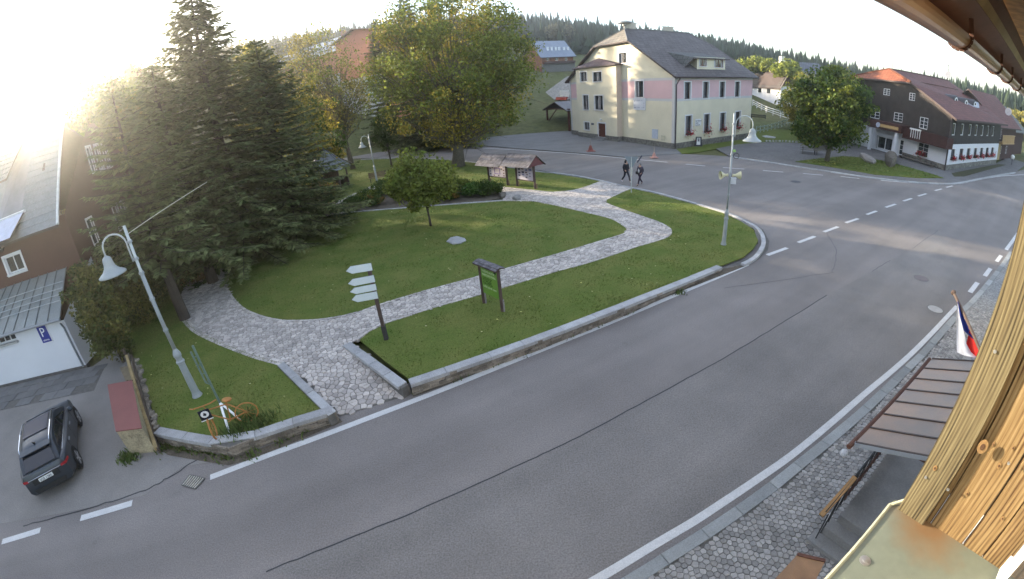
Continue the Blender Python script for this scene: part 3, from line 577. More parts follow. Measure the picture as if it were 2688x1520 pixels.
for u, v in ((2612, 922), (2431, 1252), (2489, 1284), (2648, 1215)):
    d = ray(u, v); k = 1.8 / d.dot(RD); p = EYE + d * k; MB().tube([p - RD * .0, p - RD * .006], .0065, 8).build('nail', mat('zinc', (.5, .5, .5), .35, metal=.8), HS)
for u, v, r_, bd_ in ((2580, 1172, .019, 0), (2455, 1228, .008, 0), (2623, 1222, .008, 1), (2608, 1165, .006, 1), (2660, 1175, .006, 1), (2540, 1295, .006, 1), (2632, 1360, .007, 1)):
    d = ray(u, v); k = (1.8 + .035 * bd_) / d.dot(RD); p = EYE + d * k; kn = MB(); kn.prism([p - RD * .0015 + RN * math.cos(i * .5236) * r_ * 1.1 + UPV * math.sin(i * .5236) * r_ * 1.8 for i in range(12)], -RD * .002); ko = kn.build('knot', mat('knot_ring', (.20, .12, .05), .8, var=.2), HS)
    MB().prism([p - RD * .004 + RN * math.cos(i * .5236) * r_ * .5 + UPV * math.sin(i * .5236) * r_ * .8 for i in range(12)], -RD * .001).build('knot_core', mat('knot_core', (.07, .035, .018), .8, var=.3), ko)
# the house wall (white render) below and beside, with a window frame
M_WHITE = mat('white_render', (.62, .61, .58), .85, var=.05, scale=1, fine=.05)
MB().box(LAT(8, -.76, 2.9), (26, .3, 5.8), AX).build('wall', M_WHITE, HS)
MB().box(LAT(-.6, -.80, 7.1), (4.7, .35, 2.4), AX).build('wall', M_WHITE, HS)
fr = MB(); fr.box(LAT(1.3, -.60, 6.42), (.98, .05, 1.1), AX); fr.box(LAT(1.3, -.575, 5.93), (1.0, .03, .09), AX); fr.box(LAT(1.70, -.575, 6.42), (.07, .03, .9), AX)
fr.build('window', mat('white_paint', (.78, .77, .74), .4, var=.03), HS)
MB().box(LAT(1.25, -.57, 6.45), (.75, .008, .85), AX).build('pane', glass(), bpy.data.objects['window'])
# ledge flashing with a rust bloom at the boards
rm = mat('ledge_metal', (.165, .185, .145), .45, var=.08, scale=1.5, fine=.06, fscale=20, spec=.4)
t = rm.node_tree; b = t.nodes['Principled BSDF']; src = b.inputs['Base Color'].links[0].from_socket
tc = t.nodes.new('ShaderNodeTexCoord'); vm = t.nodes.new('ShaderNodeVectorMath'); vm.operation = 'DISTANCE'; vm.inputs[1].default_value = LAT(1.80, -.16, 5.85) - LAT(3, -.8); t.links.new(tc.outputs['Object'], vm.inputs[0])
ns = t.nodes.new('ShaderNodeTexNoise'); ns.inputs['Scale'].default_value = 6; ns.inputs['Detail'].default_value = 6; t.links.new(tc.outputs['Object'], ns.inputs[0])
ad = t.nodes.new('ShaderNodeMath'); ad.operation = 'MULTIPLY_ADD'; t.links.new(ns.outputs[0], ad.inputs[0]); ad.inputs[1].default_value = .28; t.links.new(vm.outputs['Value'], ad.inputs[2])
mr = t.nodes.new('ShaderNodeMapRange'); mr.inputs[1].default_value = .20; mr.inputs[2].default_value = .36; mr.inputs[3].default_value = .75; mr.inputs[4].default_value = 0; t.links.new(ad.outputs[0], mr.inputs[0])
mx = t.nodes.new('ShaderNodeMix'); mx.data_type = 'RGBA'; t.links.new(mr.outputs[0], mx.inputs[0]); t.links.new(src, mx.inputs[6]); mx.inputs[7].default_value = (.22, .105, .035, 1); t.links.new(mx.outputs[2], b.inputs['Base Color'])
lg = MB(); lg.box8([LAT(-1.2, .2, 5.825), LAT(1.84, .05, 5.825), LAT(1.84, -.58, 5.825), LAT(-1.2, -.58, 5.825), LAT(-1.2, .2, 5.85), LAT(1.84, .05, 5.85), LAT(1.84, -.58, 5.85), LAT(-1.2, -.58, 5.85)])
LG = lg.build('ledge', rm, HS)
MB().tube([LAT(-1.2, .2, 5.848), LAT(1.80, .052, 5.848)], .009, 8).tube([LAT(1.80, .052, 5.848), LAT(1.84, .0, 5.89)], .008, 8).build('ledge_rim', mat('pale_rim', (.34, .34, .24), .4), LG)
sc = P(2271, 1472, 5.85); MB().lathe(sc, [(.026, 0), (.026, .002), (.012, .003), (.012, .006), (0, .007)], 12).build('screw', MATS['zinc'], LG)
# eaves: gutter on brackets, fascia, soffit boards
GD = Vector((math.cos(math.radians(26)), math.sin(math.radians(26)), 0)); GN = Vector((-GD.y, GD.x, 0))
def CR(f, ang, d): return EYE + GD * f + GN * (d * math.cos(math.radians(ang))) + Vector((0, 0, d * math.sin(math.radians(ang))))
M_BROWN = mat('brown_sheet_metal', (.20, .105, .05), .35, var=.12, scale=2, stretch=(1, 1, 1), fine=.05, fscale=15, spec=.6)
M_DKBR = mat('dark_brown_board', (.085, .038, .026), .7, var=.2, scale=2, fine=.1, fscale=20)
gang, gdist, gr = 30.8, .62, .0625
gmb = MB(); cc = [CR(f, gang, gdist) for f in (-1.5, 26)]
for i in range(11):
    a0 = math.radians(172 + i * 18); a1 = math.radians(172 + (i + 1) * 18)
    q = [c + GN * math.cos(a) * gr + Vector((0, 0, math.sin(a) * gr)) for c, a in ((cc[0], a0), (cc[1], a0), (cc[1], a1), (cc[0], a1))]
    if i < 10: gmb.poly(q)
GUT = gmb.build('gutter', M_BROWN, HS, smooth=True)
bead = MB(); bead.tube([c + GN * gr * .99 + Vector((0, 0, .0)) for c in cc], .007, 8); bead.build('gutter_bead', mat('purple_brown_edge', (.10, .05, .06), .4), GUT)
for u, v in ((2526, 128), (2619, 183), (2648, 210), (2673, 231)):
    d = ray(u, v); f0 = d.dot(GD) / math.hypot(d.z, d.dot(GN)) * gdist * .93; c = CR(f0, gang, gdist); k = MB()
    arc = [c + GN * math.cos(math.radians(a)) * (gr + .004) + Vector((0, 0, math.sin(math.radians(a)) * (gr + .004))) for a in range(170, 371, 20)]
    for a, b in zip(arc, arc[1:]): k.beam(a, b, .026, .006, up=GD)
    k.beam(arc[0], arc[0] + Vector((0, 0, .09)), .026, .006, up=GD); k.build('gutter_bracket', M_DKBR, GUT)
def strake(name, a0, a1, d0, d1, m, th=.02):
    p, q = CR(-1.5, a0, d0), CR(26, a0, d0); r, s_ = CR(26, a1, d1), CR(-1.5, a1, d1)
    return MB().prism([p, q, r, s_], Vector((0, 0, th)) + GN * -.004).build(name, m, HS)
strake('fascia_board', 31, 49.8, .72, .60, M_DKBR)
strake('eaves_batten', 50, 55, .60, .62, mat('grey_batten', (.25, .20, .12), .8, var=.2, scale=3))
strake('eaves_board', 55.2, 61.3, .62, .64, M_DKBR)
for i, (a, b) in enumerate(((61.5, 78), (78.3, 95), (95.3, 112), (112.3, 125))): strake('soffit_board', a, b, .60 / math.sin(math.radians(a)) * .98, .60 / math.sin(math.radians(b)) * .98, mat('soffit_wood', (.42, .24, .09), .7, var=.25, scale=3, stretch=(1, 1, 1), island=.15, fine=.2, fscale=12))
# canopy of brown metal sheets over the entrance
M_CAN = mat('canopy_sheet', (.15, .125, .105), .38, var=.0, scale=.9, col2=(.27, .165, .10), island=.14, spec=.6, fine=.06)
CAN = thing('entrance_canopy', 'brown sheet-metal entrance canopy above the steps, below the flag', 'canopy', LAT(7.3, .2, 2.9))
o0, o1 = P(2446, 943, 2.9), P(2245, 1163, 2.9); i0, i1 = P(2446, 943, 2.9) - RN * 1.42 + RD * .35 + Vector((0, 0, .42)), P(2245, 1163, 2.9) - RN * 1.6 + RD * .35 + Vector((0, 0, .42))
for i in range(7):
    a, b = i / 7 + .004, (i + 1) / 7 - .004; MB().prism([o0.lerp(o1, a), o0.lerp(o1, b), i0.lerp(i1, b), i0.lerp(i1, a)], (0, 0, .012)).build('sheet', M_CAN, CAN)
for i in range(8):
    a = i / 7; MB().beam(o0.lerp(o1, a) + Vector((0, 0, .012)), i0.lerp(i1, a) + Vector((0, 0, .012)), .03, .028).build('seam', mat('seam_dark', (.05, .035, .03), .5), CAN)
MB().tube([o0 + RN * .04 - Vector((0, 0, .02)), o1 + RN * .04 - Vector((0, 0, .02)) - RD * .12], .04, 8).build('gutter', M_DKBR, CAN)
MB().beam(o1 + Vector((0, 0, -.02)), i1 + Vector((0, 0, -.02)), .05, .07).build('end_trim', mat('grey_trim', (.24, .26, .28), .4), CAN)
MB().lathe(o1 + RN * .05 - RD * .2 - Vector((0, 0, .1)), [(.02, .07), (.05, .04), (.06, 0), (.05, -.03), (0, -.04)], 10).build('lamp', mat('grey_lamp', (.35, .37, .40), .3), CAN)
for u in (.12, .85): MB().beam(o0.lerp(o1, u) - Vector((0, 0, .04)), i0.lerp(i1, u) - Vector((0, 0, .7)), .06, .06).build('bracket', M_DKBR, CAN)
C2 = thing('entrance_canopy', 'corner of a second rusty brown canopy at the bottom edge, under the ledge', 'canopy', P(2094, 1458, 2.9))
a, b = P(2092, 1457, 2.9), P(2165, 1474, 2.9); MB().prism([a, b, b - RD * 1.5 - RN * .3 + Vector((0, 0, .1)), a - RD * 1.5 + RN * -.02], (0, 0, .012)).build('sheet', mat('rusty_sheet', (.20, .115, .06), .5, var=.25, scale=3), C2)
MB().beam(a, b, .04, .05).build('edge', M_DKBR, C2)
# raised landing with two steps and an iron railing
M_CONC = mat('step_concrete', (.19, .185, .175), .85, var=.14, scale=1.5, fine=.1, fscale=30, bump=.3)
ST = thing('entrance_steps', 'concrete landing with steps and iron railing under the brown canopy', 'steps', LAT(7.5, .2, 0))
def slab(f0, f1, l0, l1, z0, z1, name, m=M_CONC): return MB().box(LAT((f0 + f1) / 2, (l0 + l1) / 2, (z0 + z1) / 2), (f1 - f0, l1 - l0, z1 - z0), AX).build(name, m, ST)
slab(6.62, 11, -.58, .86, .08, .55, 'landing'); slab(6.33, 6.618, -.58, .96, .08, .37, 'step'); slab(6.02, 6.328, -.58, 1.08, .08, .19, 'step')
rl = MB(); a, b, c = LAT(10.6, .97, 1.35), LAT(6.9, .97, 1.35), LAT(6.1, 1.03, .95)
rl.tube([a, b, c], .022, 8); rl.build('handrail', mat('black_iron', (.02, .02, .02), .5), ST)
MB().beam(LAT(6.85, .97, 1.32), LAT(6.02, 1.06, .90), .09, .05).build('wooden_rail', mat('rail_wood', (.30, .17, .07), .7, var=.2, scale=6), ST)
for i in range(26):
    f_ = 6.15 + i * .17; z1 = 1.33 if f_ > 6.9 else .93 + (f_ - 6.1) * .5; zb = .55 if f_ > 6.62 else (.37 if f_ > 6.33 else .19)
    MB().beam(LAT(f_, .97, zb), LAT(f_ + (.06 if i % 2 else -.06), .97, z1), .02, .02).build('baluster', MATS['black_iron'], ST)
MB().box(LAT(8.75, .965, .80), (3.7, .015, .28), AX).build('ornament_panel', M_DKBR, ST)
# national tricolour hanging from a pole on the wall
FL = thing('flag', 'white, red and blue flag hanging from a short pole at the right edge', 'flag', LAT(4.18, -.58, 5.03))
T, B = LAT(5.22, .5, 5.63), LAT(4.18, -.58, 5.03); MB().tube([B, T], .016, 8).build('pole', mat('brown_pole', (.12, .08, .06), .6), FL)
MB().ball(T, .03).build('finial', MATS['brown_pole'], FL)
def fpt(u, v, k): d = ray(u, v); f0 = 4.72 + .5 * k; return EYE + d * (f0 / d.dot(RD))
rowsF = [((2513, 790), (2514, 790), (2515, 790)), ((2511, 830), (2521, 830), (2531, 826)), ((2511, 868), (2527, 868), (2548, 868)), ((2511, 900), (2536, 902), (2560, 895)), ((2512, 925), (2548, 925), (2571, 918)), ((2530, 933), (2558, 938), (2582, 942))]
def grid(lo, hi, name, m):
    g = MB(); N = 5
    for r in range(len(rowsF)):
        A, M_, B_ = rowsF[r]
        for j in range(N + 1):
            t = lo[r] + (hi[r] - lo[r]) * j / N; u = A[0] + (B_[0] - A[0]) * t; v = A[1] + (B_[1] - A[1]) * t + (M_[1] - (A[1] + B_[1]) / 2) * 4 * t * (1 - t); g.v.append(tuple(fpt(u, v, (1 - r / 5) * .8 + .10 * math.sin(t * 9 + r * .3))))
    for r in range(len(rowsF) - 1):
        for j in range(N): a = r * (N + 1) + j; g.f.append((a, a + 1, a + N + 2, a + N + 1)); g.m.append(0)
    o = g.build(name, m, FL, smooth=True)
cl = lambda n, c: mat(n, c, .8, var=.06, scale=5, trans=.3, spec=.1)
grid([0] * 6, [.4, .42, .50, .52, .62, .70], 'white_band', cl('flag_white', (.55, .56, .60)))
grid([.4, .42, .50, 1, 1, 1], [1, 1, 1, 1, 1, 1], 'blue_wedge', cl('flag_blue', (.035, .055, .26)))
grid([1, 1, .9, .52, .62, .70], [1, 1, 1, 1, 1, 1], 'red_band', cl('flag_red', (.48, .035, .03)))
# ------------------------------------------------------------------ buildings
UP = Vector((0, 0, 1))
class Face:
    """an upright wall plane from a to b; s runs a->b, outward normal towards the viewer"""
    def __init__(s, a, b, out=None):
        s.a = V2(a); s.b = V2(b); s.t = (s.b - s.a).normalized(); s.L = (s.b - s.a).length; n = Vector((-s.t.y, s.t.x))
        if n.dot(-(s.a + s.b)) < 0: n = -n
        if out is not None and n.dot(V2(out)) < 0: n = -n
        s.n = n
    def w(s, q, z, d=0.0): p = s.a + s.t * q + s.n * d; return Vector((p.x, p.y, z))
    def px(s, u, v, d=0.0):
        h = hit(u, v, s.a + s.n * d, s.t); return ((V2(h) - s.a - s.n * d).dot(s.t), h.z)
    def rect(s, u0, v0, u1, v1, d=0.0):
        um = (u0 + u1) / 2; vm = (v0 + v1) / 2; q = sorted((s.px(u0, vm, d)[0], s.px(u1, vm, d)[0])); z = sorted((s.px(um, v0, d)[1], s.px(um, v1, d)[1])); return q[0], q[1], z[0], z[1]
    def off(s, d): f = Face(s.a + s.n * d, s.b + s.n * d); f.n = s.n; return f
    def ax(s): return (Vector((s.t.x, s.t.y, 0)), Vector((s.n.x, s.n.y, 0)), UP)
    def box(s, mb, q0, q1, z0, z1, d0, d1, k=0): return mb.box(s.w((q0 + q1) / 2, (z0 + z1) / 2, (d0 + d1) / 2), (abs(q1 - q0), abs(d1 - d0), abs(z1 - z0)), s.ax(), k)
def wall_face(F, outline, holes, m, root, name='wall', cuts=(), matf=None, reveal=.18, d=0.0, mrev=None):
    """outline: convex polygon in (s, z); holes: rectangles (s0, s1, z0, z1)"""
    ss = sorted(set([p[0] for p in outline] + [h[0] for h in holes] + [h[1] for h in holes])); zs = sorted(set([p[1] for p in outline] + [h[2] for h in holes] + [h[3] for h in holes] + list(cuts)))
    area = sum(outline[i][0] * outline[(i + 1) % len(outline)][1] - outline[(i + 1) % len(outline)][0] * outline[i][1] for i in range(len(outline)))
    O = outline if area > 0 else outline[::-1]; mb = MB(); ms = m if isinstance(m, list) else [m]
    for a, b in zip(ss, ss[1:]):
        for c, e in zip(zs, zs[1:]):
            x, y = (a + b) / 2, (c + e) / 2
            if any(h[0] < x < h[1] and h[2] < y < h[3] for h in holes): continue
            poly = [(a, c), (b, c), (b, e), (a, e)]
            for i in range(len(O)):
                p, q = O[i], O[(i + 1) % len(O)]; n = (q[1] - p[1], -(q[0] - p[0])); poly = clip_half(poly, p, n)
                if len(poly) < 3: break
            if len(poly) >= 3: mb.poly([F.w(q[0], q[1], d) for q in poly], matf(x, y) if matf else 0)
    kr = len(ms); ms = ms + [mrev or ms[0]]
    for h in holes:
        for (a, c), (b, e) in (((h[0], h[2]), (h[1], h[2])), ((h[1], h[2]), (h[1], h[3])), ((h[1], h[3]), (h[0], h[3])), ((h[0], h[3]), (h[0], h[2]))):
            mb.poly([F.w(a, c, d), F.w(b, e, d), F.w(b, e, d - reveal), F.w(a, c, d - reveal)], kr)
    return mb.build(name, ms, root)
def window(F, r, root, frame, surround=None, sw=.14, nx=2, ny=1, reveal=.16, fw=.06, d=0.0, curtain=None, sill=True, pane=None):
    q0, q1, z0, z1 = r; mb = MB(); wo = None
    if surround:
        for a, b, c, e in ((q0 - sw, q1 + sw, z1 + .002, z1 + sw), (q0 - sw, q0 - .002, z0 - sw, z1), (q1 + .002, q1 + sw, z0 - sw, z1), (q0 - .002, q1 + .002, z0 - sw, z0 - .002)): F.box(mb, a, b, c, e, d + .002, d + .03)
        if sill: F.box(mb, q0 - sw, q1 + sw, z0 - .05, z0, d + .03, d + .10)
    dd = d - reveal
    f = mb if not surround else MB()
    for a, b, c, e in ((q0, q1, z1 - fw, z1), (q0, q1, z0, z0 + fw), (q0, q0 + fw, z0 + fw, z1 - fw), (q1 - fw, q1, z0 + fw, z1 - fw)): F.box(f, a + .001, b - .001, c + .001, e - .001, dd, dd + .06)
    if surround: wo = mb.build('window', surround, root); fo = f.build('frame', frame, wo)
    else: wo = f.build('window', frame, root); fo = wo
    w_, h_ = (q1 - q0 - 2 * fw), (z1 - z0 - 2 * fw); bars = MB(); par = wo
    for i in range(1, nx): x = q0 + fw + w_ * i / nx; F.box(MB(), x - fw * .45, x + fw * .45, z0 + fw, z1 - fw, dd + .002, dd + .055).build('glazing_bar', frame, par)
    for j in range(1, ny): y = z0 + fw + h_ * j / ny; F.box(MB(), q0 + fw, q1 - fw, y - fw * .3, y + fw * .3, dd + .004, dd + .05).build('glazing_bar', frame, par)
    for i in range(nx):
        x0, x1 = q0 + fw + w_ * i / nx, q0 + fw + w_ * (i + 1) / nx; MB().poly([F.w(x0, z0 + fw, dd + .02), F.w(x1, z0 + fw, dd + .02), F.w(x1, z1 - fw, dd + .02), F.w(x0, z1 - fw, dd + .02)]).build('pane', pane or glass(), par)
    if curtain:
        for (a, b) in curtain: MB().poly([F.w(q0 + fw + w_ * a, z0 + fw, dd + .024), F.w(q0 + fw + w_ * b, z0 + fw, dd + .024), F.w(q0 + fw + w_ * b, z1 - fw, dd + .024), F.w(q0 + fw + w_ * a, z1 - fw, dd + .024)]).build('curtain', mat('curtain_cloth', (.30, .29, .29), .9, var=.2, scale=6), par)
    return wo
def flowers(F, r, root_label, group, d=.1, big=1.0, col='red_flowers'):
    q0, q1, z0, z1 = r; c = F.w((q0 + q1) / 2, z0, d + .12); t = thing('flower_box', root_label, 'flower box', c, group)
    mb = MB(); F.box(mb, q0 - .02, q1 + .02, z0 - .02, z0 + .16, d, d + .2); mb.build('planter', mat('planter_brown', (.07, .035, .03), .8), t)
    fb = MB(); lb = MB(); w_ = (q1 - q0) / 2
    for i in range(150):
        p = F.w((q0 + q1) / 2 + random.gauss(0, w_ * .6 * big), z0 + .22 + random.gauss(0, .24 * big), d + .2 + random.uniform(-.15, .35)); r_ = random.uniform(.06, .13)
        (fb if random.random() < .68 else lb).poly([p + Vector((random.uniform(-1, 1), random.uniform(-1, 1), random.uniform(-1, 1))) * r_ for _ in range(3)])
    fb.build('blossoms', mat(col, (.42, .03, .045), .8, var=.3, scale=6, island=.5), t)['kind'] = 'stuff'; lb.build('leaves', mat('flower_leaves', (.05, .09, .03), .8, var=.3, island=.4), t)['kind'] = 'stuff'
def tile_mat(name, col, sc=6.0, var=.2, rough=.75, col2=None):
    if name in MATS: return MATS[name]
    m = mat(name, col, rough, var=var, scale=.9, fine=.18, fscale=9, bump=.4, bscale=14); t = m.node_tree; b = t.nodes['Principled BSDF']
    br = t.nodes.new('ShaderNodeTexBrick'); br.inputs['Scale'].default_value = sc; br.inputs['Mortar Size'].default_value = .04; br.inputs['Brick Width'].default_value = .8; br.inputs['Row Height'].default_value = .6
    uv = t.nodes.new('ShaderNodeUVMap'); t.links.new(uv.outputs[0], br.inputs[0]); br.inputs['Color1'].default_value = (.85, .85, .85, 1); br.inputs['Color2'].default_value = (1.15, 1.15, 1.15, 1); br.inputs['Mortar'].default_value = (.42, .42, .42, 1)
    src = b.inputs['Base Color'].links[0].from_socket; mx = t.nodes.new('ShaderNodeMix'); mx.data_type = 'RGBA'; mx.blend_type = 'MULTIPLY'; mx.inputs[0].default_value = 1
    t.links.new(src, mx.inputs[6]); t.links.new(br.outputs['Color'], mx.inputs[7]); t.links.new(mx.outputs[2], b.inputs['Base Color']); return m
def uv_slope(o):
    """metres across and up the slope as the texture map of a roof"""
    me = o.data; uv = me.uv_layers.new(name='UVMap')
    for p in me.polygons:
        n = p.normal; h = UP.cross(n)
        if h.length < 1e-3: h = Vector((1, 0, 0))
        h.normalize(); g = n.cross(h)
        for li in p.loop_indices: c = me.vertices[me.loops[li].vertex_index].co; uv.data[li].uv = (c.dot(h) * .35, c.dot(g) * .35)
def slab_roof(polys, m, root, th=.14, name='roof', under=None):
    """each polygon (3-D points) becomes a roof plane with thickness downwards"""
    mb = MB()
    for pts in polys:
        pts = [Vector(p) for p in pts]; n = sum(((pts[i] - pts[0]).cross(pts[i + 1] - pts[0]) for i in range(1, len(pts) - 1)), Vector()); 
        if n.z < 0: pts = pts[::-1]
        mb.poly(pts, 0); lo = [p - Vector((0, 0, th)) for p in pts]; mb.poly(lo[::-1], 1)
        for i in range(len(pts)): j = (i + 1) % len(pts); mb.poly([lo[i], lo[j], pts[j], pts[i]], 1)
    o = mb.build(name, [m, under or mat('roof_edge', (.07, .05, .045), .8, var=.15)], root); uv_slope(o); return o
def antenna(root, base, top, arms=(), name='antenna', r=.03):
    mb = MB(); mb.tube([base, top], r, 6)
    for a, b in arms: mb.tube([a, b], r * .6, 5)
    return mb.build(name, mat('antenna_metal', (.10, .09, .10), .6), root)
M_CREAM = mat('cream_render', (.64, .58, .43), .9, var=.09, scale=.35, fine=.03, fscale=15); M_PINK = mat('pink_render', (.60, .40, .40), .9, var=.04, scale=.5, fine=.03, fscale=15); M_BAND = mat('pale_band', (.52, .50, .48), .9, var=.04, scale=.5)
M_FRW = mat('window_white', (.66, .65, .64), .5, var=.03); M_FRB = mat('window_brown', (.055, .03, .022), .5, var=.1)
M_PLINTH = mat('rubble_plinth', (.16, .15, .13), .9, var=.3, scale=2, fine=.35, fscale=4, bump=2, bscale=5); M_DOOR = mat('brown_door', (.10, .035, .022), .5, var=.15, scale=3)
# ================= the pale yellow and pink house
A, B, Cc = P(1501.6, 352.8), P(1768, 392.6), P(1967, 362)
YH = thing('yellow_house', 'big cream and pink two-storey house with grey roof and stair tower across the junction', 'house', B)
FG = Face(A, B); FS = Face(B, Cc)
bd = [FG.px(1700, y)[1] for y in (209.5, 253)]; ze = (FS.px(1800, 192.5)[1] + FS.px(1950, 197)[1]) / 2 + .05; zp = FS.px(1870, 362)[1]
bd = [(FS.px(1860, 212)[1] + bd[0]) / 2, (FS.px(1860, 260)[1] + bd[1]) / 2]
zp = max(.6, zp)
wins_g = [FG.rect(1624, 138.5, 1644.5, 166), FG.rect(1668, 212.7, 1688.5, 255)]
wins_u = [FS.rect(*q) for q in ((1796, 214.6, 1813.5, 258), (1845.6, 214.6, 1860, 256.6), (1889, 214.6, 1902.7, 256.6), (1929.7, 216, 1941.8, 255))]
wins_l = [FS.rect(*q) for q in ((1799, 301.4, 1816, 354), (1847, 298, 1863.7, 346), (1890, 296.5, 1903.6, 340), (1930, 296.5, 1942.6, 337.7))]
def level(ws):
    z0 = sum(w_[2] for w_ in ws) / len(ws); z1 = sum(w_[3] for w_ in ws) / len(ws); wd = sum(w_[1] - w_[0] for w_ in ws) / len(ws); return [((w_[0] + w_[1] - wd) / 2, (w_[0] + w_[1] + wd) / 2, z0, z1) for w_ in ws]
wins_u = level(wins_u); wins_l = level(wins_l)
sm = FG.L / 2; ridge_s = [hit(1639, 75, (A + B) / 2, FS.t), hit(1809, 89, (A + B) / 2, FS.t)]; zr = (ridge_s[0].z + ridge_s[1].z) / 2
hipz = (FG.px(1537, 122)[1] + FG.px(1659.6, 118)[1]) / 2; kk = (hipz - ze) / (zr - ze); ov = .55
outl = [(0, zp), (FG.L, zp), (FG.L, ze), (FG.L - sm * kk, hipz), (sm * kk, hipz), (0, ze)]
def bandmat(x, y): return 1 if bd[1] < y < bd[0] else (2 if (bd[0] < y < bd[0] + .28 or bd[1] - .28 < y < bd[1]) else 0)
cuts = [bd[0], bd[1], bd[0] + .28, bd[1] - .28]
wall_face(FG, outl, wins_g, [M_CREAM, M_PINK, M_BAND], YH, cuts=cuts, matf=bandmat, mrev=M_FRW)
wall_face(FS, [(0, zp), (FS.L, zp), (FS.L, ze), (0, ze)], wins_u + wins_l, [M_CREAM, M_PINK, M_BAND], YH, cuts=cuts, matf=bandmat, mrev=M_FRW)
bk = Face(Cc, Cc + (A - B), out=V2(FS.t)); wall_face(bk, [(0, 0), (bk.L, 0), (bk.L, ze), (0, ze)], [], M_CREAM, YH, 'wall'); bk2 = Face(A, A + (Cc - B), out=-V2(FS.n)); wall_face(bk2, [(0, 0), (bk2.L, 0), (bk2.L, ze), (0, ze)], [], M_CREAM, YH, 'wall')
pl = MB(); FG.box(pl, -.05, FG.L + .05, -.05, zp, -.3, .05); FS.box(pl, .06, FS.L + .05, -.05, zp - .003, -.3, .05); pl.build('plinth', M_PLINTH, YH)
for F_b, a, b, d_ in ((FG, FG.L - .35, FG.L, .002), (FG, 0, .35, .002), (FS, 0, .35, .004)): F_b.box(MB(), a, b, zp + .01, ze, d_, d_ + .028).build('corner_band', M_BAND, YH)
for r in wins_g: window(FG, r, YH, M_FRB, M_FRW, nx=2, reveal=.22, curtain=((.05, .3),))
for r in wins_u + wins_l: window(FS, r, YH, M_FRB, M_FRW, nx=2, reveal=.30, curtain=((.3, .62),))
fl_lab = ['red window flowers left of the blue parking sign on the pale yellow house', 'red window flowers right of the white notice on the pale yellow house', 'red window flowers behind the lamp pole, on the pale yellow house', 'red window flowers beside the bell-shaped lamp, last on the pale yellow house']
for r, l in zip(wins_l, fl_lab): flowers(FS, r, l, 'flower boxes of the yellow house', big=1.25)
# roof: two slopes, half hips at both ends
def pt(s, z, d): return FG.w(s, z, d)
slope = (zr - ze) / sm; zl = ze - ov * slope; hs = sm * kk
u_dir = Vector((FS.t.x, FS.t.y, 0)); n_dir = Vector((FG.n.x, FG.n.y, 0)); Ln = FS.L
R0 = ridge_s[0]; r0 = FG.w(sm, zr) ; r0 = r0 + u_dir * max(1.0, (V2(ridge_s[0]) - FG.a - FG.t * sm).dot(V2(FS.t))); r1 = FG.w(sm, zr) + u_dir * max(4, (V2(ridge_s[1]) - FG.a - FG.t * sm).dot(V2(FS.t)))
fo = -u_dir * ov
eR0, hR0 = FG.w(FG.L + ov, zl) + fo, FG.w(FG.L - hs, hipz + .12) + fo
eL0, hL0 = FG.w(-ov, zl) + fo, FG.w(hs, hipz + .12) + fo
bo = u_dir * (Ln + ov); eR1, eL1 = FG.w(FG.L + ov, zl) + bo, FG.w(-ov, zl) + bo; hR1, hL1 = FG.w(FG.L - hs, hipz + .12) + bo, FG.w(hs, hipz + .12) + bo
M_ROOFG = tile_mat('grey_slate', (.115, .098, .095), 3.0)
rf = slab_roof([[eR0, eR1, hR1, r1, r0, hR0], [eL0, hL0, r0, r1, hL1, eL1]], M_ROOFG, YH, .2)
slab_roof([[hL0, hR0, r0]], tile_mat('sun_painted_slate', (.22, .19, .15), 3.0), YH, .16, 'hip_roof'); slab_roof([[hR1, hL1, r1]], M_ROOFG, YH, .16, 'hip_roof')  # front hip painted lighter: sunlight put into the slate colour
rc = MB(); rc.tube([r0 + Vector((0, 0, .03)), r1 + Vector((0, 0, .03))], .11, 6).tube([hR0, r0], .09, 6).tube([hL0, r0], .09, 6).tube([hR1, r1], .09, 6); rc.build('ridge_tiles', mat('ridge_grey', (.16, .15, .14), .8), rf)
gt = MB(); gt.tube([eR0 + u_dir * .1 + Vector((0, 0, -.1)) + Vector((FG.t.x, FG.t.y, 0)) * .06, eR1 + Vector((0, 0, -.1)) + Vector((FG.t.x, FG.t.y, 0)) * .06], .08, 6); dn = FS.w(.12, 0, .14)
gt.tube([FS.w(.3, zl - .12, ov), FS.w(.12, zl - .9, .14), FS.w(.12, .1, .14)], .07, 6); gt.build('downpipe', mat('dark_pipe', (.06, .045, .045), .4), YH)
for (u0, v0, u1, v1) in ((1648, 62, 1661, 78), (1747.5, 72, 1760.4, 88)):
    q = hit((u0 + u1) / 2, v1, FG.w(sm, 0) + u_dir * 0, FS.t); z1 = hit((u0 + u1) / 2, v0, FG.w(sm, 0), FS.t).z
    c = MB(); c.box((q.x, q.y, (zr - .8 + z1) / 2), (1.0, 1.0, z1 - zr + .8), (u_dir, n_dir, UP)); c.box((q.x, q.y, z1 + .06), (1.2, 1.2, .12), (u_dir, n_dir, UP)); c.build('chimney', mat('chimney_render', (.45, .40, .32), .9, var=.12), rf)
sb = hit(1640, 73, FG.w(sm, 0), FS.t); sz = hit(1640, 57, FG.w(sm, 0), FS.t).z
si = MB(); si.lathe((sb.x, sb.y, 0), [(.12, zr - .3), (.12, sz - .55), (.3, sz - .5), (.3, sz - .2), (.95, sz - .18), (.9, sz - .05), (.45, sz + .12), (0, sz + .16)], 16); si.build('siren', mat('siren_metal', (.42, .40, .36), .5, var=.1), rf)
for u, v in ((1665, 68), (1762, 76)): q = hit(u, v + 10, FG.w(sm, 0), FS.t); MB().tube([(q.x, q.y, zr), (q.x, q.y, zr + 1.6)], .05, 5).build('vent_pipe', mat('pipe_grey', (.2, .2, .2), .6), rf)
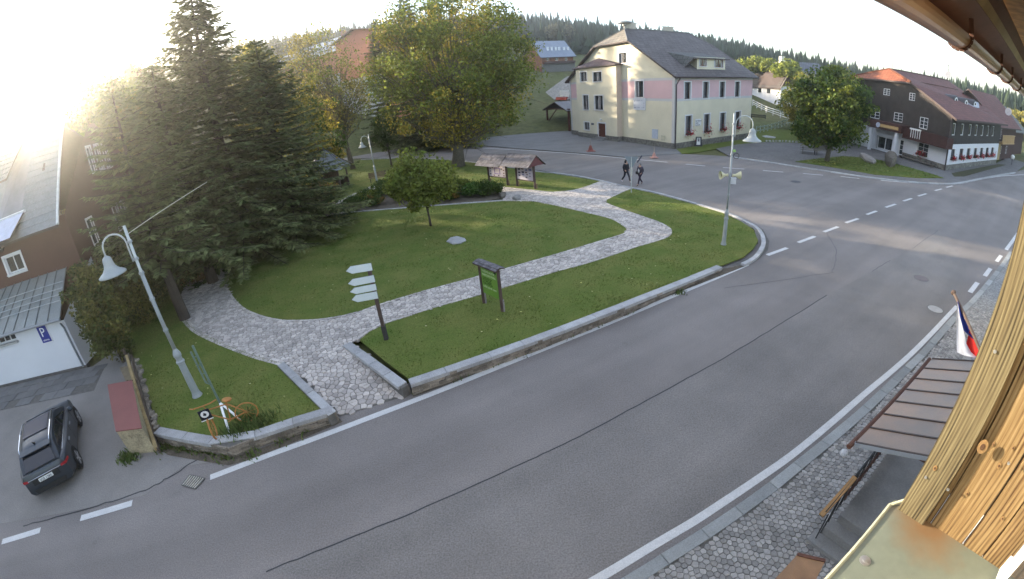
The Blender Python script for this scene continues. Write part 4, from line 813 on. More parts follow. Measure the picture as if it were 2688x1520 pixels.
# stair tower projecting from the gable wall
e = .8; FT = FG.off(e); t0, t1 = FT.px(1514.5, 260)[0], FT.px(1619, 265)[0]; zt = (FT.px(1516, 173.5)[1] + FT.px(1612, 173)[1]) / 2
TW = [FT.rect(*q) for q in ((1523.6, 189, 1540, 213.5), (1556.6, 189, 1579, 213.5), (1530.5, 250, 1544.8, 287.7), (1560.7, 251, 1582.7, 288), (1533.8, 321, 1547.5, 340.4))]; DR = FT.rect(1569.8, 324, 1589.6, 365); DR = (DR[0], DR[1], .35, DR[3])
wall_face(FT, [(t0, zp), (t1, zp), (t1, zt), (t0, zt)], TW + [DR], M_CREAM, YH, 'tower_wall', mrev=M_FRW)
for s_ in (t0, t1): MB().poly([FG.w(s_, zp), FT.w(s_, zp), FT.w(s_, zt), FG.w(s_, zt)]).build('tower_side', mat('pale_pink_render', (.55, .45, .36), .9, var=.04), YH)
tp = MB(); FT.box(tp, t0 - .05, DR[0], -.05, zp, -e + .05, .05); FT.box(tp, DR[1], t1 + .05, -.05, zp, -e + .05, .05); tp.build('tower_plinth', M_PLINTH, YH)
for r in TW: window(FT, r, YH, M_FRB, M_FRW, nx=2, reveal=.2, curtain=((.3, .6),))
dm = MB(); FT.box(dm, DR[0] + .01, DR[1] - .01, DR[2] + .01, DR[3] - .01, -.25, -.15); dr = dm.build('door', M_DOOR, YH)
MB().ball(FT.w(DR[0] + .2, 1.3, -.12), .05).build('handle', mat('steel', (.5, .5, .5), .3, metal=1), dr)
FT.box(MB(), DR[0] - .3, DR[1] + .3, 0, .17, -.1, .75).build('step', M_CONC, YH); FT.box(MB(), DR[0] - .2, DR[1] + .2, .17, .34, -.1, .4).build('step', M_CONC, YH)
dsr = MB()
for a, b, c_, d_ in ((DR[0] - .16, DR[0], .4, DR[3]), (DR[1], DR[1] + .16, .4, DR[3]), (DR[0] - .16, DR[1] + .16, DR[3], DR[3] + .16)): FT.box(dsr, a, b, c_, d_, .002, .03)
dsr.build('door_surround', M_FRW, YH); MB().ball(FT.w((DR[0] + DR[1]) / 2, DR[3] + .5, .1), .14).build('door_lamp', M_FRW, YH)
zta = FT.px(1566, 152)[1]; o = .35; am = FG.w((t0 + t1) / 2, zta, 0); a0, a1 = FT.w(t0 - o, zt - .05, o), FT.w(t1 + o, zt - .05, o); b0, b1 = FG.w(t0 - o, zt - .05, .02), FG.w(t1 + o, zt - .05, .02)
slab_roof([[a0, a1, am], [a1, b1, am], [b0, a0, am]], tile_mat('tower_slate', (.10, .07, .075), 3.0), YH, .12, 'tower_roof')
mb = MB(); q = FG.rect(1663.7, 256.6, 1695, 288.8); FG.box(mb, *q, .01, .05); mp = mb.build('wall_plaque', mat('plaque_white', (.60, .60, .62), .6, var=.03), YH)
mk = MB()
for i in range(22): a, b = random.choice(((q[0] + .25, random.uniform(q[2] + .2, q[3] - .2)), (q[1] - .25, random.uniform(q[2] + .2, q[3] - .2)), (random.uniform(q[0] + .3, q[1] - .3), q[2] + .3), (random.uniform(q[0] + .3, q[1] - .3), q[3] - .3))); FG.box(mk, a - .05, a + .05, b - .04, b + .04, .05, .055)
mk.build('plaque_marks', mat('ink_grey', (.15, .16, .25), .7), mp)['kind'] = 'stuff'
for q_, m in (((1712.6, 339, 1727.5, 363.8), mat('meter_box', (.45, .48, .54), .6)), ((1736.5, 355.5, 1746, 369), mat('meter_box_cream', (.50, .46, .33), .6))): mb = MB(); r = FG.rect(*q_); FG.box(mb, *r, .01, .08); mb.build('meter_box', m, YH)
q = FT.rect(1552.5, 323, 1559, 328); mb = MB(); FT.box(mb, *q, .01, .04); mb.build('house_plate', mat('plate_dark', (.08, .09, .12), .5), YH)
# text notice on the side wall
def text(body, F, s, z, size, m, root, d=.02, name='lettering', align='LEFT', sx=1.0):
    cu = bpy.data.curves.new('t', 'FONT'); cu.body = body; cu.size = size; cu.align_x = align; cu.extrude = .002; cu.resolution_u = 2; to = bpy.data.objects.new('t', cu)
    me = bpy.data.meshes.new_from_object(to); bpy.data.objects.remove(to); bpy.data.curves.remove(cu)
    r = F.n; X = Vector((F.t.x, F.t.y, 0)); N_ = Vector((r.x, r.y, 0))
    if X.cross(UP).dot(N_) < 0: X = -X
    mb = MB(); o0 = F.w(s, z, d)
    for v in me.vertices: mb.v.append(tuple(o0 + X * v.co.x * sx + UP * v.co.y + N_ * v.co.z))
    for p in me.polygons: mb.f.append(tuple(p.vertices)); mb.m.append(0)
    bpy.data.meshes.remove(me); return mb.build(name, m, root)
q = FS.rect(1824.5, 312, 1839.6, 330); mb = MB(); FS.box(mb, *q, .01, .04); nb = mb.build('wall_notice', M_FRW, YH)
for i, tx in enumerate(('INFORMACE', 'OBEC', 'MUZEUM')): text(tx, FS, q[0] + .06, q[3] - .32 - i * (q[3] - q[2]) * .3, (q[3] - q[2]) * .30, mat('ink_dark', (.03, .03, .05), .7), nb, .042, sx=.85)
# dormer on the street slope
def roof_z(s_): return zr - abs(s_ - sm) * slope + .02
D0 = FS.off(-.9); w0, w1 = D0.px(1788.7, 160)[0], D0.px(1912, 165)[0]; dz0 = roof_z(FG.L - .9) + .1; dz1 = D0.px(1850, 150)[1]; dws = [D0.rect(1835.4, 153, 1854.7, 174), D0.rect(1875, 154.6, 1898.6, 177)]
dws = [(a, b, max(dz0 + .15, c), dz1 - .15) for a, b, c, d_ in dws]; ws0 = dws[0][0] - .4; ws1 = dws[1][1] + .4
wall_face(D0, [(ws0, dz0 - .2), (ws1, dz0 - .2), (ws1, dz1), (ws0, dz1)], dws, M_CREAM, YH, 'dormer_wall')
for r in dws: window(D0, r, YH, mat('window_redbrown', (.16, .05, .03), .5), M_FRW, sw=.08, reveal=.08, nx=2, curtain=((0, .2), (.8, 1)))
dtop = FG.L - (zr - (dz1 + .9)) / slope
def RS_(s_, along, z=None): p = FG.w(s_, roof_z(s_) if z is None else z) + u_dir * along; return p
bs_ = FG.L - sm * .0; back_s = sm + (zr - dz1 - .75) / slope
for a in (ws0, ws1): MB().poly([D0.w(a, dz0 - .1), D0.w(a, dz1), RS_(back_s, a, dz1 + .5)]).build('dormer_cheek', M_CREAM, YH)
slab_roof([[D0.w(ws0 - 1.0, dz1 - .12, .35), D0.w(ws1 + .5, dz1 - .12, .35), RS_(back_s, ws1 - .2), RS_(back_s, ws0 - 1.3)], [D0.w(ws0 - 1.0, dz1 - .12, .35), RS_(back_s, ws0 - 1.3), RS_(FG.L - 1.3, ws0 - 1.9)]], tile_mat('dormer_slate', (.085, .085, .08), 3.0), YH, .1, 'dormer_roof')
# ================= generic small helper house
def house(name, label, cat, a, b, depth, z0, ze, rise, roofm, wallm, axis='front', ov=.5, wins=(), frame=None, surround=None, hip=0.0, plinth=None, gablem=None, zg=None, roof_th=.18):
    F = Face(a, b); root = thing(name, label, cat, (F.a.x, F.a.y, z0)); back = -Vector((F.n.x, F.n.y, 0)) * depth; T = Vector((F.t.x, F.t.y, 0)); N_ = Vector((F.n.x, F.n.y, 0))
    rs = [F.rect(*w_) if len(w_) == 4 else w_[:4] for w_ in wins]
    rs = [(max(.1, r[0]), min(F.L - .1, r[1]), r[2], r[3]) for r in rs if r[1] > .2 and r[0] < F.L - .2]
    S_ = Face(b, V2(b) + V2(back)); S2 = Face(a, V2(a) + V2(back)); S_.n = V2(T); S2.n = -V2(T); zgg = ze if zg is None else zg
    if axis == 'front':
        wall_face(F, [(0, z0), (F.L, z0), (F.L, ze), (0, ze)], rs, wallm, root)
        for s_ in (S_, S2):
            wall_face(s_, [(0, z0), (depth, z0), (depth, zgg), (0, zgg)], [], wallm, root)
            g_ = [(0, zgg), (depth, zgg)] + ([(depth, ze)] if ze > zgg else []) + [(depth - depth * .5 * (1 - hip), ze + rise * (1 - hip)), (depth * .5 * (1 - hip), ze + rise * (1 - hip))] + ([(0, ze)] if ze > zgg else []); wall_face(s_, g_, [], gablem or wallm, root, 'gable')
        k = ov * rise / (depth / 2); e0, e1 = F.w(-ov, ze - k, ov), F.w(F.L + ov, ze - k, ov); f0, f1 = F.w(-ov, ze - k, -depth - ov), F.w(F.L + ov, ze - k, -depth - ov); hb = depth / 2 * hip; m0, m1 = F.w(-ov + hb * .9, ze + rise, -depth / 2), F.w(F.L + ov - hb * .9, ze + rise, -depth / 2)
        zz = ze + rise * (1 - hip); c0, c1 = F.w(-ov, zz, -depth / 2 + hb), F.w(F.L + ov, zz, -depth / 2 + hb); d0, d1 = F.w(-ov, zz, -depth / 2 - hb), F.w(F.L + ov, zz, -depth / 2 - hb)
        rf = slab_roof([[e0, e1] + ([c1] if hip else []) + [m1, m0] + ([c0] if hip else []), [f1, f0] + ([d0] if hip else []) + [m0, m1] + ([d1] if hip else [])], roofm, root, roof_th)
        if hip: slab_roof([[c0, d0, m0], [c1, m1, d1]], roofm, root, roof_th, 'hip_roof')
        root_r = (rf, m0, m1)
    else:
        hgt = ze + rise * (1 - hip); wall_face(F, [(0, z0), (F.L, z0), (F.L, ze), (F.L - F.L / 2 * (1 - hip), hgt), (F.L / 2 * (1 - hip), hgt), (0, ze)], rs, wallm, root)
        for s_ in (S_, S2): wall_face(s_, [(0, z0), (depth, z0), (depth, ze), (0, ze)], [], wallm, root)
        k = ov * rise / (F.L / 2); mid = F.L / 2; hb = mid * hip
        e0, e1 = F.w(-ov, ze - k, ov), F.w(-ov, ze - k, -depth - ov); g0, g1 = F.w(F.L + ov, ze - k, ov), F.w(F.L + ov, ze - k, -depth - ov); m0, m1 = F.w(mid, ze + rise, ov - hb * 1.2), F.w(mid, ze + rise, -depth - ov)
        c0, c1 = F.w(mid - hb, hgt, ov), F.w(mid + hb, hgt, ov)
        rf = slab_roof([[e0, e1, m1, m0] + ([c0] if hip else []), [g0] + ([c1] if hip else []) + [m0, m1, g1]], roofm, root, roof_th)
        if hip: slab_roof([[c0, c1, m0]], roofm, root, roof_th, 'hip_roof')
        root_r = (rf, m0, m1)
    for r in rs: window(F, r, root, frame or M_FRB, surround, sw=.1, nx=2, reveal=.12)
    if plinth: q = MB(); F.box(q, -.04, F.L + .04, z0 - .3, z0 + plinth, -.3, .04); q.build('plinth', M_PLINTH, root)
    return root, F, root_r
# ================= the dark timber house on the right
M_DKW = mat('dark_timber', (.034, .027, .024), .75, var=.25, scale=1.5, stretch=(1, 1, 1), fine=.15, fscale=8, bump=.6, bscale=10); M_BRW = mat('brown_timber', (.06, .026, .022), .75, var=.2, scale=1.5, fine=.15, fscale=8)
M_WR = mat('white_wall', (.60, .60, .62), .9, var=.04, scale=.6); M_REDT = tile_mat('brown_red_tiles', (.135, .046, .036), 4.0); M_SUNT = tile_mat('sun_painted_tiles', (.26, .085, .04), 4.0, var=.2)  # bright hip tiles: sunlight painted into the red tile colour
Bd = P(2479, 449.5); dA = (P(2371, 415) - Bd); dA.z = 0; dA.normalize(); Cd_ = P(2614, 431)
FTmp = Face(Bd, Bd + dA); sA = FTmp.px(2226, 203, .5)[0] + FTmp.px(2382, 222.4, .5)[0]; Ad = Bd + dA * sA
FD = Face(Ad, Bd); FE = Face(Bd, Cd_)
DH = thing('timber_lodge', 'dark timber house with white ground floor, red tiled roof and long balcony', 'house', Bd)
zst = (FE.px(2484.5, 432)[1] + FE.px(2613, 419.8)[1]) / 2; zwh = (FE.px(2506, 378.5)[1] + FE.px(2614.5, 377)[1]) / 2; zed = (FE.px(2492, 301)[1] + FE.px(2612, 319)[1]) / 2
L_ = FD.L; apx = hit(2334, 181, (Ad + Bd) / 2, FE.t); zrd = apx.z; hipl = [FD.px(2226, 203, .5), FD.px(2382, 222.4, .5)]; hz = (hipl[0][1] + hipl[1][1]) / 2; hq = 1 - (hipl[1][0] - hipl[0][0]) / L_
up_w = [FD.rect(*q) for q in ((2255, 224, 2270, 243), (2319, 233, 2336, 250), (2386.5, 244, 2402, 264))]; md_w = [FD.rect(*q) for q in ((2285, 285, 2309.5, 311), (2346, 296, 2369.7, 320), (2413.5, 308, 2435.5, 338.7))]
gw = FD.rect(2408, 375.4, 2437, 409); gd_ = FD.rect(2298, 358.6, 2340.6, 409); nd = FD.rect(2359, 366, 2370, 413.6)
def okr(r, L): return (max(.15, r[0]), min(L - .15, r[1]), r[2], r[3])
h2 = hz
wall_face(FD, [(0, zwh), (L_, zwh), (L_, zed), (L_ / 2 + L_ / 2 * (1 - hq), h2), (L_ / 2 - L_ / 2 * (1 - hq), h2), (0, zed)], [okr(r, L_) for r in up_w + md_w], M_DKW, DH)
gd_ = okr(gd_, L_); nd = (nd[0], nd[1], .25, nd[3]); gd_ = (gd_[0], gd_[1], .25, gd_[3])
wall_face(FD, [(0, 0), (L_, 0), (L_, zwh), (0, zwh)], [gw, gd_, nd], [M_WR, M_PLINTH], DH, 'ground_floor_wall', cuts=[zst], matf=lambda x, y: 1 if (y < zst and x > nd[1]) else 0)
xs = (2501, 2523, 2543.5, 2560, 2576, 2591, 2604.7); suw = [FE.rect(x, 322 + i * 1.8, x + 8 - i * .5, 354 + i * .8) for i, x in enumerate(xs)]; xs2 = (2496, 2518, 2537, 2555.5, 2572, 2587, 2601); slw = [FE.rect(x, 390 - i * .4, x + 9.5 - i * .5, 420 - i * 2.0) for i, x in enumerate(xs2)]
suw = level(suw); slw = level(slw); slw = [(a, b, max(zst + .35, c), d) for a, b, c, d in slw]
wall_face(FE, [(0, zwh), (FE.L, zwh), (FE.L, zed), (0, zed)], suw, M_DKW, DH); wall_face(FE, [(0, 0), (FE.L, 0), (FE.L, zwh), (0, zwh)], slw, [M_WR, M_PLINTH], DH, 'ground_floor_wall', cuts=[zst], matf=lambda x, y: 1 if y < zst else 0)
bb = Face(Cd_, Cd_ + (Ad - Bd)); bb.n = V2(FE.t); wall_face(bb, [(0, 0), (bb.L, 0), (bb.L, zed), (bb.L / 2, zrd - .6), (0, zed)], [], M_DKW, DH)
bl = Face(Ad, Ad + (Cd_ - Bd)); bl.n = -V2(FE.n); wall_face(bl, [(0, 0), (bl.L, 0), (bl.L, zed), (0, zed)], [], M_DKW, DH)
for r in up_w + md_w: window(FD, okr(r, L_), DH, M_FRW, None, nx=2, ny=3, reveal=.08, fw=.07)
for r in suw: window(FE, r, DH, M_FRW, None, nx=1, reveal=.12, fw=.09)
for r in slw: window(FE, r, DH, M_FRB, M_FRW, sw=.10, nx=1, reveal=.14)
window(FD, gw, DH, M_FRW, M_FRW, sw=.1, nx=2, ny=3, reveal=.12)
window(FD, gd_, DH, M_FRW, None, nx=2, ny=1, reveal=.3, fw=.13); window(FD, nd, DH, M_FRW, None, nx=1, ny=3, reveal=.12, fw=.08)
ords = ('first', 'second', 'third', 'fourth', 'fifth', 'sixth', 'seventh')
for i, r in enumerate(slw): flowers(FE, r, 'red flowers in the %s window from the corner downpipe of the dark timber house' % ords[i], 'flower boxes of the timber house', d=.02, big=.62)
flowers(FD, gw, 'dark red flowers under the square window below the balcony, dark timber house', None, d=.02, big=.7, col='wine_flowers')
cp = MB(); cp.tube([FD.w(L_ + .06, 0, .08), FD.w(L_ + .06, zed, .08)], .09, 6); cp.build('corner_pipe', MATS['dark_pipe'], DH)
# roof
uE = Vector((FE.t.x, FE.t.y, 0)); nE = Vector((FD.t.x, FD.t.y, 0)); ovd = .9; sd_ = (zrd - zed) / (L_ / 2); zlo = zed - ovd * sd_ * .6; half = L_ / 2 * (1 - hq)
fo = -uE * .55; mid = lambda s_, z, k: FD.w(s_, z) + k
e0, h0, a0_ = mid(L_ + ovd, zlo, fo), mid(L_ / 2 + half * 1.06, h2 + .15, fo), FD.w(L_ / 2, zrd) + uE * max(1.2, (V2(apx) - FD.a - FD.t * (L_ / 2)).dot(V2(uE)))
g0, i0_ = mid(-ovd, zlo, fo), mid(L_ / 2 - half * 1.06, h2 + .15, fo)
rend = hit(2489, 217.8, (Ad + Bd) / 2, FE.t); a1_ = FD.w(L_ / 2, zrd) + uE * max(6, (V2(rend) - FD.a - FD.t * (L_ / 2)).dot(V2(uE)))
bo = uE * (FE.L + .9); e1, g1 = mid(L_ + ovd, zlo, bo), mid(-ovd, zlo, bo)
drf = slab_roof([[e0, e1, a1_, a0_, h0], [g0, i0_, a0_, a1_, g1], [e1, g1, a1_]], M_REDT, DH, .22)
slab_roof([[i0_, h0, a0_]], M_SUNT, DH, .18, 'hip_roof')
rt = MB(); rt.tube([h0 + Vector((0, 0, .05)), a0_ + Vector((0, 0, .05))], .13, 6).tube([i0_, a0_], .13, 6); rt.build('hip_tiles', M_SUNT, drf); MB().tube([a0_, a1_], .12, 6).build('ridge_tiles', mat('ridge_brown', (.07, .035, .03), .8), drf)
def on_roof(k, al): p = FD.w(L_ / 2 + (L_ / 2) * k, zrd - (zrd - zed) * k + .06) + uE * al; return p
for k in (.30, .82): MB().beam(on_roof(k, 3.5), on_roof(k, FE.L - .5), .04, .12).build('snow_guard', M_DKBR, drf)
def roof_hit(u, v):
    d = ray(u, v); a, b, c = e0, e1, a0_; n = (b - a).cross(c - a); k = (a - EYE).dot(n) / d.dot(n); return EYE + d * k
q0, q1, q2, q3 = roof_hit(2473, 252), roof_hit(2568, 270), roof_hit(2570, 285), roof_hit(2510, 275); nrm = (e1 - e0).cross(a0_ - e0).normalized(); nrm = nrm if nrm.z > 0 else -nrm
MB().prism([q + nrm * .04 for q in (q0, q1, q2, q3)], nrm * .06).build('metal_apron', mat('apron_metal', (.16, .18, .23), .35, spec=.6), drf)
for (u, v) in ((2508, 267), (2534.5, 273.5), (2558, 277)):
    c = roof_hit(u, v + 3) + nrm * .08; Y = -Vector((FE.n.x, FE.n.y, 0)); X = uE; r_ = .78; arc = [c + X * math.cos(math.pi * i / 8) * r_ + UP * math.sin(math.pi * i / 8) * r_ for i in range(9)]
    ey = MB(); ey.prism(arc, Y * 1.4); eo = ey.build('eyebrow_dormer', mat('dormer_dark', (.05, .045, .05), .5), drf); arc2 = [p - Y * .02 - UP * 0 + (c - p) * .25 for p in arc]
    MB().prism([p - Y * .03 for p in arc2], -Y * .03).build('dormer_window', M_FRW, eo); MB().prism([p - Y * .07 + (c + UP * .25 - p) * .5 for p in arc2], -Y * .01).build('pane', glass(), eo)
c = hit(2342, 181, FD.w(L_ / 2, 0), FE.t); zt_ = hit(2333.5, 112, FD.w(L_ / 2, 0), FE.t).z; zm = (zt_ + zrd) / 2
antenna(drf, (c.x, c.y, zrd), (c.x, c.y, zt_), [((c.x - .5, c.y, zm + .3), (c.x + .5, c.y, zm + .3)), ((c.x - .5, c.y, zm - .1), (c.x - .5, c.y, zm + .7)), ((c.x + .5, c.y, zm - .1), (c.x + .5, c.y, zm + .7)), ((c.x - .5, c.y, zm + .1), (c.x + .5, c.y, zm + .1))])
c = hit(2487.5, 216, FD.w(L_ / 2, 0), FE.t); zt_ = hit(2481.4, 144, FD.w(L_ / 2, 0), FE.t).z; zm = zrd + (zt_ - zrd) * .6; tl = Vector((ray(2500, 170).y, -ray(2500, 170).x, 0)).normalized()
antenna(drf, (c.x, c.y, zrd - .3), (c.x, c.y, zt_), [(Vector((c.x, c.y, zm + .2)) - tl * 1.6, Vector((c.x, c.y, zm - .1)) + tl * 1.8)] + [(Vector((c.x, c.y, zm)) + tl * k * .45 - Vector((.25, .3, 0)), Vector((c.x, c.y, zm)) + tl * k * .45 + Vector((.25, .3, 0))) for k in (-3, -2, -1, 1, 2, 3)], r=.05)
dd_ = MB(); ctr = Vector((c.x, c.y, zrd + (zt_ - zrd) * .24)); tow = -Vector((c.x, c.y, 0)).normalized(); dd_.prism([ctr + tow * .25 + (tl * math.cos(i * .5236) + UP * math.sin(i * .5236)) * .5 for i in range(12)], tow * .06); dd_.build('satellite_dish', mat('dish_grey', (.40, .40, .42), .5), drf)
# balcony with boards, porch, sign
bz0 = FD.px(2430, 374, 1.0)[1]; bz1 = FD.px(2430, 348, 1.0)[1]; bs0 = FD.px(2371, 350, 1.0)[0]
bz1 = bz0 + 1.0
BAL = FD.box(MB(), bs0, L_ + .6, bz0 - .12, bz0, 0, 1.15).build('balcony', M_BRW, DH)
x = bs0
while x < L_ + .55: FD.box(MB(), x, x + .13, bz0 + .0, bz1, 1.05, 1.08).build('board', M_BRW, BAL); x += .155
tr = MB(); FD.box(tr, bs0, L_ + .62, bz1, bz1 + .07, 1.0, 1.12); tr.build('handrail', M_BRW, BAL)
y = 0.0
while y < .95: MB().box(FD.w(L_ + .58, (bz0 + bz1) / 2, y + .07), (.03, .13, 1.0), FD.ax()).build('board', M_BRW, BAL); y += .155
q = md_w[2]; mb = MB(); FD.box(mb, q[0] - .1, q[1] + .25, bz1 + .0, bz1 + .16, 1.13, 1.3); mb.build('white_ledge', M_FRW, DH)
for i in range(5): x = q[0] + (q[1] - q[0] + .1) * i / 4; FD.box(MB(), x, x + .07, bz0 + .15, bz1, 1.13, 1.19).build('white_bar', M_FRW, DH)
p0s = FD.px(2285, 340, 1.2)[0]; mb = MB(); FD.box(mb, p0s - .4, bs0 - .02, zwh + .02, zwh + .9, 0, 1.4); mb.build('porch_fascia', M_BRW, DH)
sg = FD.rect(2310, 327, 2353, 341, 1.42); mb = MB(); FD.box(mb, sg[0], bs0 - .4, zwh + .28, zwh + .62, 1.42, 1.47); sgn = mb.build('sign_board', mat('sign_tan', (.42, .27, .11), .6, var=.06), DH)
s0_, s1_ = sg[0], bs0 - .4; mb = MB(); FD.box(mb, s0_ + .1, s1_ - .1, zwh + .44, zwh + .46, 1.471, 1.475); mb.build('sign_line', mat('sign_cream', (.6, .5, .3), .6), sgn)
mb = MB(); cc_ = FD.w(s0_ - .35, zwh + .45, 1.42); X = Vector((FD.t.x, FD.t.y, 0)); mb.prism([cc_ + X * math.cos(i * .5236) * .34 + UP * math.sin(i * .5236) * .3 for i in range(12)], Vector((FD.n.x, FD.n.y, 0)) * .05); mb.build('round_emblem', mat('emblem_grey', (.40, .43, .52), .5, var=.3, scale=4), DH)
for u, m in ((2281, M_WR), (2349, M_WR)): s_ = FD.px(u, 385, 1.2)[0]; mb = MB(); FD.box(mb, s_ - .18, s_ + .18, .0, zwh + .02, 1.0, 1.3); mb.build('porch_pillar', m, DH)
tb = MB(); s0_, s1_ = nd[1] + .3, L_ - 1.0
for i in range(3): FD.box(tb, s0_, s1_, .30 + i * .0, .36, .45 + i * .16, .58 + i * .16)
FD.box(tb, s0_, s1_, .55, .65, .32, .36); FD.box(tb, s0_ + .1, s0_ + .25, 0, .3, .5, .85); FD.box(tb, s1_ - .25, s1_ - .1, 0, .3, .5, .85)
bn = one(tb, 'long_bench', 'long wooden bench along the wall of the dark timber house', 'bench', mat('grey_bench', (.14, .12, .10), .85, var=.2, scale=4))
# ================= further houses, left to right
M_METR = mat('pale_metal_roof', (.22, .235, .26), .35, var=.10, scale=1, spec=.7); M_SALM = mat('salmon_render', (.52, .21, .125), .9, var=.06, scale=.4, fine=.04); M_GREYR = mat('grey_render', (.46, .45, .42), .9, var=.07, scale=.4)
def seams(rfm, pa, pb, qa, qb, n, root, m=None, h=.07):
    for i in range(n + 1):
        t = i / n; MB().beam(pa.lerp(pb, t) + UP * .04, qa.lerp(qb, t) + UP * .04, .06, h).build('roof_seam', m or mat('seam_pale', (.34, .36, .40), .35, spec=.7), root)
# long salmon building behind the trees
a, b = P(752, 372), P(940, 352); F0 = Face(a, b)
zt0 = F0.px(812, 152)[1]; z0w = F0.px(780, 221)[1]
r_, F_, (rf_, m0, m1) = house('salmon_building', 'long salmon building with ribbed metal roof behind the autumn trees', 'building', a, b, 13, 0, zt0, F0.px(780, 111)[1] * .0 + 4.6, M_METR, [M_SALM], 'front', .7, wins=((775, 176, 790.6, 200), (816, 174, 831, 197), (858, 170, 872, 193), (778, 250, 793, 280), (820, 246, 834, 276), (862, 242, 876, 270)), frame=mat('window_dim', (.12, .08, .07), .6))
mb = MB(); F_.box(mb, -.02, F_.L + .02, 0, z0w, .005, .10); mb.build('ground_floor', M_GREYR, r_)
for q in ((778, 250, 793, 280), (820, 246, 834, 276), (862, 242, 876, 270)): r = F_.rect(*q, .1); mb = MB(); F_.box(mb, *r, .101, .12); mb.build('window', mat('dark_glass', (.04, .04, .045), .3), r_)
seams(rf_, F_.w(-.5, zt0 - .3, .65), F_.w(F_.L + .5, zt0 - .3, .65), m0, m1, 26, rf_); F2 = F_
for k in (.12, .5): MB().beam(F_.w(-.4, zt0 - .3, .65).lerp(m0, k) + UP * .12, F_.w(F_.L + .4, zt0 - .3, .65).lerp(m1, k) + UP * .12, .08, .12).build('snow_guard', mat('guard_dark', (.05, .05, .05), .6), rf_)
c = m0.lerp(m1, .82); MB().box(c + UP * .4, (1.6, 1.3, 1.6)).build('chimney', mat('chimney_brick', (.28, .14, .10), .9, var=.15), rf_)
# taller salmon gable to its right
a, b = P(925, 373), P(1040, 368); F0 = Face(a, b); zt0 = F0.px(940, 92)[1]
r_, F_, (rf_, m0, m1) = house('salmon_gable_house', 'tall salmon gabled house half hidden behind the big lime tree', 'house', a, b, 16, 0, zt0, max(1.5, F0.px(985, 66)[1] - zt0), M_METR, [M_SALM], 'gable', .8, wins=((999, 152, 1013, 174),), frame=MATS['window_dim'])
mb = MB(); F_.box(mb, -.02, F_.L + .02, 0, F_.px(980, 196)[1], .005, .25); mb.build('ground_floor', M_GREYR, r_)
qq = F_.rect(945, 205, 1003, 246, .26); mb = MB(); F_.box(mb, *qq, .26, .4); mb.build('pale_panel', mat('pale_green_panel', (.40, .47, .42), .7, var=.2, scale=1), r_)
antenna(rf_, m0 + UP * .1, m0 + UP * (F_.px(966, 2)[1] - m0.z), name='antenna_mast', r=.09)
# low white building and its metal roof, seen between the trees on the left
a, b = P(520, 330), P(770, 372)
r_, F_, _ = house('low_white_building', 'low whitish building with dull metal roof glimpsed between the left trees', 'building', P(640, 385), P(930, 372), 7, 0, 4.2, 1.8, M_METR, [M_GREYR], 'front', .5, wins=((800, 330, 818, 352), (850, 328, 868, 350)), frame=MATS['window_dim'])
# farmhouse on the slope with blue-grey roof
def ground_at(u, v, lo=60, hi=290):
    d = lo
    while d < hi:
        p = at(u, v, d)
        if terrain_z(p.x, p.y) >= p.z: return p
        d += 1.0
    return at(u, v, hi)
pf = ground_at(1424, 190); dist = math.hypot(pf.x, pf.y); a = at(1424, 180, dist); b = at(1506, 180, dist + 6); F0 = Face(a, b); z0 = min(pf.z, F0.px(1460, 186)[1]); zt0 = F0.px(1460, 144)[1]
M_BLUER = mat('blue_grey_metal', (.17, .20, .26), .4, var=.12, scale=.6, spec=.6); M_ORW = mat('orange_wood', (.20, .085, .045), .8, var=.25, scale=1, fine=.15, fscale=6)
r_, F_, (rf_, m0, m1) = house('hillside_farmhouse', 'wooden farmhouse with blue-grey metal roof on the slope under the forest', 'farmhouse', a, b, 11, z0 - 1, zt0, max(3, F0.px(1403, 98)[1] - zt0 - .5), M_BLUER, [M_ORW], 'front', .8, wins=((1434, 148, 1441, 159), (1457, 148, 1465, 159), (1483, 148, 1489, 159)), frame=M_FRW)
mb = MB(); F_.box(mb, -.2, F_.L + .2, z0 - 1.2, F_.px(1460, 167)[1], .02, .5); mb.build('lower_storey', mat('lower_grey', (.14, .13, .12), .9, var=.2), r_)
mb = MB(); F_.box(mb, .5, F_.L, F_.px(1460, 167)[1], F_.px(1460, 161)[1], .5, 1.2); mb.build('balcony', mat('dark_rail', (.08, .05, .045), .8), r_)
F3 = F_.off(-2.0)
for u in (1437, 1447, 1458, 1467, 1480, 1490): q = F_.px(u, 130, -2)[0]; z_ = F_.px(u, 130.5, -2)[1]; mb = MB(); F_.box(mb, q - .35, q + .35, z_ - .7, z_ + .8, -2.1, -1.7); mb.build('roof_window', mat('bright_pane', (.5, .52, .58), .2, spec=.8), rf_)
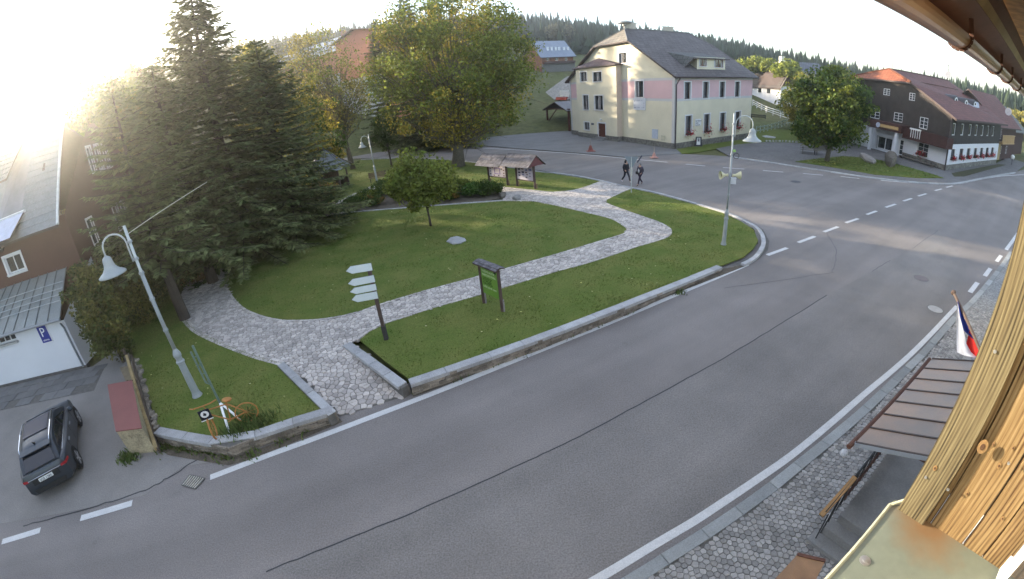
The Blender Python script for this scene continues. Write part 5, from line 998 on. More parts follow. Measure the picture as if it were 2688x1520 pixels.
# shed with open timber front (car shelter) and shingled roof house left of the yellow house
M_REDW = mat('red_brown_post', (.09, .03, .025), .8, var=.2); M_SHG = tile_mat('grey_shingles', (.26, .25, .225), 5.0)
c0, c1 = P(1438.5, 337), P(1495, 345); F0 = Face(c0, c1); zc0 = F0.px(1437, 284)[1]; za = F0.px(1457, 267)[1]
CPT = thing('timber_shelter', 'open timber shelter with small gabled roof beside the pale yellow house', 'shelter', c0)
for s_ in (0, F0.L): F0.box(MB(), s_ - .14, s_ + .14, 0, zc0, -.14, .14).build('post', M_REDW, CPT); F0.box(MB(), s_ - .14, s_ + .14, 0, zc0, -5.1, -4.8).build('post', M_REDW, CPT)
MB().beam(F0.w(-.5, zc0 - .05), F0.w(F0.L + .3, zc0 - .05), .2, .2).build('tie_beam', M_REDW, CPT)
slab_roof([[F0.w(-.9, zc0 - .25, .5), F0.w(F0.L / 2, za, .5), F0.w(F0.L / 2, za, -5.5), F0.w(-.9, zc0 - .25, -5.5)], [F0.w(F0.L + .5, zc0 - .25, .5), F0.w(F0.L + .5, zc0 - .25, -5.5), F0.w(F0.L / 2, za, -5.5), F0.w(F0.L / 2, za, .5)]], mat('shelter_roof', (.16, .15, .15), .6, var=.2), CPT, .15)
MB().beam(F0.w(.0, 1.2, -.1), F0.w(F0.L * .45, zc0 - .1, -.1), .12, .12).build('brace', M_REDW, CPT)
gp = F0.off(-9.5); gb = thing('shingled_house', 'small house with pale shingled roof and orange garage door behind the shelter', 'house', gp.w(0, 0))
gs0, gs1 = gp.px(1418, 300)[0], gp.L + 6; gz = gp.px(1450, 258)[1]
wall_face(gp, [(gs0, 0), (gs1, 0), (gs1, gz), (gs0, gz)], [], mat('cream_wall', (.55, .49, .33), .9, var=.05), gb)
q = gp.rect(1441, 282, 1481, 320); mb = MB(); gp.box(mb, q[0], q[1], .05, q[3], .01, .06); gd2 = mb.build('garage_door', mat('orange_door', (.38, .10, .03), .6, var=.15, scale=2), gb)
for i in range(1, 5): x = q[0] + (q[1] - q[0]) * i / 5; gp.box(MB(), x - .03, x + .03, .06, q[3] - .02, .06, .09).build('door_rib', mat('rib_dark', (.12, .035, .02), .7), gd2)
zz2 = gp.px(1481, 200, -3)[1]; slab_roof([[gp.w(gs0 - .8, gz - .2, .6), gp.w(gs1 + .6, gz - .2, .6), gp.w(gs1 - .5, zz2, -5), gp.w(gs0 + 5.5, zz2, -5)], [gp.w(gs0 - .8, gz - .2, .6), gp.w(gs0 + 5.5, zz2, -5), gp.w(gs0 - .8, gz - .2, -10.5)]], M_SHG, gb, .2)
q = gp.rect(1468, 226, 1492, 250, 0); mb = MB(); gp.box(mb, q[0], q[1], gz - .1, gz + 1.6, -1.2, -.1); mb.build('dormer', mat('dormer_white', (.6, .6, .56), .8), gb); mb = MB(); gp.box(mb, q[0] - .5, q[1] + .2, gz - .35, gz + .25, .3, .7); mb.build('red_balcony', mat('red_rail', (.35, .05, .03), .7), gb)
# white-walled cottage with dark roof between the two big houses, and a grey-roofed one behind
pg = ground_at(2066, 262, 60); dist = max(72, min(110, math.hypot(pg.x, pg.y))); p1 = at(2050, 240, dist); p2 = at(2093, 240, dist + 4); p0_ = at(1975, 240, dist + 14)
FW_ = Face(p0_, p1); FG2 = Face(p1, p2); z0 = FG2.px(2072, 258)[1]; zw = FG2.px(2072, 227)[1]
WH = thing('white_cottage', 'white-walled cottage with dark brown gable and skylights behind the maple tree', 'cottage', (p1.x, p1.y, z0))
wn = [FW_.rect(*q) for q in ((1990.5, 230, 1999, 243), (2013, 232, 2022.5, 245))]; wall_face(FW_, [(0, z0 - 2), (FW_.L, z0 - 2), (FW_.L, zw), (0, zw)], wn, M_WR, WH)
for r in wn: window(FW_, r, WH, M_FRB, M_FRW, sw=.12, reveal=.1)
g1_ = [FG2.rect(2071.5, 236, 2077.5, 247)]; wall_face(FG2, [(0, z0 - 2), (FG2.L, z0 - 2), (FG2.L, zw), (0, zw)], g1_, M_WR, WH); window(FG2, g1_[0], WH, M_FRB, M_FRW, sw=.25, reveal=.1, nx=1)
zh = FG2.px(2066, 197)[1]; zq = zh + 3.0; Lg = FG2.L; FG2_ = FG2; wall_face(FG2, [(-.4, zw), (Lg + .4, zw), (Lg * .72, zh), (Lg * .28, zh)], [FG2.rect(2070.5, 208, 2073.5, 218)], M_BRW, WH, 'gable')
tF = Vector((FW_.t.x, FW_.t.y, 0)); rA = FG2.w(Lg / 2, zq) - tF * 2.6; rB = rA - tF * (FW_.L - 1)
w1, w2 = FG2.w(-.8, zw - .5, .5), FG2.w(Lg + .9, zw - .5, .5); w3, w4 = FG2.w(Lg * .26, zh + .1, .5), FG2.w(Lg * .74, zh + .1, .5); w5, w6 = w1 - tF * (FW_.L + 1), w2 - tF * (FW_.L + 1)
wr = slab_roof([[w1, w3, rA, rB, w5], [w2, w6, rB, rA, w4]], tile_mat('brown_slate', (.085, .07, .062), 3.0), WH, .18); slab_roof([[w3, w4, rA]], tile_mat('blue_slate', (.10, .095, .11), 3.0), WH, .15, 'hip_roof')
MB().tube([w1, w3], .12, 5).build('barge_board', mat('pale_wood', (.38, .30, .24), .8), wr); MB().tube([w3, rA], .12, 5).build('hip_tiles', MATS['pale_wood'], wr)
for u, v in ((1982, 176), (2033, 181)):
    d = ray(u, v); n = (w3 - w1).cross(w5 - w1); k = (w1 - EYE).dot(n) / d.dot(n); c = EYE + d * k; nn = n.normalized(); nn = nn if nn.z > 0 else -nn; sx_ = tF; sy_ = nn.cross(sx_)
    MB().prism([c + nn * .1 + sx_ * i * .6 + sy_ * j * .75 for i, j in ((-1, -1), (1, -1), (1, 1), (-1, 1))], nn * .08).build('skylight', MATS['bright_pane'], wr)
MB().box(rA.lerp(rB, .12) + UP * .5, (1.0, 1.0, 1.4)).build('chimney', mat('chimney_white', (.6, .58, .5), .9), wr)
mb = MB(); dc = at(2091, 221, dist + 2); tw_ = -Vector((dc.x, dc.y, 0)).normalized(); tl = Vector((tw_.y, -tw_.x, 0)); mb.prism([dc + tw_ * .6 + (tl * math.cos(i * .5236) + UP * math.sin(i * .5236)) * .5 for i in range(12)], tw_ * .08); mb.build('satellite_dish', MATS['dish_grey'], WH)
d2 = dist + 22; a = at(2062, 200, d2); b = at(2175, 200, d2 + 8); F0 = Face(a, b); zt0 = F0.px(2120, 200)[1]
house('grey_roofed_house', 'long grey-roofed house behind the white cottage and yellow bushes', 'house', a, b, 12, zt0 - 5, zt0, max(2.5, F0.px(2110, 164)[1] - zt0 + .3), tile_mat('cold_slate', (.13, .13, .155), 3.0), [M_GREYR], 'front', .7)
# houses at the far right: brown gable house with balcony
a, b = P(2618, 428), P(2676, 424); a = FE.w(FE.L + 2.5, 0, -1.5); F0 = Face(a, V2(a) + V2(FE.t) * 13); zt0 = F0.px(2650, 322)[1]
r_, F_, (rf_, m0, m1) = house('brown_house', 'brown timber house with golden balcony at the right edge beyond the lodge', 'house', a, V2(a) + V2(FE.t) * 13, 9, 0, 5.4, 3.6, M_REDT, [M_BRW], 'front', .8)
q = F_.rect(2618, 363, 2662, 384, 1.2); q = (max(.4, q[0]), min(F_.L - 2, q[1]), 2.7, 3.7); mb = MB(); F_.box(mb, q[0], q[1], q[2] - .15, q[2], 0, 1.3); bo_ = mb.build('balcony', mat('golden_wood', (.42, .27, .12), .75, var=.15, scale=3), r_)
x = q[0]
while x < q[1]: F_.box(MB(), x, x + .12, q[2], q[3], 1.18, 1.22).build('board', MATS['golden_wood'], bo_); x += .17
F_.box(MB(), q[0], q[1], q[3], q[3] + .1, 1.12, 1.3).build('handrail', MATS['golden_wood'], bo_)
for s0 in (q[0] + .3, q[0] + 2.4): window(F_, (s0, s0 + .9, 3.0, 4.6), r_, M_FRW, None, reveal=.05)
for s0 in (1.0, 4.0, 7.5): window(F_, (s0, s0 + .8, .9, 2.0), r_, M_FRW, None, reveal=.05, nx=2, ny=2)
mb = MB(); F_.box(mb, 2.5, 4.2, 0, 2.3, .01, .06); mb.build('door', mat('tan_door', (.35, .26, .12), .7), r_)
dc = at(2647, 293, math.hypot(*V2(m0.lerp(m1, .3)))); MB().prism([dc + (Vector((.5, -.86, 0)) * math.cos(i * .5236) + UP * math.sin(i * .5236)) * .55 for i in range(12)], Vector((-.8, -.5, 0)) * .08).build('satellite_dish', mat('dish_pink', (.5, .45, .45), .5), rf_)
a2 = V2(F_.w(F_.L + 3, 0, -2)); house('far_house', 'farther brown roofed house cut by the right edge of the picture', 'house', a2, a2 + V2(FE.t) * 12, 9, 0, 4.5, 3.2, tile_mat('dull_green_roof', (.14, .14, .12), 3.0), [M_BRW], 'front', .8)
# ================= park house at the left edge: white annex, brown walls, light metal roofs
PF = P(229, 964); PB = P(0, 1018); tl = (PB - PF); tl.z = 0; tl.normalize(); PL = PF + tl * 9
FA = Face(PF, PL); PHS = thing('park_house', 'brown house with light metal roofs and white annex behind the parked car', 'house', PF)
za = (FA.px(172, 842)[1] + FA.px(20, 878)[1]) / 2; aw = FA.rect(-12, 877, 42, 893)
aw = (aw[0], aw[1], FA.px(25, 898)[1], FA.px(25, 872)[1])
wall_face(FA, [(0, .12), (9, .12), (9, za), (0, za)], [aw], M_WR, PHS, mrev=M_WR)
side = P(249, 927.5); FS2 = Face(PF, side); FS2.n = -V2(tl); dep = 3.6; FS2 = Face(PF, PF - Vector((FA.n.x, FA.n.y, 0)) * dep); FS2.n = -V2(tl)
sb = 3.3; FM = FA.off(-sb); zam = (FM.px(176, 705)[1] + FM.px(20, 749)[1]) / 2
wall_face(FS2, [(0, .12), (dep, .12), (dep, za + (zam - za) * dep / sb), (0, za)], [], M_WR, PHS, 'annex_side')
pb = MB(); FA.box(pb, -.04, 9, -.05, .12, -.2, .04); pb.build('plinth', mat('annex_plinth', (.10, .09, .085), .9, var=.3, scale=5), PHS)
window(FA, aw, PHS, M_FRW, None, nx=3, reveal=.15, fw=.05)
mb = MB(); FA.box(mb, aw[0] - .05, aw[1] + .05, aw[2] - .10, aw[2] - .01, 0, .12); mb.build('window_sill', mat('sill_stone', (.36, .35, .33), .8), PHS)
dp = MB(); dp.tube([FA.w(.1, za - .05, .18), FA.w(.12, za - .3, .06), FA.w(.12, .1, .06)], .045, 8); dp.build('downpipe', mat('zinc_pipe', (.20, .21, .22), .4, spec=.6), PHS)
o_ = .3; zE = (FA.off(o_).px(176, 832)[1] + FA.off(o_).px(10, 875)[1]) / 2; ea, eb = FA.w(-.12, zE, o_), FA.w(9, zE, o_); ma, mb_ = FM.w(FM.px(176, 705)[0], zam, .02), FM.w(9, zam, .02)
M_ZINC = mat('old_zinc', (.20, .215, .205), .5, var=.16, scale=1.0, fine=.10, fscale=12, spec=.5)
rfa = slab_roof([[ea, eb, mb_, ma]], M_ZINC, PHS, .08, 'annex_roof')
for i in range(11): t = i / 10 * .78; MB().beam(ea.lerp(eb, t) + UP * .02, ma.lerp(mb_, t) + UP * .02, .03, .045).build('roof_seam', mat('seam_zinc', (.12, .13, .13), .5), rfa)
for k in (.28, .40, .52, .66): MB().tube([ea.lerp(ma, k) + UP * .10, eb.lerp(mb_, k) + UP * .10], .018, 6).build('snow_rail', mat('rail_zinc', (.34, .36, .36), .4), rfa)
MB().tube([ea + Vector((FA.n.x, FA.n.y, 0)) * .05 - UP * .05, eb + Vector((FA.n.x, FA.n.y, 0)) * .05 - UP * .05], .06, 8).build('gutter', MATS['zinc_pipe'], rfa)
# main brown block
M_RB = mat('red_brown_wall', (.09, .044, .032), .85, var=.12, scale=.8, fine=.06)
s0m = FM.px(200, 650)[0]; zem = (FM.px(153, 594, .5)[1] + FM.px(10, 636, .5)[1]) / 2; zrm = 10.2; dpm = 9.0
mw = FM.rect(14, 668, 62, 716)
wall_face(FM, [(s0m, 0), (s0m + 10, 0), (s0m + 10, zem + .3), (s0m, zem + .3)], [mw], M_RB, PHS, 'main_wall', mrev=M_FRW)
window(FM, mw, PHS, M_FRW, M_FRW, sw=.12, nx=2, reveal=.15)
sc0 = FM.w(s0m, 0); FMS = Face(sc0, sc0 - Vector((FA.n.x, FA.n.y, 0)) * dpm); FMS.n = -V2(tl)
wsd = [(1.5, 2.0, zem - 1.7, zem - .4), (4.2, 4.7, zem - 1.7, zem - .4), (5.1, 5.6, zem - 1.7, zem - .4), (3.4, 3.8, zem + 1.6, zem + 2.9), (4.2, 4.6, zem + 1.6, zem + 2.9), (5.0, 5.4, zem + 1.6, zem + 2.9)]
wall_face(FMS, [(0, 0), (dpm, 0), (dpm, zem + .3), (dpm / 2 + .3, zrm - .5), (dpm / 2 - .3, zrm - .5), (0, zem + .3)], wsd, M_RB, PHS, 'gable_wall')
for r in wsd: window(FMS, r, PHS, M_FRW, M_FRW, sw=.08, nx=1, reveal=.1)
# big light roof slope: corners from the photograph
rA_, rB_ = FM.w(FM.px(153, 594, .5)[0], zem, .5), FM.w(FM.px(46, 624, .5)[0], zem, .5); FRg = FA.off(-sb - dpm / 2)
tA = FRg.w(FRg.px(165, 324)[0], FRg.px(165, 324)[1]); tB = FRg.w(FRg.px(98, 340)[0], FRg.px(98, 340)[1])
M_LMET = mat('light_shingle_metal', (.17, .18, .18), .6, var=.10, scale=1.2, fine=.12, fscale=8, spec=.7)
r1_ = slab_roof([[rA_, rB_, tB, tA]], M_LMET, PHS, .12)
vA, vB = FM.w(FM.px(-30, 646, .4)[0], zem - .1, .4), FRg.w(FRg.px(40, 352)[0], zrm - .3); slab_roof([[rB_, vA, vB, tB]], mat('valley_metal', (.17, .17, .18), .5, var=.2, scale=1), PHS, .1)  # valley slope in nearly the same grey as the main slope
p1_, p2_, p3_, p4_ = FRg.w(FRg.px(73, 352)[0], FRg.px(73, 352)[1] + .1), FRg.w(FRg.px(-8, 378)[0], FRg.px(-8, 378)[1] + .1), FM.off(-1.5).w(FM.off(-1.5).px(-12, 482)[0], FM.off(-1.5).px(-12, 482)[1]), FM.off(-1.5).w(FM.off(-1.5).px(16, 468)[0], FM.off(-1.5).px(16, 468)[1])
d1_ = slab_roof([[p1_, p2_, p3_, p4_]], M_LMET, PHS, .1, 'dormer_roof')
rows_ = 9
for i in range(1, rows_): MB().beam(p1_.lerp(p4_, i / rows_) + UP * .03, p2_.lerp(p3_, i / rows_) + UP * .03, .05, .03).build('shingle_course', mat('course_grey', (.2, .21, .21), .5), d1_)
for i in range(1, 5): MB().beam(p1_.lerp(p2_, i / 5) + UP * .03, p4_.lerp(p3_, i / 5) + UP * .03, .04, .03).build('roof_seam', MATS['course_grey'], d1_)
for i in range(1, 16): a, b = rA_.lerp(tA, i / 16), rB_.lerp(tB, i / 16); MB().beam(a + UP * .02, b + UP * .02, .03, .02).build('shingle_course', mat('course_pale', (.33, .35, .35), .5), r1_)
MB().beam(rA_ + UP * .02, tA + UP * .02, .12, .10).build('verge_trim', mat('verge_white', (.55, .56, .54), .4), r1_)
mb = MB(); q = FM.off(.9); a, b = q.px(22, 590), q.px(-20, 600)
blf = slab_roof([[q.w(a[0], a[1] - .55, .2), q.w(b[0] + 3, a[1] - .55, .2), q.w(b[0] + 3, a[1] + .25, -1.4), q.w(a[0], a[1] + .25, -1.4)]], mat('blue_metal', (.30, .34, .44), .35, spec=.7), PHS, .08, 'oriel_roof')
MB().tube([q.w(a[0] - .1, a[1] + .25, -1.4), q.w(b[0] + 3, a[1] + .25, -1.4)], .07, 8).build('white_gutter', MATS['verge_white'], blf)
slab_roof([[FM.w(FM.px(-20, 360)[0] + 1, zem - .2, .4), FM.w(FM.px(-20, 360)[0] + 8, zem - .2, .4), FRg.w(s0m + 9, zrm - .4), FRg.w(s0m + 3, zrm - .4)]], M_ZINC, PHS, .12)
bkr = FRg.off(-dpm / 2 - .4); slab_roof([[tA, FRg.w(s0m + 10, zrm), bkr.w(s0m + 10, zem), bkr.w(s0m - .4, zem)]], M_ZINC, PHS, .12)
# parking sign on the annex wall
q = FA.px(94, 861), FA.px(136, 890); sc_ = ((q[0][0] + q[1][0]) / 2, (q[0][1] + q[1][1]) / 2); sw_, sh_ = .62, .86
PS = thing('parking_sign', 'blue parking sign with a white P on the white annex wall', 'sign', FA.w(sc_[0], sc_[1]))
cx_, cz_ = FA.px(116, 875); mb = MB(); FA.box(mb, cx_ - sw_ / 2, cx_ + sw_ / 2, cz_ - sh_ / 2, cz_ + sh_ / 2, .01, .035); mb.build('rim', M_FRW, PS)
mb = MB(); FA.box(mb, cx_ - sw_ / 2 + .035, cx_ + sw_ / 2 - .035, cz_ - sh_ / 2 + .035, cz_ + sh_ / 2 - .035, .036, .04); mb.build('panel', mat('sign_blue', (.025, .035, .22), .5), PS)
Xs = -1 if Vector((FA.t.x, FA.t.y, 0)).cross(UP).dot(Vector((FA.n.x, FA.n.y, 0))) < 0 else 1
text('P', FA, cx_ - Xs * .17, cz_ - .12, .58, mat('sign_white', (.75, .75, .75), .5), PS, .045); text('zdarma', FA, cx_ - Xs * .19, cz_ - .32, .12, MATS['sign_white'], PS, .045)
# slabs in front of the annex
SL = sheet('slab_pavement', [PF + Vector((FA.n.x, FA.n.y, 0)) * .1 - tl * 1.1, PF + Vector((FA.n.x, FA.n.y, 0)) * 2.2 - tl * 1.6, PL + Vector((FA.n.x, FA.n.y, 0)) * 2.2, PL + Vector((FA.n.x, FA.n.y, 0)) * .1], zc(.008), M_JOINT, 0)
nv = Vector((FA.n.x, FA.n.y, 0)); y0 = .12
for r in range(4):
    x = -1.0 + random.uniform(-.3, 0); hgt = (.42, .50, .55, .58)[r]
    while x < 8.8:
        wd = random.uniform(.55, 1.0); a = PF + tl * (x + .012) + nv * (y0 + .012); b = PF + tl * (x + wd - .012) + nv * (y0 + .012); c = b + nv * (hgt - .024); d = a + nv * (hgt - .024); z = .03 + random.uniform(-.006, .006)
        if not (r == 3 and random.random() < .35): MB().box8([(p.x, p.y, -.02) for p in (a, b, c, d)] + [(p.x, p.y, z) for p in (a, b, c, d)]).build('slab', M_SLAB, SL)
        x += wd
    y0 += hgt
# red-topped concrete block, timber rail and slatted bench beside it
zt_ = .90; k0, k1, k2, k3 = P(304.3, 1130.5, zt_), P(371, 1121.6, zt_), P(346, 999, zt_), P(282.8, 1010.6, zt_)
BX = thing('concrete_box', 'oblong concrete box with dull red top beside the parked car', 'planter box', P(350, 1190))
core = MB(); core.box8([(p.x, p.y, -.02) for p in (k0, k1, k2, k3)] + [(p.x, p.y, zt_ - .03) for p in (k0, k1, k2, k3)]); core.build('body', mat('tan_concrete', (.30, .25, .16), .9, var=.3, scale=2.5, fine=.2, fscale=20, bump=.5), BX)
cen = (k0 + k1 + k2 + k3) / 4; lid = [cen + (p - cen) * 1.02 for p in (k0, k1, k2, k3)]; MB().prism([p - UP * .028 for p in lid], UP * .03).build('red_top', mat('dull_red_paint', (.20, .075, .065), .7, var=.10, scale=1, fine=.05), BX)
for (a, b, g_) in ((.15, .6, 5), (.2, .8, 3)):
    for i in range(g_): s_ = random.uniform(a, b); p = k0.lerp(k1, s_) - UP * random.uniform(.15, .3); n_ = (k0 - k3).normalized(); MB().prism([p + n_ * .004 + Vector((random.uniform(-.05, .05), random.uniform(-.05, .05), random.uniform(-.03, .03))) for _ in range(3)], n_ * .003).build('moss_spot', mat('moss_dark', (.06, .06, .035), .9), BX)
rl_ = MB(); ra, rb = P(338, 945, .75), P(411, 1172, .75); 
TR = thing('timber_rail', 'long old timber rail leaning along the red-topped box', 'fence rail', P(411, 1180)); MB().beam(PZ(411, 1178, zc(.25)), PZ(333, 935, zc(.95)), .10, .12).build('beam', mat('old_yellow_wood', (.26, .19, .09), .85, var=.25, scale=4, stretch=(1, 1, 1), fine=.2), TR)
MB().beam(PZ(417, 1182, zc(.2)), PZ(346, 935, zc(.8)), .06, .16).build('plank', mat('dark_plank', (.08, .06, .045), .9, var=.3), TR)
for q in ((345, 960), (372, 1050)): MB().beam(P(*q), P(*q) + UP * .8, .09, .09).build('post', MATS['dark_plank'], TR)
sb1, sb2 = P(318, 965, .45), P(334, 1000, .45); vv = P(346, 960, .45) - sb1
SBn = thing('slatted_bench', 'small slatted bench at the far end of the red-topped box', 'bench', P(330, 985))
for i in range(4): o_ = vv * (i / 4); MB().beam(sb1 + o_, sb2 + o_, .10, .035).build('slat', mat('bench_slat', (.20, .16, .10), .85, var=.2, scale=4), SBn)
for p in (sb1, sb2): MB().beam(p - UP * .03 + vv * .05, p - UP * .03 + vv * .8, .06, .05).build('bearer', MATS['dark_plank'], SBn); MB().beam(p - UP * .05 + vv * .1, Vector(((p + vv * .1).x, (p + vv * .1).y, 0)), .06, .06).build('leg', MATS['dark_plank'], SBn); MB().beam(p - UP * .05 + vv * .75, Vector(((p + vv * .75).x, (p + vv * .75).y, 0)), .06, .06).build('leg', MATS['dark_plank'], SBn)
# ------------------------------------------------------------------ trees and shrubs
def rng_np(seed): return np.random.RandomState(seed)
def leaf_mesh(name, centers, size, m, root, rs, quad=True, flat=0.0, **tags):
    """many small leaf faces with random tilt at the given centres"""
    n = len(centers); a = rs.normal(size=(n, 3)); a[:, 2] *= (1 - flat); a /= np.linalg.norm(a, axis=1)[:, None]; b = rs.normal(size=(n, 3)); b -= (b * a).sum(1)[:, None] * a; b /= np.linalg.norm(b, axis=1)[:, None]
    s = size * rs.uniform(.6, 1.4, (n, 1)); k = rs.uniform(.5, .8, (n, 1))
    vs = np.stack([centers + a * s, centers + b * s * k, centers - a * s * .9, centers - b * s * k], 1).reshape(-1, 3)
    me = bpy.data.meshes.new(name); o0 = ORG.get(root.name, Vector((0, 0, 0))) if root else Vector((0, 0, 0)); vs = vs - np.array(o0)
    me.vertices.add(len(vs)); me.vertices.foreach_set('co', vs.astype(np.float32).ravel()); me.loops.add(4 * n); me.loops.foreach_set('vertex_index', np.arange(4 * n, dtype=np.int32)); me.polygons.add(n); me.polygons.foreach_set('loop_start', np.arange(0, 4 * n, 4, dtype=np.int32)); me.polygons.foreach_set('loop_total', np.full(n, 4, dtype=np.int32)); me.update(calc_edges=True); me.validate()
    me.materials.append(m); o = bpy.data.objects.new(name, me); C.objects.link(o)
    if root: o.parent = root
    for k_, v in tags.items(): o[k_] = v
    return o
def leafm(name, c1, c2, trans=.35, isl=.45): return mat(name, c1, rough=.75, var=0, scale=.35, col2=c2, island=isl, trans=trans, spec=.2)
M_BARK = mat('grey_bark', (.10, .085, .065), .9, var=.25, scale=3, fine=.25, fscale=12, bump=1.5, bscale=8); M_BARKD = mat('dark_bark', (.05, .04, .032), .9, var=.25, scale=3, fine=.2, bump=1)
def leafy(name, label, cat, base, H, R, zb, nclump, nleaf, size, lm, seed, trunk=.25, bark=None, group=None, shape=1.0, cr=.26, lean=(0, 0), limbs=None, flatb=1.0, fill=.75, top_pow=.5):
    rs = rng_np(seed); rd = random.Random(seed); base = Vector(base); t = thing(name, label, cat, base, group)
    cz = (zb + H) / 2; rz = (H - zb) / 2; cc = Vector((base.x + lean[0], base.y + lean[1], base.z + cz)); cl = []
    while len(cl) < nclump:
        v = rs.normal(size=3); v /= np.linalg.norm(v); q = rs.uniform(.12, 1) ** .45; x, y, z = v * q
        if z < -.1: x *= flatb; y *= flatb
        w_ = (1 - abs(z)) * 0 + math.sqrt(max(0, 1 - abs(z) ** 2.4)) / max(1e-3, math.sqrt(max(1e-6, 1 - z * z))) if abs(z) < .98 else 1
        cl.append((Vector((cc.x + x * R * w_ * .92, cc.y + y * R * w_ * .92, cc.z + z * rz * .95)), R * cr * rs.uniform(.6, 1.3)))
    wood = MB(); top = Vector((base.x + lean[0] * .8, base.y + lean[1] * .8, base.z + zb + (H - zb) * .62)); tp = [base.lerp(top, k / 6) + Vector((rd.uniform(-1, 1), rd.uniform(-1, 1), 0)) * trunk * .35 * (0 if k == 0 else 1) for k in range(7)]
    tp[0].z -= .1; wood.tube(tp, [trunk * 1.45, trunk, trunk * .9, trunk * .75, trunk * .55, trunk * .35, trunk * .15], 10); wood.build('trunk', bark or M_BARK, t, smooth=True)
    br = MB(); nl = limbs or min(len(cl), 70)
    for c, r in cl[:nl]:
        hz = (c.z - base.z); k = min(.95, max(zb / H * .75, (hz / H) * .62)); a = tp[0].lerp(tp[6], min(1, k / .8)); m = a.lerp(c, .5) + Vector((0, 0, -.06 * (c - a).length + rd.uniform(-.2, .4))); rr = trunk * .30 * (1 - k * .5)
        br.tube([a, a.lerp(m, .5) + Vector((0, 0, .1)), m, c], [rr, rr * .7, rr * .45, rr * .15], 5, caps=False)
        for _ in range(3): e = c + Vector((rd.gauss(0, 1), rd.gauss(0, 1), rd.gauss(0, .7))) * r * .8; br.tube([m.lerp(c, .5), e], [rr * .25, rr * .06], 4, caps=False)
    br.build('limbs', bark or M_BARK, t, smooth=True)
    per = max(8, nleaf // nclump); pts = []
    for c, r in cl:
        k = int(per * rs.uniform(.6, 1.4)); v = rs.normal(size=(k, 3)); v /= np.linalg.norm(v, axis=1)[:, None]; q = rs.uniform(.0, 1, (k, 1)) ** .4; p = v * q * r * np.array([1.15, 1.15, .75]); pts.append(p + np.array(c))
    if fill < 1:
        k = int(nleaf * (1 - fill)); v = rs.normal(size=(k, 3)); v /= np.linalg.norm(v, axis=1)[:, None]; q = rs.uniform(.2, 1, (k, 1)) ** .4; pts.append(v * q * np.array([R * .98, R * .98, rz]) + np.array(cc))
    pts = np.concatenate(pts); pts = pts[pts[:, 2] > base.z + .15]
    if isinstance(lm, (list, tuple)):
        sel = np.array([noise.noise(Vector(p) * (1.2 / max(R, 1))) for p in pts]) + rs.normal(0, .18, len(pts)); q = sel > .08
        leaf_mesh('crown', pts[~q], size, lm[0], t, rs); leaf_mesh('crown_turning', pts[q], size, lm[1], t, rs)
    else: leaf_mesh('crown', pts, size, lm, t, rs)
    return t
M_NEED = mat('spruce_needles', (.085, .115, .045), .85, var=0, scale=.5, col2=(.22, .235, .095), island=.45, trans=.3, spec=.15); M_NEED2 = mat('blue_spruce_needles', (.045, .080, .040), .85, var=0, scale=.5, col2=(.085, .105, .05), island=.45, trans=.2, spec=.15)
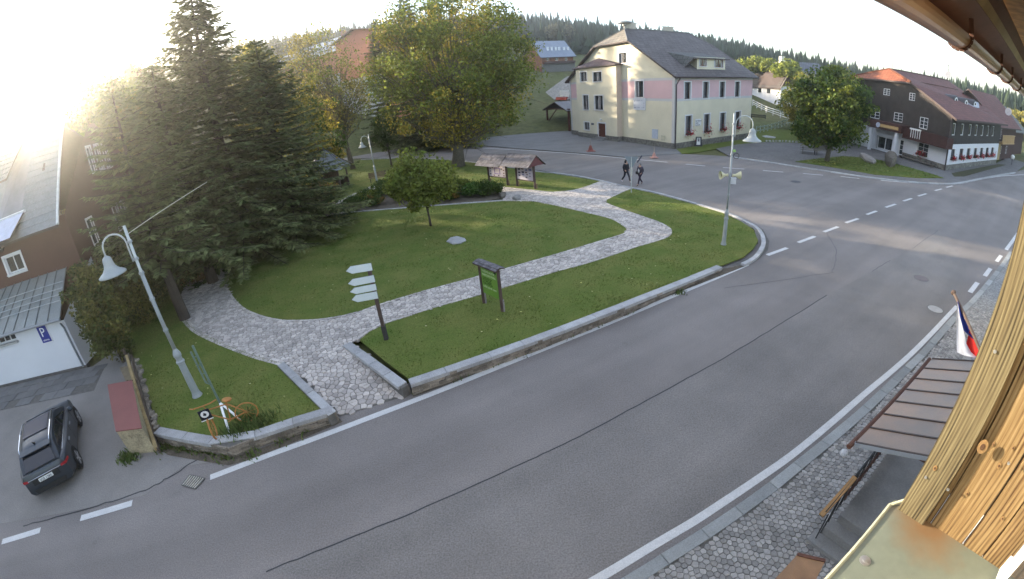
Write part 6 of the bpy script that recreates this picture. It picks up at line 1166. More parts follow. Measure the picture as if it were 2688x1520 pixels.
def spruce(name, label, cat, base, H, R, seed, m=None, dens=1.0, zb=.04, spray=.34, group=None, droop=.28, power=.85, step=.34, gaps=0.0):
    rs = rng_np(seed); base = Vector(base); t = thing(name, label, cat, base, group); MB().tube([base - UP * .1, base + UP * H * .5, base + UP * H], [R * .055 + .06, R * .03 + .03, .02], 8).build('trunk', M_BARKD, t)
    V = []; br = MB(); z = H * zb; k = 0
    while z < H * .985:
        tt = z / H; L0 = R * (1 - tt) ** power + .12; nb = int(5 + 4 * (1 - tt)); ph = rs.uniform(0, 6.28)
        for i in range(nb):
            if rs.rand() < gaps: continue
            a = ph + i * 6.283 / nb + rs.uniform(-.25, .25); L = L0 * rs.uniform(.72, 1.12); d = np.array([math.cos(a), math.sin(a), 0]); nseg = max(3, int(L / .22)); perp = np.array([-d[1], d[0], 0]); o = np.array([base.x, base.y, base.z + z]); last = None
            def pos(s): return o + d * s * L + np.array([0, 0, -droop * L * (s ** 1.2) * (1.1 - tt) + .10 * L * s ** 3 + .22 * L * s * tt])
            if L > 1.2: br.tube([Vector(pos(0)), Vector(pos(.5)), Vector(pos(.95))], [.035, .022, .006], 4, caps=False)
            k_ = int(nseg * dens * 2) + 2; s = rs.uniform(.12, 1.0, k_); c = o + np.outer(s * L, d); c[:, 2] += -droop * L * (s ** 1.2) * (1.1 - tt) + .10 * L * s ** 3 + .22 * L * s * tt
            side = rs.choice([-1, 1], k_); ln = spray * rs.uniform(.6, 1.3, k_) * (1.25 - s * .55) * min(1, .45 + L / 2.5); dv = np.outer(rs.uniform(.3, .9, k_), d) + (side * rs.uniform(.3, 1.0, k_))[:, None] * perp; dv /= np.linalg.norm(dv, axis=1)[:, None]; dv[:, 2] += rs.uniform(-.5, .12, k_)
            wv = np.stack([dv[:, 1], -dv[:, 0], dv[:, 0] * 0], 1); wv = wv / (np.linalg.norm(wv, axis=1)[:, None] + 1e-6) * (ln * .17)[:, None]; wv[:, 2] += rs.uniform(-.03, .03, k_); dl = dv * ln[:, None]
            V.append(np.stack([c, c + dl * .5 + wv, c + dl, c + dl * .5 - wv], 1).reshape(-1, 3))
        z += step * rs.uniform(.8, 1.2) * (.7 + .5 * (1 - tt)); k += 1
    br.build('branches', M_BARKD, t)
    V = np.concatenate(V) - np.array(base); n = len(V) // 4; me = bpy.data.meshes.new('needles'); me.vertices.add(4 * n); me.vertices.foreach_set('co', V.astype(np.float32).ravel()); me.loops.add(4 * n); me.loops.foreach_set('vertex_index', np.arange(4 * n, dtype=np.int32)); me.polygons.add(n); me.polygons.foreach_set('loop_start', np.arange(0, 4 * n, 4, dtype=np.int32)); me.polygons.foreach_set('loop_total', np.full(n, 4, dtype=np.int32)); me.update(calc_edges=True); me.materials.append(m or M_NEED)
    o = bpy.data.objects.new('needles', me); C.objects.link(o); o.parent = t; return t
# --- the forest on the ridge: one mass of conifers
def forest():
    rs = rng_np(3); mb = MB(); cnt = 0
    def tree(x, y, h, r):
        z0 = terrain_z(x, y) - .5; n = 6; tiers = 4
        for k in range(tiers):
            zb_ = z0 + h * (.10 + .20 * k); zt = z0 + h * (.48 + .175 * k) if k < 3 else z0 + h; rr = r * (1 - .23 * k); i = len(mb.v); ph = rs.uniform(0, 6.28)
            for q in range(n): w_ = rr * rs.uniform(.65, 1.2); mb.v.append((x + math.cos(ph + q * 6.283 / n) * w_, y + math.sin(ph + q * 6.283 / n) * w_, zb_ + rs.uniform(-.05, .05) * h))
            mb.v.append((x, y, zt)); mb.v.append((x, y, zb_ + h * .06))
            for q in range(n): mb.f.append((i + q, i + (q + 1) % n, i + n)); mb.m.append(0)
    r = 196.0
    while r < 345:
        a = -98.0
        while a < 92:
            da = math.degrees(3.9 / r); az = a + rs.uniform(-.5, .5) * da; rr = r + rs.uniform(-2.4, 2.4); x, y = rr * math.sin(math.radians(az)), rr * math.cos(math.radians(az)); a += da
            edge = 200 + 10 * noise.noise(Vector((az * .08, 0, 0))) + (28 if -6 < az < 6 else 0) + (-18 if az > 36 else 0)
            if rr < edge: continue
            h = rs.uniform(10.5, 15.5) * (1.0 if rr < 285 else rs.uniform(.85, 1.25)); tree(x, y, h, h * rs.uniform(.17, .25)); cnt += 1
        r += 4.0
    o = mb.build('forest', mat('forest_needles', (.014, .026, .014), .9, var=0, scale=.03, col2=(.040, .050, .024), island=.45, spec=.1), None, kind='stuff'); return cnt
NF = forest()
# --- individual trees
zt0 = lambda u, v, b: above(u, v, b) - b.z
LM_G = leafm('lime_green_leaves', (.105, .145, .026), (.19, .20, .038)); LM_Y = leafm('lime_yellow_leaves', (.24, .21, .03), (.34, .26, .045)); LM_O = leafm('orange_leaves', (.17, .095, .022), (.24, .13, .035)); LM_B = leafm('brown_leaves', (.10, .065, .022), (.15, .10, .03))
LM_D = leafm('deep_green_leaves', (.04, .078, .016), (.085, .12, .024)); LM_P = leafm('pale_gold_leaves', (.20, .175, .04), (.30, .24, .07))
b = PZ(1203, 437, lz); leafy('lime_tree', 'huge old lime tree with broad green and yellow crown behind the notice boards', 'tree', b, zt0(1150, -30, b), 8.9, 1.9, 250, 44000, .13, [LM_G, LM_Y], 11, trunk=.52, cr=.16, flatb=1.0, fill=.93, limbs=170, lean=(.7, 0))
b = P(2170, 424, .1); leafy('maple_tree', 'round dark green maple on the lawn in front of the dark timber house', 'tree', b, zt0(2158, 172, b), 3.95, 1.4, 95, 21000, .15, [LM_D, LM_G], 12, trunk=.20, cr=.22, fill=.95)
b = PZ(1131, 594, lz); leafy('young_tree', 'young leafy tree with thin trunk standing at the edge of the middle lawn', 'tree', b, zt0(1100, 400, b), 2.25, 1.15, 42, 6500, .10, [LM_G, leafm('fresh_lime_leaves', (.12, .15, .03), (.18, .19, .04))], 13, trunk=.06, cr=.27, lean=(-.2, .3), bark=M_BARKD)
b = PZ(1028, 438, lz); leafy('thin_tree', 'small thin-trunked tree by the cross road between lamp and lime tree', 'tree', b, zt0(1022, 292, b), 1.9, 2.0, 26, 2600, .13, LM_D, 14, trunk=.10, cr=.3, bark=M_BARKD)
b = at(918, 400, 58); b.z = 0; leafy('ash_tree', 'tall half-bare ash with fine pale golden leaves behind the park hut', 'tree', b, zt0(880, 42, b), 5.6, 3.5, 150, 8500, .13, [LM_P, LM_G], 15, trunk=.28, cr=.2, lean=(-1.2, 0), fill=.8, limbs=150)
b = at(722, 430, 50); b.z = 0; leafy('yellow_birch', 'yellow autumn birch right of the tall spruce', 'tree', b, zt0(690, 78, b), 3.7, 2.5, 90, 9500, .14, [LM_P, LM_Y], 16, trunk=.2, cr=.24, fill=.9)
b = at(835, 420, 46); b.z = 0; leafy('birch_tree', 'smaller golden birch between the yellow birch and the park hut', 'tree', b, zt0(835, 215, b), 3.2, 1.0, 60, 6500, .13, [LM_Y, LM_D], 17, trunk=.15, cr=.25, fill=.9)
b = at(503, 5, 28.5); b.z = 0; spruce('spruce_tree', 'tallest spruce, its top cut by the upper edge of the picture', 'tree', b, zt0(497, -60, b), 6.6, 21, dens=4.2, spray=.52, droop=.30, power=.8, gaps=.04)
b = at(668, 105, 30.5); b.z = 0; spruce('spruce_tree', 'broad spruce with low branches reaching over the middle lawn', 'tree', b, zt0(655, 105, b), 5.6, 22, dens=4.2, spray=.48, droop=.22, power=.72)
b = at(292, 235, 21.5); b.z = 0; spruce('spruce_tree', 'hazy broad spruce in front of the park house gable, left of the path bend', 'tree', b, zt0(318, 235, b), 3.7, 25, zb=.30, dens=4.0, spray=.46, droop=.24, power=.62)
b = at(395, 165, 25.5); b.z = 0; spruce('spruce_tree', 'hazy spruce between the park house and the tallest spruce', 'tree', b, zt0(400, 165, b), 4.7, 23, zb=.16, dens=3.8, spray=.48, droop=.24, power=.72)
b = P(845, 585); spruce('spruce_tree', 'low young spruce with branches on the lawn beside the park hut', 'tree', b, 3.3, 2.6, 24, dens=2.2, spray=.30, droop=.05, power=.7, m=M_NEED2)
for i, (u, v, tu, tv, R_, lab) in enumerate(((325, 950, 280, 650, 1.0, 'yellow-green conifer shrub behind the slatted bench'), (385, 850, 330, 600, 1.7, 'tall bushy conifer left of the cobbled path, behind the lamp pole'), (300, 895, 268, 690, .75, 'conifer shrub touching the white annex corner'), (450, 770, 408, 600, 1.6, 'bushy conifer at the left bend of the cobbled path'))):
    b = P(u, v); leafy('conifer_shrub', lab, 'shrub', b, zt0(tu, tv, b), R_, .1, 60, 9000, .07, [leafm('arbor_green', (.045, .065, .018), (.085, .095, .022), .2), leafm('arbor_gold', (.10, .105, .03), (.17, .15, .035), .2)], 30 + i, trunk=.06, cr=.34, group='conifer shrubs by the park house', bark=M_BARKD, limbs=12)
for i, (u, v, d, tu, tv, R_, m, lab) in enumerate(((235, 470, 62, 225, 172, 5.2, [LM_O, LM_P], 'orange autumn tree on the left skyline near the sun'), (330, 470, 55, 345, 150, 5.0, [LM_G, LM_P], 'green-gold tree left of the tallest spruce'), (150, 520, 75, 130, 215, 5.5, [LM_P, LM_O], 'pale hazy tree above the light metal roof'), (60, 560, 80, 40, 265, 5.5, [LM_Y, LM_P], 'sunlit tree at the left edge above the park house'), (420, 450, 66, 440, 120, 5.0, [LM_G, LM_B], 'dull green tree behind the tallest spruce'))):
    b = at(u, v, d); b.z = max(0, terrain_z(b.x, b.y)); leafy('broadleaf_tree', lab, 'tree', b, zt0(tu, tv, b), R_, 1.5, 80, 8000, .22, m, 40 + i, trunk=.3, cr=.25, group='broadleaf trees behind the park house')
for i, (u, v, d) in enumerate(((612, 95, 108), (640, 78, 116), (668, 88, 112), (700, 72, 120), (728, 82, 116), (757, 66, 122), (782, 57, 118), (808, 66, 124), (835, 74, 128), (862, 62, 126), (580, 88, 120), (545, 105, 110))):
    b = at(u, 400, d); b.z = terrain_z(b.x, b.y); spruce('tall_spruce', 'spruce in the dark stand on the skyline behind the salmon building', 'tree', b, zt0(u, v, b), 4.2, 140 + i, dens=1.0, spray=1.0, step=.9, group='tall spruces on the skyline behind the salmon building')
for i, (u, d, h_) in enumerate(((1110, 70, 22), (1035, 80, 20), (1180, 66, 20), (1230, 78, 20))):
    b = at(u, 380, d); b.z = 0; spruce('shade_spruce', 'unseen spruce added behind the great lime tree to shade the cream house', 'tree', b, h_ + 2, 6.2, 160 + i, dens=2.6, spray=.9, step=.6, group='spruces added behind the lime tree for shade')  # hidden spruces added to keep the sun off the cream house
# unseen spruces added left of the view to shade the road
for i, (az, d, h_, R_) in enumerate(((-66, 46, 17, 5), (-74, 38, 16, 5), (-84, 34, 16, 5), (-60, 70, 20, 6), (-96, 30, 15, 5))):
    x, y = d * math.sin(math.radians(az)), d * math.cos(math.radians(az)); spruce('spruce_tree', 'unseen spruce added left of the park house to shade the road', 'tree', (x, y, 0), h_, R_, 60 + i, dens=.9, spray=.7, step=.6, group='unseen spruces added on the left for shade')
b = ground_at(1468, 135, 80); leafy('round_tree', 'round pale tree on the meadow above the farmhouse', 'tree', b, zt0(1465, 62, b), 8.5 * math.hypot(b.x, b.y) / 190, 1.0, 50, 5000, .5, leafm('dull_gold_leaves', (.095, .09, .04), (.14, .12, .06)), 70, trunk=.4, cr=.26)
b = ground_at(2046, 263, 60); spruce('spruce_tree', 'small dark spruce in front of the white cottage', 'tree', b, zt0(2044, 207, b), 2.4 * math.hypot(b.x, b.y) / 75, 71, dens=1.3, spray=.6, step=.4)
for i, (u, v, tu, tv, dd, R_) in enumerate(((1985, 190, 1987, 155, 125, 4.5), (2020, 190, 2021, 160, 122, 3.2), (2062, 205, 2062, 163, 112, 3.5))): b = at(u, v, dd); leafy('bright_bush', ('bright yellow-green bush left on the cottage skyline', 'small yellow-green bush beside the cottage chimney', 'sunlit bush right of the cottage chimney')[i], 'bush', b, zt0(tu, tv, b), R_, .2, 30, 2200, .35, leafm('bright_leaves', (.20, .24, .04), (.30, .30, .07)), 72 + i, trunk=.1, cr=.35)
for i, (u, v, tu, tv, dd, R_) in enumerate(((2115, 262, 2112, 190, 78, 4.2), (2215, 250, 2218, 182, 66, 3.2), (2150, 330, 2140, 250, 62, 3.0))): b = at(u, v, dd); b.z = terrain_z(b.x, b.y); leafy('golden_bush', ('large golden bush left of the maple crown', 'golden bush behind the left end of the tiled roof', 'yellowish bush in the meadow behind the maple')[i], 'bush', b, zt0(tu, tv, b), R_, .2, 40, 4200, .22, [leafm('gold_leaves', (.24, .22, .04), (.34, .28, .07)), LM_G], 76 + i, trunk=.12, cr=.32)
# sunlit shrubs along the forest foot at far right
for i in range(14):
    u = 2560 + i * 11; b = at(u, 283 + i * 2.2, 150 + 10 * (i % 3)); b.z = terrain_z(b.x, b.y) ; leafy('edge_bush', 'yellow-green bush at the forest foot, number %d from the lodge roof' % (i + 1) if False else ('yellow-green bush at the foot of the far right forest'), 'bush', b, max(3.5, zt0(u, 266 + i * 2.2, b)), 3.4, .2, 14, 500, .7, MATS['gold_leaves'], 90 + i, trunk=.1, cr=.4, limbs=4, group='bushes at the foot of the far forest')
# shrubs of the flower bed
BEDW = [(1303, 488), (1250, 486), (1180, 484), (1100, 481), (1050, 482), (990, 498), (940, 520), (908, 550), (980, 552), (1047, 546), (1157, 537), (1267, 529), (1316, 520)]
sheet('flower_bed', [PZ(*q, lz) for q in BEDW], off_z(lz, .03), M_SOIL, 0, thick=.06)
labs = ['low dark green shrub at the left tip of the flower bed', 'round green shrub second from the left in the flower bed', 'reddish green shrub in the left part of the flower bed', 'tall green shrub right behind the round red-tinged ones in the bed', 'broad green shrub left of the young tree trunk', 'green shrub behind the young tree', 'leafy shrub just right of the young tree', 'shrub with orange blossoms right of the young tree', 'light green shrub in the right part of the bed', 'bright green spiky shrub near the right end of the bed', 'deep green rounded shrub at the right end of the bed']
for i, (u, v, h_, r_, k) in enumerate(((930, 540, .7, .9, 0), (965, 528, 1.0, 1.0, 1), (985, 540, .8, .8, 2), (1010, 512, 1.3, 1.1, 0), (1060, 525, 1.2, 1.1, 1), (1115, 515, 1.5, 1.2, 0), (1165, 515, 1.4, 1.1, 1), (1182, 527, .9, .7, 2), (1215, 508, 1.2, 1.0, 1), (1245, 515, 1.1, .9, 3), (1285, 512, 1.1, 1.0, 0))):
    b = PZ(u, v, lz); leafy('garden_shrub', labs[i], 'shrub', b, h_, r_, .05, 22, 2200, .065, (LM_D, [LM_G, LM_D], [LM_D, LM_O], leafm('fresh_green_leaves', (.05, .11, .02), (.09, .15, .03)))[k], 110 + i, trunk=.03, cr=.4, group='shrubs of the flower bed', limbs=6)
for i, (u, v, tu, tv, R_, m) in enumerate(((800, 520, 830, 425, 2.0, [LM_G, LM_Y]), (845, 545, 850, 470, 1.4, [LM_G, LM_O]), (705, 600, 700, 520, 2.0, [LM_D, LM_B]), (520, 740, 520, 640, 1.6, [LM_D, LM_B]), (760, 560, 750, 500, 1.5, [LM_B, LM_D]))): b = P(u, v, .1); leafy('park_bush', ('green bush in front of the park hut', 'bush with orange leaves at the hut corner', 'brownish bush under the spruces', 'dark bush beside the left bend of the path', 'brown bush left of the park hut')[i], 'bush', b, zt0(tu, tv, b), R_, .1, 36, 4200, .085, m, 130 + i, trunk=.05, cr=.33)
# ------------------------------------------------------------------ plaza, verge and pavement before the dark timber house
KF = [(1918, 411), (2050, 429.7), (2160, 446.5), (2270, 463), (2380, 475.5), (2462, 481), (2517, 479.5), (2599.5, 463), (2665, 452)]
PZA = sheet('plaza', [V2(P(*q, .09)) for q in KF] + [V2(FE.w(FE.L + 14, 0, 1.5)), V2(FE.w(FE.L + 14, 0, -2)), V2(FE.w(FE.L, 0, .0)), V2(Bd), V2(Ad), V2(P(2190, 384)), V2(P(2100, 377)), V2(P(2008, 375)), V2(P(1935, 381)), V2(P(1880, 392))], zc(.09), mat('plaza_paving', (.15, .142, .135), .9, var=.14, scale=.5, fine=.25, fscale=7, bump=.6, bscale=8), 4, thick=.09)
row([V2(P(*q, .09)) for q in KF], .25, 1.0, zc(.10), M_KERB, 'kerb_stone', PZA, rise=.0, depth=.12)
G2 = [V2(P(*q, .12)) for q in ((2088, 424), (2187, 439), (2297, 458), (2407, 467), (2478, 467), (2448, 457), (2352, 430), (2283, 415), (2214.8, 410), (2132, 418))]
sheet('lawn', G2, zc(.125), M_GRASS, 1.2, thick=.04)
sheet('verge_grass', [V2(P(*q, .1)) for q in ((2498, 455), (2620, 431), (2640, 433), (2530, 463), (2505, 463))], zc(.125), mat('dry_grass', (.06, .058, .025), .95, var=.3, scale=2, fine=.3, fscale=15, bump=1), 0, thick=.04)
sheet('verge_grass', [V2(P(*q, .05)) for q in ((1790, 403.5), (1840, 397.5), (1915, 384), (2008, 376.5), (2100, 378), (2190, 385), (2190, 352), (2080, 330), (1985, 345), (1968, 364), (1775, 391))], zc(.065), M_GRASS, 2, thick=.1)
for q in ((2095, 421), (2140, 428), (2190, 437), (2240, 445), (2290, 453), (2340, 458)): pass
def blades2(poly, n, hs, b):
    xs = [p[0] for p in poly]; ys = [p[1] for p in poly]; mb = MB(); k = 0
    while k < n:
        x, y = random.uniform(min(xs), max(xs)), random.uniform(min(ys), max(ys))
        if inside((x, y), poly): k += 1; a = random.uniform(0, 6.28); h = random.uniform(*hs); dx, dy = math.cos(a), math.sin(a); mb.poly([(x - dy * b, y + dx * b, .12), (x + dy * b, y - dx * b, .12), (x + dx * h, y + dy * h, .12 + h)])
    mb.build('grass', M_BLADE, None, kind='stuff')
blades2(G2, 2500, (.05, .12), .04)
fl2 = MB()
for _ in range(150):
    a, r = random.uniform(0, 6.28), abs(random.gauss(0, 3.4)); c = P(2170, 424, .15); x, y = c.x + math.cos(a) * r, c.y + math.sin(a) * r
    if inside((x, y), G2): s_ = random.uniform(.06, .12); fl2.poly([(x + s_ * math.cos(i * 1.57 + a), y + s_ * math.sin(i * 1.57 + a), .16 + random.uniform(0, .04)) for i in range(4)])
fl2.build('fallen_leaves', mat('leaf_gold', (.30, .26, .06), .8, var=.0, island=.4), None, kind='stuff')
eg = [V2(P(*q)) for q in ((2008, 373.5), (2050, 373.5), (2100, 376))]; row(eg, .25, .45, zc(.08), M_KERB, 'edge_stone', PZA, rise=.18, gap=.25, smooth=0)
stone_px('split_log', 'long pale split log lying on the lawn before the dark timber house', [(2257, 411), (2268, 410), (2285, 419), (2298, 429), (2292, 432), (2270, 424)], .45, mat('pale_log', (.30, .27, .24), .8, var=.2, scale=2), 'log', zc(.1))
stone_px('boulder', 'round grey boulder on the lawn before the dark timber house, near the bench', [(2322, 421), (2330, 418), (2345, 419), (2352, 426), (2350, 437), (2338, 440), (2326, 433)], .95, M_WSTONE, 'boulder', zc(.1))
stone_px('flat_stone', 'flat pale slab lying on the green meadow right of the yellow house', [(2001, 358), (2012, 357), (2036, 361), (2034, 363.5), (2010, 362)], .12, M_KERB, 'stone', zc(0.05))
# ------------------------------------------------------------------ street lamps
M_GALV = mat('galvanised_steel', (.27, .29, .29), .45, var=.10, scale=2, fine=.06, spec=.5); M_GALVL = mat('pale_galvanised', (.40, .42, .41), .4, var=.10, scale=2, spec=.6)
def lamp(label, base, Ht, armdir, wire=None, thick=1.0, arm_r=.33, drop=.45, group='bell-shaped street lamps'):
    b = Vector(base); t = thing('street_lamp', label, 'street lamp', b, group); q = thick
    MB().lathe(b, [(.17 * q, -.05), (.17 * q, .04), (.14 * q, .12), (.12 * q, .2), (.105 * q, 1.25), (.13 * q, 1.27), (.135 * q, 1.33), (.10 * q, 1.36), (.10 * q, 1.45), (.125 * q, 1.52), (.12 * q, 1.6), (.07 * q, 1.72), (.06 * q, 1.75)], 14).build('base', M_GALV, t, smooth=False)
    MB().tube([b + UP * 1.7, b + UP * 4.2], .058 * q, 12).build('lower_pole', M_GALV, t, smooth=True); MB().tube([b + UP * 4.2, b + UP * 4.28, b + UP * Ht], [.066 * q, .045 * q, .042 * q], 12).build('upper_pole', M_GALVL, t, smooth=True)
    for z in (2.4, 3.4, 4.2, Ht - .45, Ht - .95): MB().lathe(b + UP * z, [(.06 * q, -.04), (.078 * q, -.03), (.078 * q, .03), (.06 * q, .04)], 10).build('clamp', M_GALV, t)
    a = Vector(armdir).normalized(); p0 = b + a * .09 + UP * (Ht - 1.0); pts = [p0, p0 + UP * .55]
    for i in range(1, 10): th = math.pi * i / 9; pts.append(p0 + UP * .55 + a * (arm_r - math.cos(th) * arm_r) + UP * math.sin(th) * arm_r)
    pts.append(pts[-1] - UP * drop * .4); MB().tube(pts, .026 * q, 8).build('arm', M_GALVL, t, smooth=True); e = pts[-1]
    MB().lathe(e - UP * .50, [(.40, -.03), (.405, 0), (.33, .05), (.24, .11), (.17, .20), (.145, .30), (.135, .40), (.11, .47), (.05, .51), (.03, .53)], 20).build('bell_shade', M_GALV, t, smooth=True)
    MB().lathe(e - UP * .50, [(0, -.05), (.18, -.03), (.2, .02)], 14).build('diffuser', mat('opal_glass', (.55, .55, .52), .3), t)
    if wire: MB().tube([b + UP * (Ht - .25), wire], .011, 5).build('stay_wire', mat('pale_wire', (.5, .47, .38), .5), t)
    return t
def perp(p, side): v = Vector((p[1], -p[0], 0)).normalized(); return v * side
bL = PZ(519, 1040, lz); hL = above(321, 594, bL) - bL.z; wv = at(543, 478, 19.5)
lamp('street lamp with bell shade on the left lawn, its stay wire running into the spruces', bL, hL, perp(bL, -1) + Vector((-bL.x, -bL.y, 0)).normalized() * -.15, wire=wv)
bR = PZ(1899, 643, lz); hR = above(1915.4, 297, bR) - bR.z; tR = lamp('street lamp with bell shade and loudspeakers at the right tip of the park', bR, hR, perp(bR, 1), arm_r=.36, thick=.8)
bM = PZ(990, 479, lz); hM = above(969, 352, bM) - bM.z; lamp('farther street lamp with bell shade beside the park hut and bench', bM, hM, perp(bM, -1), arm_r=.34, thick=.85)
zs = above(1904, 459, bR); LSP = thing('loudspeaker_pair', 'two cream horn loudspeakers with a small box on the lamp pole', 'loudspeaker', (bR.x, bR.y, zs)); M_HORN = mat('horn_cream', (.52, .48, .30), .5, var=.06)
vd = Vector((-bR.x, -bR.y, 0)).normalized(); rt_ = perp(bR, 1)
for s_, d_ in ((-1, (vd * .45 - rt_ * .9)), (1, (-vd * .2 + rt_ * .95))):
    d_ = d_.normalized(); o_ = Vector((bR.x, bR.y, zs)) + rt_ * s_ * .10
    MB().tube([o_, o_ + d_ * .10, o_ + d_ * .18, o_ + d_ * .30, o_ + d_ * .36], [.07, .05, .08, .16, .19], 14, caps=False).build('horn', M_HORN, LSP, smooth=True); MB().tube([o_ + d_ * .12, o_ + d_ * .30], [.03, .07], 10).build('throat', mat('horn_inner', (.16, .14, .08), .6), LSP)
MB().box(Vector((bR.x, bR.y, zs - .22)) + rt_ * .16 + vd * .1, (.24, .2, .26), (rt_, vd, UP)).build('control_box', mat('box_white', (.52, .52, .52), .5), LSP)
zc_ = above(1905, 395, bR); MB().box(Vector((bR.x, bR.y, zc_)) + rt_ * .1, (.1, .1, .1)).build('green_clamp', mat('lime_clamp', (.25, .42, .12), .6), tR); k_ = MB(); c0_ = Vector((bR.x, bR.y, zc_ - .22)) + rt_ * .2; k_.tube([c0_ + (rt_ * math.cos(i * .5236) + UP * math.sin(i * .5236)) * .12 for i in range(13)], .014, 5); k_.build('cable_loop', mat('cable_black', (.03, .03, .03), .6), tR)
# globe lamp far right
b = P(2655, 434); t = thing('globe_lamp', 'white globe lamp on a short post beside the brown house at the right edge', 'lamp', b); MB().tube([b, b + UP * .9], .05, 8).build('post', mat('black_iron', (.02, .02, .02)), t); MB().ball(b + UP * 1.15, .32, 14).build('globe', mat('opal_white', (.8, .78, .72), .3), t, smooth=True)
# ------------------------------------------------------------------ fingerpost, information boards
M_DPOST = mat('stained_post', (.085, .058, .048), .8, var=.25, scale=3, stretch=(1, 1, .3), fine=.2, fscale=12); M_SILV = mat('silvery_post', (.22, .20, .19), .8, var=.25, scale=3)
M_SHIN = mat('larch_shingle', (.125, .115, .12), .85, var=.25, scale=5, island=.30, fine=.2, fscale=25, bump=.5)
b = PZ(1014.8, 892, lz); hf = above(969, 708, b); FP = thing('signpost', 'wooden signpost with four white arrow boards pointing left', 'signpost', b)
MB().box((b.x, b.y, b.z + .24), (.13, .13, .62)).build('foot', mat('foot_dark', (.05, .045, .045), .8), FP); MB().box((b.x, b.y, (b.z + .3 + hf) / 2), (.10, .10, hf - b.z - .3)).build('post', M_DPOST, FP)
FR = Face(b, b + Vector((b.y, -b.x, 0)).normalized()); FR.n = -V2(b).normalized()
for (cu, cv, lu, lv, hh) in ((973, 701, 907, 706, 21), (980, 732, 913, 741, 19.5), (984.5, 754, 918, 762, 18), (988, 775, 922, 781.5, 20)):
    zt_ = FR.px(cu, cv - hh / 2, .07)[1]; zb_ = FR.px(cu, cv + hh / 2, .07)[1]; s1 = FR.px(cu + 3, cv, .07)[0]; s0 = FR.px(lu, lv, .07)[0]; sg_ = 1 if s1 > s0 else -1; zm_ = (zt_ + zb_) / 2; h_ = (zt_ - zb_) / 2 * .94; n_ = .16 * sg_
    zl_ = FR.px(lu, lv, .07)[1]; dz = (zl_ - zm_) * .35
    pts = [FR.w(s0, zm_ + dz, .055), FR.w(s0 + n_, zm_ + dz - h_, .055), FR.w(s1, zm_ - h_, .055), FR.w(s1, zm_ + h_, .055), FR.w(s0 + n_, zm_ + dz + h_, .055)]
    bo2 = MB().prism([p + Vector((FR.n.x, FR.n.y, 0)) * -.008 + (p - FR.w((s0 + s1) / 2, zm_, .055)) * .035 for p in pts], Vector((FR.n.x, FR.n.y, 0)) * .012).build('board_backing', mat('board_edge', (.10, .12, .12), .6), FP)
    MB().prism([p + Vector((FR.n.x, FR.n.y, 0)) * .006 for p in pts], Vector((FR.n.x, FR.n.y, 0)) * .012).build('arrow_board', mat('arrow_white', (.55, .60, .60), .5, var=.03), FP)
def shingle_roof(root, pa, pb, out, zr_, run, fall, rows=3, ww=.13, both=True, bl=.0):
    """double-pitched little roof of real shingles along pa-pb"""
    A_, B_ = Vector(pa), Vector(pb); T_ = (B_ - A_); L_ = T_.length; T_.normalize()
    for sd in ((1, -1) if both else (1,)):
        o_ = Vector(out) * sd; core = MB(); core.prism([A_ + UP * zr_, B_ + UP * zr_, B_ + o_ * run + UP * (zr_ - fall), A_ + o_ * run + UP * (zr_ - fall)], -UP * .025); core.build('roof_boarding', M_DPOST, root)
        for r in range(rows):
            x = 0
            while x < L_ - .02:
                w_ = min(ww * random.uniform(.7, 1.25), L_ - x); k0 = r / rows - .02; k1 = (r + 1) / rows + .04; z_ = .02 + random.uniform(0, .012)
                p = lambda x_, k, dz: A_ + T_ * x_ + o_ * run * k + UP * (zr_ - fall * k + dz)
                MB().box8([p(x + .005, k0, .005), p(x + w_ - .005, k0, .005), p(x + w_ - .005, k1, z_), p(x + .005, k1, z_), p(x + .005, k0, .012), p(x + w_ - .005, k0, .012), p(x + w_ - .005, k1, z_ + .015), p(x + .005, k1, z_ + .015)]).build('shingle', M_SHIN, root); x += w_
# green information board
g0, g1 = PZ(1271, 796, lz), PZ(1319, 818, lz); GB = thing('green_board', 'green information board between two wooden posts under a tiny shingle roof', 'information board', g0.lerp(g1, .5)); zt0_ = above(1262, 691, g0); zt1_ = above(1311, 707, g1); ztb = (zt0_ + zt1_) / 2
FG3 = Face(g0, g1); 
for p in (g0, g1): MB().box((p.x, p.y, (p.z + ztb) / 2), (.11, .11, ztb - p.z)).build('post', M_DPOST, GB); MB().box((p.x + .07, p.y - .02, p.z + .22), (.05, .12, .46)).build('post_foot', M_SILV, GB)
zpb = FG3.px(1296, 779)[1]; zpt = ztb - .06; mb = MB(); FG3.box(mb, .08, FG3.L - .08, zpb, zpt, -.02, .02); pn = mb.build('green_panel', mat('panel_green', (.13, .24, .035), .5, var=.08, scale=2), GB)
tx = mat('text_pale', (.50, .58, .35), .6); td = mat('text_dark', (.02, .05, .01), .6); hh = zpt - zpb
S0 = .14 if Vector((FG3.t.x, FG3.t.y, 0)).cross(UP).dot(Vector((FG3.n.x, FG3.n.y, 0))) > 0 else FG3.L - .14
wdt = FG3.L - .28
for body, zz, sz, mm in (('VÁŽENÍ HOSTÉ', .80, .085, tx), ('NÁRODNÍ PARK', .68, .085, tx), ('prosíme dodržujte', .585, .05, td), ('návštěvní řád, psi', .53, .05, td), ('na vodítku, vstup', .475, .05, td), ('jen po cestách a', .42, .05, td), ('chraňte přírodu', .365, .05, td), ('DĚKUJEME VÁM', .24, .075, tx)):
    text(body, FG3, S0, zpb + hh * zz, sz * 1.25, mm, pn, .022, sx=wdt / (len(body) * sz * .78))
mb = MB(); FG3.box(mb, FG3.L - .24 if S0 < .5 else .12, FG3.L - .12 if S0 < .5 else .24, zpb + hh * .87, zpb + hh * .93, .02, .025); mb.build('emblem', td, pn)
